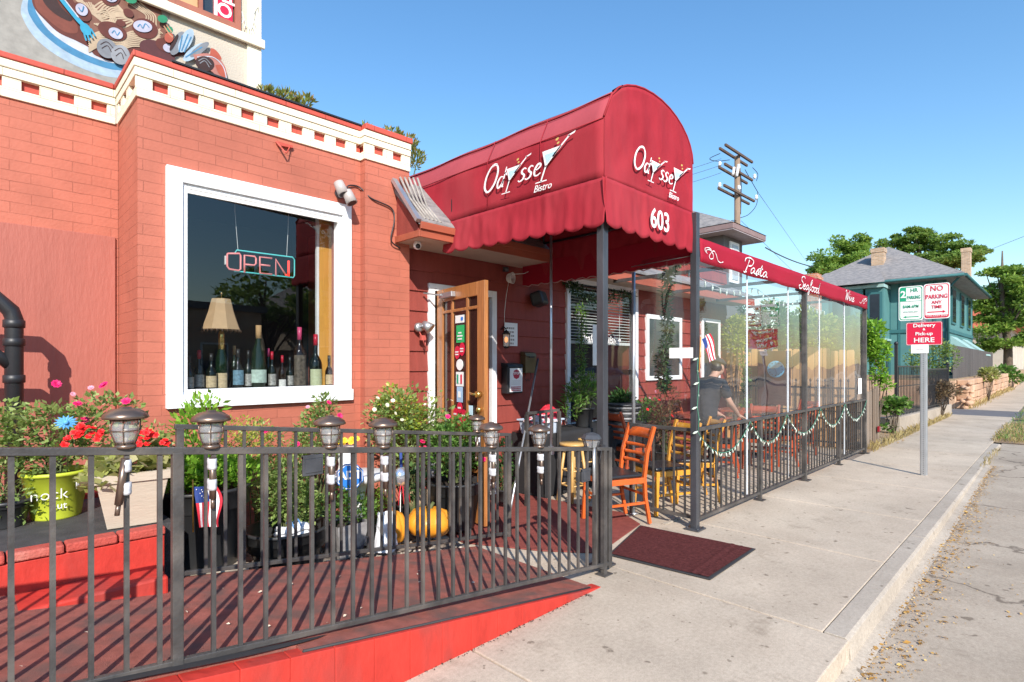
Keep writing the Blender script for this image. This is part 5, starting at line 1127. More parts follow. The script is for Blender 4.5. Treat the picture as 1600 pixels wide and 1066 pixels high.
# ------------------------------------------------------------------ wall fittings
fl_ = thing('floodlight', 'twin grey floodlight heads on the brick above the window corner', 'floodlight', tuple(PY(525, 300, YT-.0)))
for (dx, dz, dy) in ((.0, .0, -.10), (.06, -.075, -.14)):
    b = MB(); d = Vector((.25, -.35, -.9)).normalized(); o = Vector((dx, dy, dz)); pts = [o-d*.075, o-d*.07, o-d*.03, o+d*.05]; b.tube(pts, [.022, .042, .046, .050], 18); hd = b.build('lamp_head', mat('grey_lamp_housing', (.42, .38, .36), .4), fl_)
    b = MB(); b.tube([o+d*.0505, o+d*.052], .040, 18); b.build('lens', M_iron, hd)
b = MB(); b.lathe([(.045, 0), (.045, -.02), (.02, -.03)], (.03, -.0, -.01), 16, ax='y'); b.tube([(.03, -.02, 0), (.0, -.08, .03)], .010, 6); b.tube([(.04, -.02, -.02), (.06, -.12, -.05)], .010, 6); b.build('bracket', M_dark, fl_)
cbt = thing('wall_cable', 'thin black cable looping from the floodlight to the eave corner', 'cable', (0, 0, 0))
b = MB(); b.tube(catmull([PY(541, 318, YT-.01), PY(541, 297, YT-.02), PY(546, 290, YT-.02), PY(562, 293, YT-.02), PY(580, 310, YT-.09), PY(611, 325, YT-.10), PY(616, 345, YT-.12), PY(611, 375, YT-.12), PY(625, 388, YT-.10)], 6), .007, 6); b.build('cable', M_iron, cbt)
bb = MB(); p = PY(430, 222, YT); 
t = thing('old_bracket', 'broken bracket and loose mortar stub below the cornice', 'bracket', tuple(p)); bb = MB(); bb.prism([(0, 0, 0), (.14, 0, .0), (.13, 0, -.02), (.02, 0, -.03)], (0, -.03, 0)); bb.bar((.0, -.02, 0), (.06, -.06, -.09), .012, .012); bb.bar((.12, -.02, 0), (.07, -.06, -.09), .008, .008); bb.build('bracket', M_coping, t)
cm = thing('security_camera', 'small round white camera under the entrance eave', 'camera', (3.08, 4.36, 2.64)); b = MB(); b.ball((0, 0, 0), .04, .04, .04, 16, 10); b.lathe([(.03, 0), (.03, .035)], n=14); b.build('housing', M_white, cm); b = MB(); b.ball((-.008, -.022, -.010), .026, .022, .026, 12, 8); b.build('lens', M_iron, cm)
bl_ = thing('wall_spotlight', 'weathered bell shaped wall lamp beside the white door frame', 'lamp', tuple(PY(652, 512, YS-.03)))
b = MB(); d = Vector((.3, -.8, .0)); b.lathe([(.035, 0), (.05, -.015), (.045, -.05), (.02, -.055)], (0, 0, 0), 16, ax='y'); b.tube([(0, -.05, 0), (.03, -.10, .03), (.06, -.12, .0)], .012, 6); b.tube([(.02, -.08, .04), (.03, -.11, .02), (.06, -.15, -.02)], [.03, .045, .06], 14); b.build('hood', M_silver, bl_)
b = MB(); b.tube([(0, -.04, -.05), (.02, -.07, -.12), (.05, -.06, -.20), (.07, -.04, -.16), (.06, -.05, -.06)], .006, 6); b.box(.0, -.07, -.13, .06, -.04, -.08); b.build('red_cradle', mat('faded_red', (.5, .10, .08), .5), bl_)
wl = thing('wall_lantern', 'small black carriage lantern glowing beside the door', 'lantern', tuple(PY(791, 528, YS-.10)))
b = MB(); b.lathe([(.0, .10), (.01, .09), (.07, .045), (.06, .04)], n=4, sm=False); b.lathe([(.05, -.10), (.035, -.12), (.0, -.125)], n=4, sm=False)
for k in range(4): a = k*math.pi/2; b.tube([(.055*math.cos(a), .055*math.sin(a), .045), (.048*math.cos(a), .048*math.sin(a), -.10)], .004, 5)
b.tube([(0, .0, .10), (0, .04, .13), (0, .09, .10)], .007, 6); b.build('frame', M_iron, wl); b = MB(); b.lathe([(.05, .042), (.044, -.10)], n=4, sm=False); b.build('panes', M_glassy, wl); b = MB(); b.ball((0, 0, -.02), .02, .02, .035, 8, 6); b.build('bulb', mat('warm_bulb', (.9, .35, .12), .4, emit=1.5), wl)
def placard(name, lab, x0, y0, x1, y1, lines, m=M_paper):
    a = PY(x0, y0, YS-.03); c = PY(x1, y1, YS-.03); t = thing(name, lab, 'notice', (a.x, YS-.03, c.z)); w_ = c.x-a.x; h_ = a.z-c.z
    b = MB(); b.box(0, -.006, 0, w_, .0, h_); pl = b.build('sheet', m, t)
    for k, s in enumerate(lines): text('lettering', s, h_/(len(lines)+.6)*.95, mat('faded_ink', (.18, .16, .15), .7), pl, (w_/2, -.008, h_*(1-(k+.75)/(len(lines)+.5))), (1, 0, 0), (0, 0, 1), wid=.8)
    return t
placard('white_notice', 'white paper notice with faded capitals on the red siding', 788, 504, 808, 541, ['PRINCE', 'DOES', 'IN', 'HERE'][0:0]+['NOTICE', '- -', '- - -'][0:0])
nb = [o for o in COL.objects if o.name.startswith('white_notice')][0]
b = MB(); rr = random.Random(6); W_ = .20; 
for k in range(5):
    x = .03
    while x < .15: l = rr.uniform(.012, .03); b.box(x, -.0085, .21-.045*k-.012, x+l, -.0065, .21-.045*k+.010); x += l+.012
b.build('faded_writing', mat('faded_ink', (.30, .27, .25), .7), nb)
mb1 = thing('flyer_box', 'black wall box with a white flyer panel bearing a red round mark', 'mailbox', tuple(PY(783, 615, YS-.02)))
b = MB(); b.box(0, -.11, 0, .25, 0, .31); b.prism([(-.005, 0, .311), (-.005, -.125, .311), (-.005, -.10, .345), (-.005, 0, .36)], (.26, 0, 0)); b.build('box', M_iron, mb1, bevel=.008)
b = MB(); b.box(.03, -.118, .02, .235, -.111, .295); pn = b.build('panel', M_paper, mb1); b = MB(); b.lathe([(0, -.1195), (.058, -.1195)], (.135, 0, .225), 8, ax='y', sm=False); b.build('octagon_mark', mat('maroon_ink', (.42, .03, .06), .6), pn)
text('lettering', 'STOP', .042, M_letter, pn, (.135, -.1205, .235), (1, 0, 0), (0, 0, 1), bold=.001)
b = MB()
for k, z in enumerate((.075, .055, .035)):
    x = .05
    while x < .20: b.box(x, -.1195, z-.006, x+.018, -.1185, z+.007); x += .023
b.build('print_rows', MATS['maroon_ink'], pn); b = MB(); 
for k in range(4): b.box(.05, -.1195, .105+.014*k, .21, -.1185, .107+.014*k)
b.build('fine_print', MATS['faded_ink'], pn)
mb2 = thing('mailbox', 'olive bronze letter box on the siding above the black flyer box', 'mailbox', tuple(PY(813, 583, YS-.02)))
b = MB(); b.box(0, -.09, 0, .19, 0, .20); b.prism([(0, 0, .2002), (0, -.10, .2002), (0, -.075, .245), (0, 0, .26)], (.19, 0, 0)); b.build('box', mat('olive_bronze', (.16, .12, .06), .4, metal=.5), mb2, bevel=.006)
b = MB(); b.box(.05, -.106, .185, .14, -.092, .20); b.tube([(.04, -.05, 0), (.02, -.05, -.06), (.05, -.06, -.10), (.07, -.05, -.07), (.10, -.05, -.10), (.14, -.05, -.06), (.13, -.05, 0)], .004, 5); b.build('scroll_hook', M_iron, mb2)
sp_ = thing('wall_speaker', 'black wall speaker above the mailboxes under the canopy', 'speaker', tuple(PY(843, 468, YS-.12))); b = MB(); b.box(-.12, -.08, -.08, .10, .08, .09, Matrix.Rotation(.35, 4, 'Z') @ Matrix.Rotation(-.3, 4, 'X')); b.build('cabinet', M_iron, sp_, bevel=.03)
ja = thing('junction_cables', 'coil of white cable dangling from a junction box under the soffit', 'cable', tuple(PY(795, 428, YS-.12)))
b = MB(); b.lathe([(.035, .07), (.035, .02), (.0, .02)], (-.05, 0, .0), 10); b.build('junction_box', M_dark, ja); b = MB()
for k in range(5): b.tube([(.0+.04*math.cos(a)+.006*k, -.01*k, -.05+(.05+.004*k)*math.sin(a)) for a in [i*.5236 for i in range(13)]], .004, 5)
b.tube([(0, 0, -.08), (-.04, .0, -.25), (-.05, .02, -.45), (-.05, .02, -.58)], .003, 5); b.tube([(.05, 0, .0), (.2, -.05, .02), (.42, -.1, .12)], .004, 5); b.build('cable', M_whited, ja)
# broom handle, tub, bench
lb = thing('covered_bench', 'long low bench draped in black cloth below the blinds window', 'bench', (0, 0, 0))
b = MB(); b.smooth = True
def bench(u, v):
    x = 4.60+u*2.7; 
    if v < .35: return (x, 4.60-(v/.35)*.50, .715)
    f = (v-.35)/.65; return (x, 4.10-.015*math.sin(x*22)*f-.01*f, .715-.70*f)
b.grid(bench, 90, 20); b.build('cloth', mat('black_cloth', (.018, .018, .02), .85), lb); b = MB(); b.grid(lambda u, v: (4.60, 4.10+.5*u, .71-.70*v), 4, 4); b.build('cloth_end', MATS['black_cloth'], lb)
b = MB(); b.box(4.62, 4.13, .0, 7.28, 4.58, .70); b.build('bench_core', M_black, lb)
tb = thing('plastic_tub', 'pale blue plastic tub with linens beside the door', 'tub', tuple(PY(845, 672, 4.22))); tb.location.z = .717
b = MB(); i = len(b.v); a, c = .19, .13; b.v += [(-a, -c, 0), (a, -c, 0), (a, c, 0), (-a, c, 0), (-a*1.12, -c*1.15, .155), (a*1.12, -c*1.15, .155), (a*1.12, c*1.15, .155), (-a*1.12, c*1.15, .155)]
for q in ((3, 2, 1, 0), (0, 1, 5, 4), (1, 2, 6, 5), (2, 3, 7, 6), (3, 0, 4, 7)): b.face(q)
b.build('tub', mat('pale_blue_plastic', (.48, .56, .68), .45), tb, bevel=.012); b = MB(); b.box(-.23, -.165, .15, .23, -.145, .168); b.box(-.23, .145, .15, .23, .165, .168); b.box(-.23, -.1445, .15, -.21, .1445, .168); b.box(.21, -.1445, .15, .23, .1445, .168); b.build('rim', MATS['pale_blue_plastic'], tb, bevel=.004)
def cloth(name, label, c, rx, ry, rz_, m, seed):
    t = thing(name, label, 'cloth', tuple(c)); b = MB(); b.smooth = True
    def f(u, v):
        a = u*6.2832; p = v*1.5708; r = math.sin(p) if v < 1 else 1; k = 1+.25*noise.noise(Vector((math.cos(a)*2, math.sin(a)*2, seed+v*2)))+.12*math.sin(a*7+seed)*v
        return (rx*r*k*math.cos(a), ry*r*k*math.sin(a), rz_*math.cos(p)*(1+.25*noise.noise(Vector((math.cos(a)*3, v*5, seed)))))
    b.grid(f, 40, 12); b.build('cloth', m, t); return t
c = tb.location
cloth('red_cloth', 'bright red cloth heaped at the right side of the pale blue tub', (c.x+.13, c.y, c.z+.15), .14, .11, .16, M_flagred, 3); cloth('checked_cloth', 'red and white patterned linen folded along the tub', (c.x-.03, c.y-.03, c.z+.14), .22, .15, .07, mat('checked_linen', (.70, .64, .66), .8, var=.1, vs=30, col2=(.45, .04, .08), c2=(.48, .52)), 8)
b = MB(); bh = thing('broom_handle', 'thin steel broom handle leaning beside the wall boxes', 'pole', (0, 0, 0)); p, q = PY(817, 690, 3.95), PY(838, 575, 4.45); e_ = q+(p-q)*1.9; b.tube([e_, q+(q-p)*.12], .011, 8); b.build('handle', M_silver, bh)
b = MB(); b.tube([q-(q-p)*.12, q+(q-p)*.14], .0145, 8); b.build('grip', M_dark, bh)
# bamboo-like plants on the bench
for (x, Y, lab, bl, r_) in ((905, 4.28, 'glossy leafy shrub in a black ribbed pot on the bench', [(0, 0, .44, .30, .2, .15), (-.24, 0, .28, .14, .12, .16), (.1, 0, .58, .14, .12, .1)], .12), (988-22, 4.5, 'smaller glossy plant on the bench near the inner pole', [(0, 0, .25, .2, .14, .16)], .07)):
    c = PY(x, 666, Y); t = thing('bench_plant', lab, 'potted plant', (c.x+.1, Y, .717)); b = MB(); pot(t, r_*.8, r_, .24, M_potblack, band=False)
    b = MB(); leaves(b, bl, 700, .085, rng, asp=.3, up=.4); b.build('foliage', L_dark if r_ < .1 else L_mid, t); b = MB(); stems(b, (0, 0, .2), bl, 20, .006, rng); b.build('stems', M_stem, t)
t = thing('striped_basket', 'round basket with black and white bands on the bench', 'basket', (PY(971, 666, 4.3).x, 4.26, .717)); b = MB()
for k in range(7): b.cur = k % 2; b.lathe([(.15+.012*k, .036*k), (.165+.012*k, .036*k+.008), (.165+.012*k, .036*k+.030), (.15+.012*k, .0355*k+.036)], n=24)
b.build('woven_body', [M_iron, M_greypot], t)
# garlands of greenery
def garland(name, label, pts, r, n, lm, sz=.055):
    t = thing(name, label, 'garland', tuple(pts[0])); o = Vector(pts[0]); P = catmull([Vector(p)-o for p in pts], 8); b = MB(); b.tube(P, .008, 5); b.build('wire', M_stem, t); b = MB()
    step = [(p.x, p.y, p.z, r, r, r, 1) for p in P]; leaves(b, step, n, sz, rng, asp=.35, up=-.1, shell=.1); b.build('foliage', lm, t)
garland('window_garland', 'evergreen garland draped along the top of the blinds window', [PY(888, 440, YS-.10), PY(905, 455, YS-.10), PY(930, 466, YS-.10), PY(958, 463, YS-.10), PY(985, 462, YS-.1)], .07, 900, L_fir)
garland('ivy_strand', 'green ivy strand hanging down the middle of the blinds window', [PY(907, 478, YS-.10), PY(909, 520, YS-.1), PY(908, 560, YS-.1), PY(911, 595, YS-.1)], .075, 650, L_mid)
garland('post_garland', 'long evergreen garland hanging from the canopy corner inside the vinyl', [PY(1062, 405, 2.65), PY(1045, 425, 2.9), PY(1042, 470, 3.0), PY(1043, 520, 3.0), PY(1034, 560, 3.0), PY(1037, 590, 3.0), PY(1038, 606, 3.0)], .055, 1500, L_fir, .06)

# ------------------------------------------------------------------ patio enclosure
YP = 2.37; XP0, XP1 = 4.76, 10.85
pt = thing('patio_enclosure', 'street side patio frame with a crimson valance and clear vinyl walls', 'patio enclosure', (0, 0, 0))
b = MB(); b.smooth = False
b.grid(lambda u, v: (XP0+u*(XP1-XP0), YP-.03-.006*noise.noise(Vector((u*14, v*2, 0)))-.004*v, 2.655-.215*v-.006*math.sin(u*40)*v), 90, 4)
o = b.build('valance', M_val, pt); o.modifiers.new('t', 'SOLIDIFY').thickness = .004
b = MB(); b.grid(lambda u, v: (XP0-.01, YP+u*2.2, 2.70-.27*v+.01*math.sin(u*9)), 20, 3); b.build('valance', M_val, pt)
b = MB(); b.box(XP0, YP-.02, 2.60, XP1, YP+.02, 2.64); b.box(XP1-.04, YP+.021, 2.60, XP1, YS-.3, 2.64)
for x in (6.2, 7.74, 9.3): b.box(x-.02, YP+.021, 2.60, x+.02, YS-.4, 2.64)
b.build('top_frame', M_black, pt)
for x in (7.74, XP1-.03):
    b = MB(); b.box(x-.028, YP-.028, 0, x+.028, YP+.028, 2.60); b.box(x-.07, YP-.07, .001, x+.07, YP+.07, .012); b.build('post', M_black, pt, bevel=.003)
b = MB(); xx = PY(990, 500, 3.05).x; b.tube([(xx, 3.05, 0), (xx, 3.05, 2.75)], .018, 10); b.lathe([(.05, .004), (.05, .014), (.02, .02)], (xx, 3.05, 0), 12); b.build('inner_pole', M_silver, pt)
# vinyl sheets between seams
seams = [XP0+.02]+[PY(x, 500, YP).x for x in (1168, 1232)]+[7.71, 7.77]+[PY(x, 500, YP).x for x in (1281, 1320)]+[XP1-.05]
for a, e in ((0, 1), (1, 2), (2, 3), (4, 5), (5, 6), (6, 7)):
    b = MB(); b.smooth = True; x0, x1 = seams[a], seams[e]
    b.grid(lambda u, v: (x0+(x1-x0)*u, YP+.012+.004*noise.noise(Vector((u*3+x0, v*4, 0))), .93+v*1.67), 16, 16); b.build('vinyl_sheet', M_vinyl, pt)
b = MB()
for x in seams[1:3]+seams[5:7]: b.box(x-.011, YP+.002, .12, x+.011, YP+.010, 2.58)
b.build('seam_tape', mat('milky_seam', (.62, .66, .70), .4), pt)
b = MB(); b.smooth = True; b.grid(lambda u, v: (4.735+.03*math.sin(u*4+v*3)+.035*noise.noise(Vector((u*3, v*3, 5))), YP+.06+u*.62, .55+v*1.98), 20, 30); b.build('vinyl_sheet', M_vinyl, pt)
b = MB(); b.tube([(4.74, YP+.05, 2.50), (4.74, 3.05, 2.48)], .004, 5); b.build('curtain_wire', M_silver, pt)
b = MB(); b.tube([(XP0-.012, YP+u*.05, 2.435+.012*math.sin(u*2.2)) for u in range(45)], .006, 5); b.build('fringe', mat('pale_fringe', (.45, .25, .25), .8), pt)
# lettering on the valance
def vtext(s, x, y, size): p = PY(x, y, YP-.045); text('lettering', s, size, M_letter, pt, (p.x, YP-.046, p.z), (1, 0, 0), (0, 0, 1), shear=.3, wid=.80, bold=.003)
def script(strs, x, y, sx, sz):
    p = PY(x, y, YP-.045); O = Vector((p.x, YP-.046, p.z)); U, V = Vector((1, 0, 0)), Vector((0, 0, 1)); b = MB()
    for st in strs:
        P = catmull([(a+c*.25, c) for a, c in st], 7); n = len(P); b.ribbon([Vector((q.x*sx, q.y*sz)) for q in P], [(.05+.07*abs(math.sin(i*.35)))*sz for i in range(n)], U, V, O)
    b.build('lettering', M_letter, pt)
A = lambda x: [(x+.34, .45), (x+.18, .52), (x+.02, .30), (x+.06, .04), (x+.22, .10), (x+.36, .45), (x+.34, .10), (x+.50, .08)]
Sx = lambda x: [(x, .10), (x+.20, .56), (x+.26, .30), (x+.16, .0), (x+.02, .06), (x+.38, .14)]
T_ = lambda x: [(x, .25), (x+.16, .95), (x+.12, .15), (x+.24, .02), (x+.40, .2)]
P_ = [[(.12, .0), (.22, .5), (.28, 1.1)], [(-.1, .85), (-.05, 1.15), (.3, 1.28), (.68, 1.1), (.62, .70), (.30, .55)], [(-.02, .02), (.1, -.05), (.25, .05)]]
script(P_+[A(.62), Sx(1.12), T_(1.46), [(1.36, .62), (1.74, .66)], A(1.86)], *(1162, 424), .27, .125)
S_ = [[(.55, 1.05), (.40, 1.25), (.12, 1.12), (.14, .80), (.42, .55), (.38, .12), (.05, -.02), (-.08, .22), (.1, .36)]]
E_ = lambda x: [(x, .2), (x+.24, .40), (x+.20, .54), (x+.04, .40), (x+.04, .08), (x+.22, .02), (x+.38, .2)]
Fq = lambda x: [(x, .2), (x+.26, .9), (x+.24, 1.15), (x+.12, .95), (x+.08, .1), (x+.02, -.4), (x-.10, -.25), (x+.14, .1), (x+.36, .15)]
O_ = lambda x: [(x+.22, .50), (x+.06, .42), (x+.04, .10), (x+.20, .02), (x+.32, .25), (x+.24, .50), (x+.44, .42)]
D_ = lambda x: [(x+.30, .45), (x+.14, .50), (x+.02, .25), (x+.08, .02), (x+.26, .15), (x+.42, 1.15), (x+.34, .3), (x+.38, .04), (x+.52, .10)]
script(S_+[E_(.50), A(.86), Fq(1.36), O_(1.66), O_(2.04), D_(2.42)], *(1249, 450), .27, .13)
W_s = [[(-.05, .95), (.12, 1.15), (.16, .6), (.14, .0), (.42, .95), (.42, .0), (.62, .5), (.74, 1.2)]]
I_ = lambda x: [(x, .2), (x+.16, .52), (x+.12, .06), (x+.30, .12)]
Nn = lambda x: [(x, .0), (x+.10, .5), (x+.08, .1), (x+.28, .52), (x+.32, .06), (x+.48, .14)]
script(W_s+[I_(.76), [(.98, .78), (1.0, .84)], Nn(1.06), E_(1.52)], *(1320, 468), .27, .13)
swirl = [[(-.9, .4), (-1.1, .9), (-.6, 1.1), (-.1, .6), (.1, 0), (-.2, -.2), (-.4, .2), (-.1, .9), (.3, .6), (.7, -.1), (1.1, -.3), (1.4, -.1)], [(-.7, .3), (-.9, .7), (-.5, .9), (-.1, .5)]]
script(swirl, *(1113, 403), .17, .075); script([[(-a, c) for a, c in s] for s in swirl], *(1349, 473), .17, .075)
# fence panels of the patio
pf = thing('patio_fence', 'black steel baluster fence under the vinyl wall along the pavement', 'fence', (XP0, YP, 0))
L_ = XP1-XP0
b = MB(); b.bar((0, -.0, .905), (L_, 0, .905), .05, .03); b.build('top_rail', M_black, pf); b = MB(); b.bar((0, 0, .085), (L_, 0, .085), .03, .03); b.build('bottom_rail', M_black, pf)
bar_ = MB(); bar_.box(-.008, -.008, .10, .008, .008, .89); me_ = bar_.mesh('baluster', M_black); n = 53
for i in range(n):
    x = (i+.5)*L_/n
    if abs(x-(7.74-XP0)) < .05: continue
    inst('baluster', me_, pf, (x, 0, 0))
for x in (6.25-XP0, 9.3-XP0):
    b = MB(); b.box(x-.02, -.02, 0, x+.02, .02, .90); b.box(x-.05, -.05, .001, x+.05, .05, .01); b.build('post', M_black, pf)
ps = thing('side_fence', 'short black baluster panel between the awning post and the inner pole', 'fence', (4.745, 2.40, 0))
b = MB(); b.bar((0, 0, .90), (0, .66, .90), .03, .03); b.build('top_rail', M_black, ps); b = MB(); b.bar((0, 0, .10), (0, .66, .10), .03, .03); b.build('bottom_rail', M_black, ps)
for i in range(5): inst('baluster', me_, ps, (0, .11*(i+.7), 0))
b = MB(); b.box(-.012, .64, .0, .012, .67, .92); b.build('post', M_black, ps)
# curb under the patio fence
MB().box(XP0-.1, 2.625, -.1, XP1+.05, 2.66, .012).build('patio_edge', M_conc2)['kind'] = 'structure'
# string lights
ls = thing('string_lights', 'green cord of clear bulbs swagged along the patio fence', 'string lights', (0, 0, 0))
bu = MB(); bu.lathe([(0, 0), (.006, -.004), (.007, -.018), (.012, -.032), (.008, -.052), (0, -.064)], n=8); bme = bu.mesh('bulb', mat('clear_bulb', (.50, .56, .48), .15, spec=.8))
hk = [4.70, 5.9, 7.0, 8.3, 9.5, 10.8]; b = MB(); bi = 0
for a, e in zip(hk[:-1], hk[1:]):
    P = []
    sag = .27 if a > 5 else .26
    for i in range(17): u = i/16; P.append(Vector((a+(e-a)*u, YP-.035, .90-sag*4*u*(1-u))))
    b.tube(P, .0045, 5)
    for p in P[1:-1]: inst('bulb', bme, ls, tuple(p), (random.Random(bi).uniform(-.5, .5), random.Random(bi+9).uniform(-.6, .6), 0), .72); bi += 1
P = [Vector((4.70+.02*math.sin(i*2.1), YP-.045, .9+i*.11)) for i in range(7)]; b.tube(P, .004, 5)
for i, p in enumerate(P): inst('bulb', bme, ls, tuple(p), (.4, (-1)**i*1.2, 0))
b.build('cord', mat('green_cord', (.06, .20, .13), .6), ls)
lt_ = thing('string_lights', 'clear bulbs on a wire hung just under the crimson valance', 'string lights', (0, 0, 0)); b = MB()
P = [Vector((XP0+.05+i*.165, YP+.10, 2.38-.10*abs(math.sin(i*.33)))) for i in range(26)]; b.tube(P, .003, 5); b.build('cord', M_whited, lt_)
for i, p in enumerate(P): inst('bulb', bme, lt_, tuple(p), (0, .3*math.sin(i*3), 0))
# flag and papers fixed to the vinyl
f2 = thing('patio_flag', 'small stars and stripes flag leaning out beside the awning corner post', 'flag', tuple(PY(1095, 530, YP-.05)))
flag(f2, .16, .26, [M_flagred, M_flagwhite, M_flagblue], -.55); b = MB(); b.tube([(0, 0, .02), (-.03, 0, -.3)], .004, 5); b.build('stick', M_yellowc, f2)
def sheetp(label, P0, P1, m=M_paper):
    t = thing('paper_notice', label, 'paper', tuple(P0)); d = Vector(P1)-Vector(P0); b = MB()
    b.prism([(0, 0, 0), (d.x, d.y, 0), (d.x, d.y, d.z), (0, 0, d.z)], Vector((-d.y, d.x, 0)).normalized()*-.003); b.build('sheet', m, t)
sheetp('white laminated sheet taped across the vinyl left of the awning corner post', PX(1046, 560, 4.69), PX(1083, 543, 4.69))
sheetp('tall blank white sheet hanging behind the awning front post', PY(926, 571, 3.9), PY(948, 509, 3.9)-Vector((0, .0, 0)))
sheetp('small upright white notice low on the last vinyl panel', PY(1341, 616, YP+.0), PY(1346, 591, YP+.0))

# ------------------------------------------------------------------ chairs, stools, tables
def make_chair(label, m, lean=.10):
    t = thing('dining_chair', label, 'chair', group='ladder back chairs of the restaurant')
    W_, Dp, sh = .42, .42, .44
    b = MB()                                  # seat frame ; local x = forward, y = side
    b.box(-Dp/2+.0, -W_/2, sh-.055, Dp/2, -W_/2+.025, sh-.002); b.box(-Dp/2, W_/2-.025, sh-.055, Dp/2, W_/2, sh-.002); b.box(Dp/2-.026, -W_/2+.0255, sh-.055, Dp/2-.001, W_/2-.0255, sh-.003); b.box(-Dp/2+.001, -W_/2+.0255, sh-.055, -Dp/2+.026, W_/2-.0255, sh-.003); b.build('seat_frame', m, t, bevel=.004)
    b = MB(); b.box(-Dp/2+.02, -W_/2+.01, sh, Dp/2+.005, W_/2-.01, sh+.035); b.build('seat', M_seat, t, bevel=.016)
    for s in (-1, 1):
        b = MB(); y = s*(W_/2-.018)
        b.bar((Dp/2-.02, y, sh-.02), (Dp/2+.005, y*1.04, 0), .032, .036, up=(1, 0, 0)); b.build('leg', m, t, bevel=.004)
        P = [(-Dp/2-.06, y, 0), (-Dp/2-.01, y, .25), (-Dp/2, y, sh), (-Dp/2-.03, y, .66), (-Dp/2-.11, y, .90)]; b = MB()
        for a, e in zip(P[:-1], P[1:]): b.bar(a, Vector(e)+(Vector(e)-Vector(a)).normalized()*.006, .034, .030, up=(1, 0, 0))
        b.build('back_post', m, t, bevel=.003)
    for z, h in ((.565, .03), (.64, .03), (.715, .03), (.835, .09)):
        x = -Dp/2-.03-(z-.66)*.33 if z > .66 else -Dp/2-.03*(z-sh)/.22
        b = MB(); b.smooth = True; b.grid(lambda u, v: (x-.022*math.sin(math.pi*u)-(v-.5)*h*.3, -W_/2+.03+u*(W_-.06), z+(v-.5)*h), 10, 2); o = b.build('slat', m, t); o.modifiers.new('t', 'SOLIDIFY').thickness = .014
    b = MB()
    for s in (-1, 1): b.bar((Dp/2-.01, s*(W_/2-.018), .20), (-Dp/2-.02, s*(W_/2-.018), .20), .018, .022)
    b.bar((Dp/2-.004, -W_/2+.02, .27), (Dp/2-.004, W_/2-.02, .27), .018, .022); b.bar((-Dp/2-.02, -W_/2+.02, .27), (-Dp/2-.02, W_/2-.02, .27), .018, .022); b.build('stretcher', m, t); return t
ch = make_chair('bright orange ladder back chair with a black seat beside the doormat', M_orange)
M_rw2 = mat('dark_orange_wood', (.42, .075, .028), .35, var=.15, vs=5, coat=.3)
ang = math.atan2(.37, -.93); ch.location = (4.39, 3.02, .010); ch.rotation_euler = (0, 0, ang)
cy = make_chair('golden yellow ladder back chair just inside the side fence', M_yellowc); cy.location = (5.13, 2.93, .0); cy.rotation_euler = (0, 0, math.atan2(.42, -.90))
cz = make_chair('golden yellow ladder back chair behind the patio fence, next to the awning corner', M_yellowc); cz.location = (5.75, 2.95, 0); cz.rotation_euler = (0, 0, 2.4)
cr2 = make_chair('red brown ladder back chair in front of the patio table nearest the person', M_rw2)
cr2.location = (7.35, 3.35, 0); cr2.rotation_euler = (0, 0, 1.9)
for (x, y, a, lab) in ((8.2, 3.1, 3.3, 'reddish brown chair turned away beside the near patio table'), (8.9, 3.0, 1.5, 'reddish brown chair with its back to the pavement at the middle of the patio'), (9.9, 3.2, 2.6, 'reddish brown chair nearest the cedar fence end of the patio'), (8.3, 4.2, -1.5, 'reddish brown chair on the wall side of the patio tables'), (6.2, 4.0, -.3, 'reddish brown chair near the red siding inside the patio')):
    dup(cr2, (x, y, 0), a, lab)
def make_table(label):
    t = thing('patio_table', label, 'table', group='square tables on the patio'); b = MB(); b.box(-.38, -.38, .72, .38, .38, .75); b.build('table_top', M_redwood, t, bevel=.006)
    b = MB(); b.tube([(0, 0, .02), (0, 0, .72)], .035, 12); b.bar((-.3, 0, .02), (.3, 0, .02), .06, .03); b.bar((0, -.3, .022), (0, .3, .022), .06, .03); b.build('pedestal', M_iron, t); return t
tb1 = make_table('wooden patio table the person leans over'); tb1.location = (7.5, 3.75, 0); dup(tb1, (9.3, 3.8, 0), .1, 'wooden patio table at the far end by the cedar fence')
def make_stool(label, h, r):
    t = thing('bar_stool', label, 'stool', group='honey coloured wooden stools'); b = MB(); b.lathe([(0, h-.03), (r, h-.028), (r+.006, h-.015), (r, h), (0, h)], n=24); b.build('seat', M_stool, t)
    for k in range(4): a = k*math.pi/2+.6; b = MB(); b.tube([(r*.6*math.cos(a), r*.6*math.sin(a), h-.03), (r*1.15*math.cos(a), r*1.15*math.sin(a), 0)], [.016, .02], 8); b.build('leg', M_stool, t)
    b = MB()
    for z in (.18, .34):
        q = r*(.6+.55*(1-z/h)); c = [(q*math.cos(k*math.pi/2+.6), q*math.sin(k*math.pi/2+.6), z) for k in range(4)]
        for k in range(4): b.tube([c[k], c[(k+1) % 4]], .009, 6)
    b.build('rungs', M_stool, t); return t
s1 = make_stool('taller honey wood stool standing beside the hanging awning rod', .64, .15); p = PZ(893, 783); s1.location = (p.x+.03, p.y+.0, .0)
s1.scale = (1, 1, 1)
s2 = make_stool('second honey wood stool by the black bench, half behind the awning front post', .62, .15); s2.location = (p.x+.62, p.y+.25, 0)

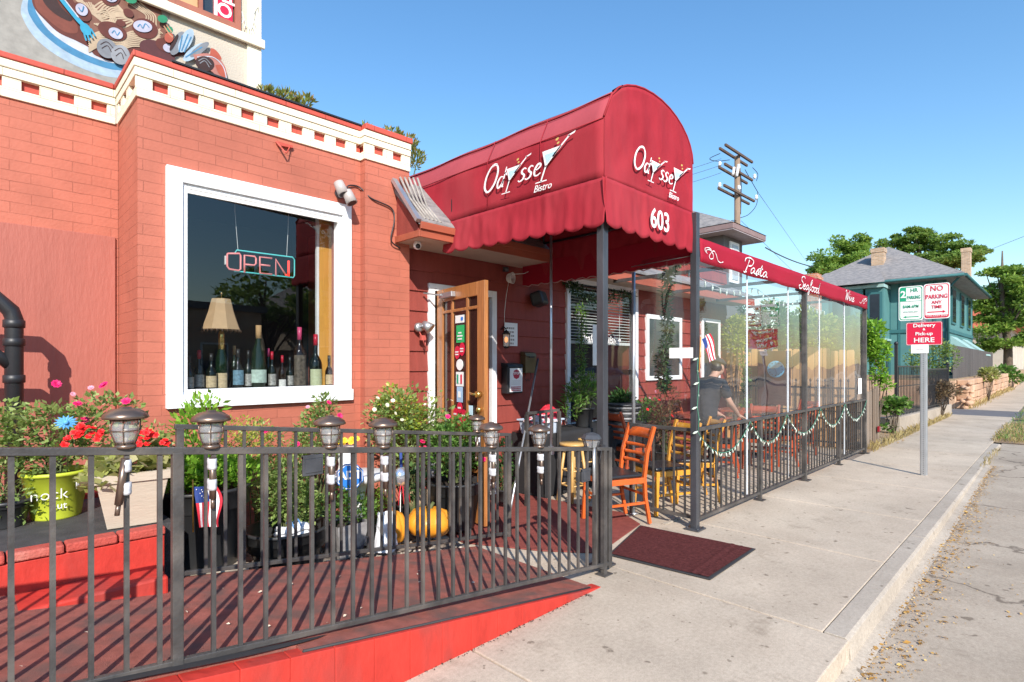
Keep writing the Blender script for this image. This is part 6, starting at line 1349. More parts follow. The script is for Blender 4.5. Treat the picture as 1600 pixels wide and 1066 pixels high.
# ------------------------------------------------------------------ person inside the patio
pe = thing('person', 'person in a black shirt and dark flat cap bending over a patio table', 'person', (6.62, 3.15, 0))
def skin(name, pts, edges, m, parent, sub=2):
    me = bpy.data.meshes.new(name); me.from_pydata([p[:3] for p in pts], edges, []); o = bpy.data.objects.new(name, me); COL.objects.link(o); o.parent = parent; me.materials.append(m)
    s = o.modifiers.new('skin', 'SKIN'); s.use_smooth_shade = True
    for i, p in enumerate(pts): r = p[3]; me.skin_vertices[0].data[i].radius = (r, p[4] if len(p) > 4 else r)
    me.skin_vertices[0].data[0].use_root = True; u = o.modifiers.new('sub', 'SUBSURF'); u.levels = sub; u.render_levels = sub; return o
M_skin = mat('skin', (.58, .33, .23), .55, var=.05); M_shirt = mat('black_shirt', (.022, .024, .03), .85, var=.2); M_pants = mat('dark_trousers', (.03, .03, .035), .85)
# body as one continuous figure: x forward (+X, slightly to -Y), bent at the hips
B = [(-.06, 0, .93, .10, .09), (-.04, 0, 1.05, .09, .11), (.0, 0, 1.20, .085, .11), (.05, 0, 1.34, .075, .10), (.12, 0, 1.43, .055), (.18, 0, 1.48, .055), (.23, 0, 1.56, .085),
     (-.06, -.10, .86, .07), (-.03, -.12, .48, .062), (-.08, -.12, .09, .042), (.04, -.13, .035, .035), (-.06, .10, .86, .07), (-.08, .12, .48, .062), (-.18, .12, .09, .042), (-.06, .13, .035, .035),
     (.06, -.18, 1.34, .048), (.12, -.25, 1.12, .045), (.36, -.20, .98, .034), (.46, -.17, .92, .026), (.06, .18, 1.34, .048), (.15, .24, 1.11, .045), (.38, .16, .96, .034), (.48, .13, .91, .026)]
E = [(0, 1), (1, 2), (2, 3), (3, 4), (4, 5), (5, 6), (0, 7), (7, 8), (8, 9), (9, 10), (0, 11), (11, 12), (12, 13), (13, 14), (3, 15), (15, 16), (16, 17), (17, 18), (3, 19), (19, 20), (20, 21), (21, 22)]
# hands: fingers and thumb
def hand(w, side):
    d = Vector((.9, .1*side, -.35)).normalized(); sd = Vector((0, 1, 0)); pi = len(B); 
    palm = Vector(B[w][:3])+d*.05; B.append((*palm, .028, .018)); E.append((w, pi))
    for k, (o, l) in enumerate(((-.028, .065), (-.010, .075), (.010, .07), (.028, .055))):
        a = palm+d*.035+sd*o; b_ = a+d*l*.5+Vector((0, 0, -.006)); c = b_+(d+Vector((0, 0, -.5))).normalized()*l*.5; i = len(B); B.extend([(*a, .0095), (*b_, .009), (*c, .0075)]); E.extend([(pi, i), (i, i+1), (i+1, i+2)])
    a = palm+sd*(-.03*side)+d*.0; b_ = a+(d*.6-sd*.6*side+Vector((0, 0, -.3))).normalized()*.04; i = len(B); B.extend([(*a, .011), (*b_, .009)]); E.extend([(pi, i), (i, i+1)])
hand(18, -1); hand(22, 1)
body = skin('body', B, E, M_skin, pe, 1)
# face: nose, ears, eyes, mouth on the head
b = MB(); H_ = Vector((.235, 0, 1.575)); fd = Vector((.93, 0, -.36)).normalized(); upv = Vector((.36, 0, .93)); b.ball(tuple(H_+fd*.02), .082, .074, .105, 16, 12); b.tube([H_+fd*.095+upv*.02, H_+fd*.118-upv*.02, H_+fd*.095-upv*.03], [.008, .014, .008], 8)
for s in (-1, 1): b.ball(tuple(H_+Vector((0, s*.078, -.005))), .02, .009, .03, 8, 6)
b.build('head', M_skin, pe)
b = MB(); 
for s in (-1, 1): b.ball(tuple(H_+fd*.090+upv*.022+Vector((0, s*.030, 0))), .010, .010, .007, 8, 6)
b.build('eyes', M_iron, pe); b = MB(); b.tube([H_+fd*.094-upv*.055+Vector((0, -.022, 0)), H_+fd*.100-upv*.055, H_+fd*.094-upv*.055+Vector((0, .022, 0))], .004, 6); b.build('mouth', M_trim, pe)
b = MB(); b.ball(tuple(H_-fd*.035-upv*.01), .070, .078, .085, 14, 10); b.build('hair', M_iron, pe)
b = MB(); Mx = Matrix.Translation(H_+upv*.06) @ fd.to_track_quat('X', 'Z').to_matrix().to_4x4()
b.lathe([(0, .065), (.06, .058), (.098, .02), (.094, -.01), (.085, -.012)], n=20); b.v = [tuple(Mx @ Vector((v[0]*1.12, v[1], v[2]))) for v in b.v]
nb_ = len(b.v); b2 = [(Mx @ Vector(p)) for p in ((.07, -.07, -.004), (.13, -.05, -.012), (.155, 0, -.014), (.13, .05, -.012), (.07, .07, -.004))]; b.prism(b2, (0, 0, .008)); b.build('cap', mat('navy_cap', (.03, .035, .05), .9), pe)
SB = [(-.07, 0, .80, .18, .165), (-.05, 0, .98, .165, .165), (.0, 0, 1.20, .145, .185), (.055, 0, 1.355, .133, .18), (.105, 0, 1.415, .075), (.06, -.19, 1.35, .080), (.11, -.245, 1.16, .066), (.06, .19, 1.35, .080), (.135, .235, 1.15, .066)]
skin('shirt', SB, [(0, 1), (1, 2), (2, 3), (3, 4), (3, 5), (5, 6), (3, 7), (7, 8)], M_shirt, pe, 2)
PB = [(-.07, 0, .95, .150, .135), (-.06, -.10, .84, .105), (-.03, -.12, .48, .080), (-.08, -.12, .10, .062), (-.06, .10, .84, .105), (-.08, .12, .48, .080), (-.18, .12, .10, .062)]
skin('trousers', PB, [(0, 1), (1, 2), (2, 3), (0, 4), (4, 5), (5, 6)], M_pants, pe, 2)
b = MB()
for x, y in ((.0, -.125), (-.10, .125)): b.ball((x, y, .04), .13, .05, .045, 12, 8)
b.build('shoes', M_iron, pe)
pe.rotation_euler = (0, 0, -.15); pe.scale = (.93, .93, .93)

# dark board with a blue round clock and a leafy strand on the cedar fence
bo = thing('menu_board', 'dark red brown board with a round blue clock face hung before the cedar fence', 'board', (0, 0, 0)); XB_ = 11.0
P0, P1 = PX(1184, 632, XB_), PX(1236, 548, XB_); b = MB(); b.box(XB_-.02, P1.y, P0.z, XB_, P0.y, P1.z); bd_ = b.build('panel', mat('dark_red_board', (.07, .025, .02), .4, var=.3), bo, bevel=.008)
P = PX(1212, 577, XB_-.03); b = MB(); b.lathe([(0, -.005), (.15, -.005), (.16, .0), (.15, .02)], tuple(P), 28, ax='x'); ck_ = b.build('clock_face', mat('clock_blue', (.10, .40, .62), .4), bo); b = MB()
for k in range(12): a = k*math.pi/6; b.box(P.x-.0085, P.y+.12*math.cos(a)-.008, P.z+.12*math.sin(a)-.008, P.x-.006, P.y+.12*math.cos(a)+.008, P.z+.12*math.sin(a)+.008)
b.bar((P.x-.009, P.y, P.z), (P.x-.009, P.y+.08, P.z+.03), .01, .002); b.bar((P.x-.009, P.y, P.z), (P.x-.009, P.y-.02, P.z-.10), .008, .002); b.build('clock_marks', M_iron, ck_)
garland('fence_garland', 'dark leafy strand hanging down the cedar fence', [PX(1160, 480, 10.9), PX(1163, 520, 10.9), PX(1160, 560, 10.9), PX(1166, 600, 10.9), PX(1163, 640, 10.9)], .09, 1100, L_mid, .08)

bush('dry_plant', 'tall dry red brown plant in a pot behind the side vinyl sheet', 1040, 760, 3.85, .0, [(0, 0, .70, .26, .2, .28), (.1, 0, 1.0, .16, .14, .2), (-.2, 0, .8, .12, .1, .3)], 1100, .06, leaf_mat('red_brown_leaf', (.20, .07, .045), (.34, .22, .12)), [([(1012, 640), (1030, 625), (1050, 650)], M_redflower, .025)], pr=(.14, .18, .32), asp=.3)
bush('dry_plant', 'leafy green pot plant with pale flowers just right of the inner pole', 1010, 720, 4.15, .0, [(0, 0, .85, .24, .2, .18), (.12, 0, .70, .2, .14, .16)], 700, .06, L_mid, [([(1000, 605), (1024, 612), (1015, 622)], M_palepink, .022)], pr=(.14, .18, .4))
# ------------------------------------------------------------------ parking sign
XS, YSg = 9.22, 1.33
sp = thing('parking_sign', 'perforated steel pole with parking signs and a red delivery sign on the kerb', 'sign', (XS, YSg, 0))
b = MB(); H_ = 2.16
b.box(-.022, -.026, 0, -.018, .026, H_); b.box(-.018, -.026, 0, .012, -.022, H_); b.box(-.018, .022, 0, .012, .026, H_); b.box(.012, -.042, 0, .016, -.022, H_); b.box(.012, .022, 0, .016, .042, H_)
pl = b.build('pole', M_silver, sp)
b = MB()
for k in range(84): b.lathe([(0, 0), (.0048, 0)], (-.0225, 0, .03+k*.0254), 8, ax='x', sm=False)
b.build('punched_holes', M_iron, pl)
def plate(name, y0, y1, z0, z1, m, border, fr=.010, r=.03):
    """rounded plate facing -X; y0 is the left edge as read (larger Y)"""
    def outline(i, x):
        a, c, d, e = y0-i, y1+i, z0+i, z1-i; P = []
        for (cy, cz, s) in ((a-r, e-r, 0), (c+r, e-r, 1), (c+r, d+r, 2), (a-r, d+r, 3)):
            for k in range(5):
                t = math.pi/2*(1-k/4)+0; ang = {0: math.pi-(k*math.pi/8), 1: math.pi/2-k*math.pi/8, 2: -k*math.pi/8, 3: -math.pi/2-k*math.pi/8}[s]
                P.append((x, cy-r*math.cos(ang), cz+r*math.sin(ang)))
        return P
    b = MB(); b.prism(outline(0, 0-.030), (.004, 0, 0)); pp_ = b.build(name, m, sp)
    if border:
        A_, B_ = outline(fr, -.0315), outline(fr*1.9, -.0315); b = MB(); n = len(A_); b.v = A_+B_
        for i in range(n): b.face((i, (i+1) % n, n+(i+1) % n, n+i))
        b.build('border', border, pp_)
    return pp_
def stext(par, s, yc, zc, size, m, wid=.9, bold=.002): text('lettering', s, size, m, par, (-.033, yc, zc), (0, -1, 0), (0, 0, 1), wid=wid, bold=bold)
def arrow(par, y0, y1, z, h, m):
    b = MB(); d = 1 if y1 < y0 else -1; hd = y1+d*.035
    b.prism([(-.0325, y0, z-h), (-.0325, hd, z-h), (-.0325, hd, z+h), (-.0325, y0, z+h)], (.001, 0, 0)); b.prism([(-.0325, hd, z-h*2.8), (-.0325, y1, z), (-.0325, hd, z+h*2.8)], (.001, 0, 0)); b.build('arrow', m, par)
# right: NO PARKING ANY TIME
p1 = plate('no_parking_plate', -.015+.01, -.285, .615+1.50, 1.085+1.50, M_paper, M_signred)
yc = -.145; stext(p1, 'NO', yc, 2.515, .10, M_signred, .9, .001); stext(p1, 'PARKING', yc, 2.408, .080, M_signred, .70, .001); stext(p1, 'ANY', yc, 2.332, .058, M_signred, .9, .001); stext(p1, 'TIME', yc, 2.270, .058, M_signred, .9, .001); arrow(p1, -.045, -.245, 2.205, .007, M_signred)
MB().box(-.0325, -.020, 2.135, -.0315, -.270, 2.165).build('red_strip', M_signred, p1); text('lettering', 'TOW AWAY ZONE', .026, M_paper, p1, (-.0340, yc, 2.150), (0, -1, 0), (0, 0, 1))
# left: 2 HR PARKING
p2 = plate('hour_parking_plate', .275, .0, 2.105, 2.575, M_paper, M_signgreen)
MB().box(-.0325, .258, 2.37, -.0315, .190, 2.555).build('green_block', M_signgreen, p2); text('lettering', '2', .13, M_paper, p2, (-.0345, .224, 2.462), (0, -1, 0), (0, 0, 1), bold=.003)
stext(p2, 'HR', .10, 2.515, .072, M_signgreen, .9, .001); stext(p2, 'PARKING', .104, 2.418, .064, M_signgreen, .56, .0008); MB().box(-.0325, .189, 2.366, -.0318, .018, 2.371).build('rule', M_signgreen, p2)
stext(p2, '8AM-6PM', .138, 2.295, .060, M_signgreen, .74, .0005); stext(p2, 'SUN & HOL EXC', .138, 2.225, .026, mat('faded_green_ink', (.45, .60, .52), .6), .85); arrow(p2, .05, .225, 2.155, .006, M_signgreen)
# delivery sign
p3 = plate('delivery_plate', .19, -.205, 1.765, 2.075, M_signred, M_paper, fr=.004, r=.018)
for s, z, sz, wd_ in (('Delivery', 2.030, .066, 1.08), ('&', 1.977, .042, 1), ('Pick-up', 1.918, .062, 1.05), ('HERE', 1.830, .090, 1.1)): stext(p3, s, -.008, z, sz, M_paper, wd_, .0012)
p4 = plate('blank_plate', .135, -.06, 1.655, 1.775, M_paper, None, r=.006); 
for o in [p4]: o.location.x = -.004
stext(p4, '- - - - - -', .04, 1.705, .03, MATS['faded_ink'], .8)

# ------------------------------------------------------------------ beyond the patio: cedar fence, iron fence, walls
def board_fence(name, label, P0, P1, h, bw, m, gap=.006, dog=False, z0=0, rails=True, hv=.02, seed=1):
    P0 = Vector(P0); P1 = Vector(P1); d = P1-P0; L_ = d.length; d.normalize(); nn = Vector((-d.y, d.x, 0)); t = thing(name, label, 'fence', tuple(P0)); b = MB(); r_ = random.Random(seed); x = 0
    while x < L_-bw*.5:
        hh = h+r_.uniform(-hv, hv); a = d*x; c = d*(x+bw-gap)
        pts = [a+Vector((0, 0, z0)), c+Vector((0, 0, z0)), c+Vector((0, 0, hh-(.03 if dog else 0))), c-d*(bw*.12 if dog else .001)+Vector((0, 0, hh)), a+d*(bw*.12 if dog else .001)+Vector((0, 0, hh)), a+Vector((0, 0, hh-(.03 if dog else 0)))]
        b.prism([p+nn*r_.uniform(0, .004) for p in pts], nn*.018); x += bw
    b.build('boards', m, t)
    if rails: b = MB(); b.bar(nn*.04+Vector((0, 0, z0+h*.25)), d*L_+nn*.04+Vector((0, 0, z0+h*.25)), .03, .08); b.bar(nn*.04+Vector((0, 0, h*.8)), d*L_+nn*.04+Vector((0, 0, h*.8)), .03, .08); b.build('rails', m, t)
    return t
board_fence('cedar_fence', 'fresh golden cedar board fence closing the far end of the patio', (11.25, 5.6, 0), (11.25, 2.62, 0), 1.80, .13, M_fwood, dog=True, hv=.05, gap=.014)
board_fence('weathered_fence', 'short weathered grey board fence just past the patio', (10.98, 2.45, 0), (12.0, 2.50, 0), 1.02, .12, M_gwood)
t = thing('fence_post', 'grey metal fence post with a red reflector past the patio', 'post', (12.05, 2.45, 0)); b = MB(); b.box(-.03, -.03, 0, .03, .03, 1.1); b.box(-.09, .0, 0, -.05, .04, 1.05); b.build('post', M_gwood, t); b = MB(); b.box(-.07, -.06, .26, .02, -.031, .36); b.build('reflector', mat('dark_red_plastic', (.25, .01, .02), .3), t)
def iron_fence(label, P0, P1, h, zb, n, posts=(0, 1), finial=False, pr=.03, ph=None):
    P0 = Vector(P0); P1 = Vector(P1); d = P1-P0; t = thing('iron_fence', label, 'fence', tuple(P0))
    b = MB(); b.bar((0, 0, zb+.10), d+Vector((0, 0, zb+.10)), .02, .03); b.build('bottom_rail', M_iron, t); b = MB(); b.bar((0, 0, zb+h-.12), d+Vector((0, 0, zb+h-.12)), .02, .03); b.bar((0, 0, zb+h*.55), d+Vector((0, 0, zb+h*.55)), .015, .02); b.build('top_rail', M_iron, t)
    bm = MB(); bm.box(-.008, -.008, zb+.03, .008, .008, zb+h-(.0 if finial else .12)); 
    if finial: bm.lathe([(.008, zb+h-.02), (.022, zb+h+.01), (0, zb+h+.06)], n=6)
    me = bm.mesh('bar', M_iron)
    for i in range(n): inst('bar', me, t, tuple(d*((i+.5)/n)))
    for u in posts: b = MB(); b.box(-pr, -pr, zb-.1, pr, pr, zb+(ph or h)); b.ball((0, 0, zb+(ph or h)+.03), .045); b.build('post', M_iron, t, loc=tuple(d*u))
    return t
iron_fence('black iron fence in front of the cedar boards inside the patio', (11.12, 4.6, 0), (11.12, 2.5, 0), 1.20, .0, 17, (), finial=True)
iron_fence('black iron fence on the concrete curb beside the pavement, left of the pole', (14.9, 2.65, 0), (17.3, 2.52, 0), 1.28, .30, 18, (0,), ph=1.65)
iron_fence('black iron fence on the concrete curb ending at the alley corner', (17.6, 2.5, 0), (20.8, 2.42, 0), 1.20, .30, 24, (0, 1))
iron_fence('tall black iron fence running back from the street past the patio', (14.9, 2.75, 0), (14.9, 7.0, 0), 1.9, .1, 26, ())
t = thing('concrete_curb', 'low pale concrete curb wall under the iron fence', 'wall', (0, 0, 0)); b = MB(); b.prism([(14.75, 2.55, 0), (17.4, 2.42, 0), (17.4, 2.66, 0), (14.75, 2.80, 0)], (0, 0, .33)); b.prism([(17.42, 2.42, 0), (20.95, 2.34, 0), (20.95, 2.56, 0), (17.42, 2.66, 0)], (0, 0, .32)); b.box(14.75, 2.81, 0, 14.95, 7, .3); b.build('curb', M_conc2, t, bevel=.012)
MB().box(14.96, 2.6, -.1, 21, 12, .26).build('yard', M_dirt)['kind'] = 'structure'
MB().box(24.2, 2.62, -.1, 80, 16, 1.0).build('raised_yard', M_dirt)['kind'] = 'structure'
t = thing('stone_wall', 'sandstone block retaining wall beyond the alley', 'wall', (0, 0, 0)); b = MB(); rng = random.Random(9); x = 24.2
rows = [(0, .26), (.27, .52), (.53, .76), (.77, .98)]
for (z0, z1) in rows:
    x = 24.2+(rng.random()*.6 if z0 else 0)
    while x < 58:
        l = rng.uniform(.9, 1.7); o = rng.uniform(-.03, .03); b.box(x, 2.30+o, z0, min(x+l-.025, 58), 2.60, z1-.01)
        x += l
b.box(24.18, 2.6, 0, 24.45, 7, .95); b.build('blocks', M_stone, t, bevel=.025)
b = MB(); t = thing('rubble_heap', 'loose stones at the corner of the sandstone wall', 'rubble', (24.3, 2.35, 0)); rr = random.Random(4)
for _ in range(26): b.ball((rr.uniform(-.3, .9), rr.uniform(-.12, .15), rr.uniform(0, .9)), rr.uniform(.06, .16), rr.uniform(.06, .12), rr.uniform(.05, .1), 7, 5)
b.build('stones', M_stone, t)
board_fence('slat_fence', 'dark grey brown board fence standing on the stone wall', (25.0, 2.75, .95), (43, 2.9, .95), 1.25, .15, M_slat, hv=.0, seed=3, gap=.012)
board_fence('slat_fence', 'dark grey board panel behind the iron fence', (17.2, 5.2, 0), (20.5, 4.9, 0), 1.9, .15, M_slat, hv=.01, seed=5)
# ------------------------------------------------------------------ teal house
hs = thing('teal_house', 'two storey teal house with grey hipped roof and tan brick chimneys', 'house', (0, 0, 0))
HX0, HX1, HY0, HY1 = 32.5, 43.0, 3.85, 9.4; ZE = 5.75
b = MB()
b.box(HX0, HY0, 0, HX1, HY1, ZE); b.build('wall', M_teal, hs)
b = MB()
for y in (4.5, 5.05, 5.6, 6.0): b.box(HX0-.03, y, 1.0, HX0-.001, y+.10, ZE-.1)
b.box(HX0-.035, HY0-.035, .5, HX0+.12, HY0+.10, ZE); b.box(HX0-.035, HY0+.35, .5, HX0-.001, HY0+.47, ZE); b.box(HX0-.06, HY0-.06, 3.05, HX0-.0011, HY1, 3.22); b.box(HX0, HY0-.06, 3.05, HX1, HY0-.001, 3.22); b.box(HX1-.1, HY0-.03, .5, HX1+.02, HY0-.001, ZE); b.build('corner_boards', M_teald, hs)
# bay on the left flank
b = MB(); b.box(31.2, 6.05, 2.75, HX0-.001, 6.8, 5.2); b.box(31.1, 6.9, 1.0, HX0-.001, 9.2, 5.35); b.build('bay', M_teal, hs)
b = MB(); b.box(31.0, 6.0, 5.21, HX0, 9.3, 5.36); b.box(31.1, 5.98, 2.66, HX0, 6.85, 2.76); b.build('bay_cornice', mat('pale_teal', (.30, .46, .45), .7), hs)
def hwin(x0, y0, x1, y1, z0, z1, ax):
    b = MB()
    if ax == 'x': b.box(x0-.06, y0-.1, z0-.1, x0-.002, y1+.1, z1+.1); w = b.build('window', M_teald, hs); MB().box(x0-.07, y0, z0, x0-.061, y1, z1).build('pane', M_farglass, w)
    else: b.box(x0-.1, y0-.06, z0-.1, x1+.1, y0-.002, z1+.1); w = b.build('window', M_teald, hs); MB().box(x0, y0-.07, z0, x1, y0-.061, z1).build('pane', M_farglass, w)
hwin(31.2, 6.2, 0, 6.6, 3.4, 4.9, 'x'); hwin(31.1, 7.4, 0, 8.2, 3.4, 4.8, 'x'); hwin(HX0, 7, 0, 7.6, 1.2, 2.4, 'x')
for x in (34.2, 37.5, 40.5): hwin(x, HY0, x+1.2, 0, 3.6, 5.2, 'y'); hwin(x, HY0, x+1.2, 0, 1.1, 2.5, 'y')
# awning hoods on the street side
for x in (34.0, 38.5):
    b = MB(); b.prism([(x, HY0-.002, 2.9), (x, HY0-1.0, 2.05), (x, HY0-1.0, 1.98), (x, HY0-.002, 2.2)], (2.4, 0, 0)); b.build('window_hood', mat('pale_teal', (.30, .46, .45), .7), hs)
b = MB(); e = .75; A_ = [(HX0-e, HY0-e, ZE-.1), (HX1+e, HY0-e, ZE-.1), (HX1+e, HY1+e, ZE-.1), (HX0-e, HY1+e, ZE-.1)]
ym = (HY0+HY1)/2; q1_, q2_ = (HX0+2.8, ym, ZE+2.1), (HX1-2.8, ym, ZE+2.1); b.v = A_+[q1_, q2_]+[(x, y, z-.18) for x, y, z in A_]
for f in ((0, 1, 5, 4), (1, 2, 5), (2, 3, 4, 5), (3, 0, 4), (0, 6, 7, 1), (1, 7, 8, 2), (2, 8, 9, 3), (3, 9, 6, 0), (6, 9, 8, 7)): b.face(f)
b.build('roof', M_shingle, hs)
b = MB(); b.prism([(30.6, 5.9, 5.40), (30.6, 9.6, 5.40), (32.4, 8.9, 6.3), (32.4, 6.5, 6.3)], (.05, 0, .05)); b.build('roof', M_shingle, hs)
b = MB(); b.tube([(HX0-e, HY0-e-.05, ZE-.2), (HX1+e, HY0-e-.05, ZE-.2)], .07, 6); b.tube([(HX0-e-.05, HY0-e, ZE-.2), (HX0-e-.05, HY1+e, ZE-.2)], .07, 6); b.tube([(HX0-.5, HY0-.6, ZE-.2), (HX0-.1, HY0-.1, ZE-.7), (HX0-.1, HY0-.1, .5)], .05, 6); b.build('gutter', M_teald, hs)
def chim(x, y, z0, z1, a, c): b = MB(); b.box(x-a, y-c, z0, x+a, y+c, z1-.1); b.box(x-a-.03, y-c-.03, z1-.22, x+a+.03, y+c+.03, z1); b.build('chimney', M_tbrick, hs)
P = PX(1373, 420, 33.6); chim(33.6, P.y, 5.4, PX(1373, 389, 33.6).z, .3, .27)
P = PX(1510, 420, 41.5); chim(41.5, P.y, 5.5, PX(1510, 389, 41.5).z, .35, .20)
b = MB(); P = PX(1397, 403, 35.5); b.lathe([(.08, -.4), (.08, .0), (0, 0)], tuple(P), 8); b.build('vent_pipe', M_silver, hs)
# clay roofed house further on and a pale one
for (nm, lab, x0, y0, x1, y1, ze, m, rf) in (('clay_roof_house', 'low house with an orange clay tile roof behind the dark fence', 55, 2.8, 66, 9, 4.3, M_up, M_clay), ('pale_house', 'pale stucco house far down the street behind the trees', 74, 3.2, 88, 12, 4.0, M_up, M_shingle)):
    t = thing(nm, lab, 'house', (0, 0, 0)); MB().box(x0, y0, 0, x1, y1, ze).build('wall', m, t); b = MB(); e = .8; ym = (y0+y1)/2
    b.v = [(x0-e, y0-e, ze), (x1+e, y0-e, ze), (x1+e, y1+e, ze), (x0-e, y1+e, ze), (x0+3, ym, ze+2.2), (x1-3, ym, ze+2.2)]
    for f in ((0, 1, 5, 4), (1, 2, 5), (2, 3, 4, 5), (3, 0, 4), (3, 2, 1, 0)): b.face(f)
    b.build('roof', rf, t)
    for k in range(3): b = MB(); b.box(x0-.03, y0+1+k*1.8, 1.4, x0-.001, y0+1.9+k*1.8, 2.9); b.build('window', M_farglass, t)
# grey neighbour house with deep eave
g = thing('grey_house', 'grey neighbour house with a deep mauve eave rising above the patio valance', 'house', (0, 0, 0))
cx_, cy_ = 17.9, 7.62; zE = 6.0
C = PY(1146, 355, 7.0); cx_, cy_, zE = C.x, C.y, C.z; RX = PY(1197, 385, 7.0).x
b = MB(); b.box(cx_+.55, cy_+.55, 0, RX-.6, cy_+7, zE); b.build('wall', M_grey, g)
b = MB(); b.box(cx_, cy_, zE-.02, RX, cy_+8, zE+.16); b.build('eave', M_mauve, g, bevel=.02); MB().box(cx_+.02, cy_+.02, zE-.045, RX-.02, cy_+7.9, zE-.021).build('soffit', mat('mauve_soffit', (.40, .34, .36), .7), g)
b = MB(); b.v = [(cx_-.02, cy_-.02, zE+.162), (RX, cy_-.02, zE+.162), (RX, cy_+8, zE+.162), (cx_-.02, cy_+8, zE+.162), ((cx_+RX)/2, cy_+2.2, zE+1.25), ((cx_+RX)/2, cy_+6.5, zE+1.25)]
for f in ((0, 1, 4), (1, 2, 5, 4), (2, 3, 5), (3, 0, 4, 5)): b.face(f)
b.build('roof', M_shingle, g)
b = MB(); P = PY(1121, 352, cy_+5); b.box(P.x-.3, P.y-.3, zE, P.x+.3, P.y+.3, P.z+.15); b.build('chimney', M_obrick, g)
b = MB(); q0_, q1_ = cx_+.95, RX-.95; b.box(q0_, cy_+.50, zE-1.5, q1_, cy_+.549, zE-.18); w = b.build('window', M_white, g); MB().box(q0_+.12, cy_+.48, zE-1.4, q1_-.12, cy_+.499, zE-.28).build('pane', mat('sheer_pane', (.45, .47, .50), .2), w)
# brick chimney stub seen over the valance
t = thing('brick_chimney', 'orange brick chimney stub just above the word Seafood', 'chimney', tuple(PY(1268, 434, 7.0)-Vector((0, 0, 3)))); b = MB(); b.box(-.28, -.28, 0, .28, .28, 3.12); b.box(-.33, -.33, 2.9, .33, .33, 3.0); b.build('stack', M_obrick, t)
t['label'] = 'orange brick chimney stub rising just above the middle of the crimson valance'
# low shed roof under it
t = thing('low_outbuilding', 'low outbuilding with a pale roof edge behind the crimson valance', 'shed', (0, 0, 0)); P = PY(1268, 434, 7.0); b = MB(); b.box(P.x-1.2, 6.2, 0, P.x+4.5, 10, 2.9); b.build('wall', M_grey, t); b = MB(); b.prism([(P.x-1.5, 5.9, 2.9), (P.x+4.8, 5.9, 2.9), (P.x+4.8, 10, 3.7), (P.x-1.5, 10, 3.7)], (0, 0, .08)); b.build('roof', M_shingle, t)
# ------------------------------------------------------------------ utility pole and wires
YU2 = 12.0
up = thing('utility_pole', 'weathered wooden utility pole with three pairs of crossarms and insulators', 'utility pole', (PY(1152, 300, YU2).x, YU2, 0)); bx = up.location.x
zt_ = PY(1155, 246, YU2).z; b = MB(); b.tube([(0, 0, 0), (0, 0, zt_)], [.19, .14], 12); b.build('pole', M_pole, up)
sc_ = (bx+YU2)/1.414/F
M_ins = mat('porcelain', (.70, .72, .76), .25)
for (y, xa, xb, dbl) in ((244, 1127, 1176, 1), (273, 1126, 1176, 1), (305, 1125, 1179, 1)):
    z = PY(1152, y, YU2).z; a = PY(xa, 0, YU2).x-bx; e = PY(xb, 0, YU2).x-bx
    for s in (-1, 1):
        b = MB(); b.box(a+(.0 if s < 0 else .25), s*.20-.05, z-.06, e-(.25 if s > 0 else .55), s*.20+.05, z+.06); b.build('crossarm', M_arm, up, bevel=.01)
    if y > 250:
        for k, u in enumerate((.12, .38, .62, .9)): 
            b = MB(); X = a+(e-a)*u; b.lathe([(.02, z+.08), (.06, z+.14), (.10, z+.20), (.06, z+.24), (.09, z+.30), (.04, z+.36), (0, z+.37)], (X, -.26 if k % 2 else .26, 0), 10); b.build('insulator', M_ins, up)
b = MB()
for (x, y0, y1) in ((1147, 262, 268), (1153, 262, 270)): b.tube([PY(x, y0, YU2-.35)-up.location, PY(x-2, y1+6, YU2-.35)-up.location], .07, 8)
b.build('fuse_cutouts', M_ins, up); b = MB()
def W(*pts, r=.018, dy=0): b.tube(catmull([PY(x, y, YU2+dy)-up.location for x, y in pts], 6), r, 5)
W((1125, 240), (1109, 248), (1120, 252), (1140, 250)); W((1176, 262), (1184, 272), (1182, 283)); W((1184, 300), (1182, 320), (1170, 335), (1155, 341)); W((1152, 345), (1143, 345), (1133, 352)); W((1156, 262), (1158, 290), (1157, 335), r=.03); W((1164, 265), (1178, 290), (1185, 302))
b.build('jumper_cables', M_iron, up)
def wire(label, P, Q, r=.012, sag=.3):
    t = thing('overhead_wire', label, 'wire', tuple(P)); P, Q = Vector(P), Vector(Q); b = MB(); b.tube([(P.lerp(Q, i/14)-P)+Vector((0, 0, -sag*4*(i/14)*(1-i/14))) for i in range(15)], r, 5); b.build('wire', M_dark, t)
P0 = PY(1186, 303, YU2); wire('thin wire sloping from the pole down towards the trees', P0, PY(1262, 412, YU2+8), .012, .0)
wire('thicker service cable from the grey eave to the brick chimney', PY(1196, 387, 7.2), PY(1270, 417, 7.0), .022, .08)
wire('faint wire from the pole down behind the crimson valance', PY(1158, 345, YU2), PY(1240, 425, YU2), .010, .0)
for k, (y0, y1) in enumerate(((262, 250), (272, 258), (284, 271))): wire(('uppermost', 'middle', 'lowest')[k]+' of three faint wires running left from the utility pole', PY(1127, y0-14, YU2), PY(900, y1+50, YU2+2), .010, .2)
wire('faint wire crossing the sky at the far right', PY(1540, 393, 3), PY(1620, 388, -1) if 0 else Vector((30, -2, PY(1540, 393, 3).z)), .01, .0)
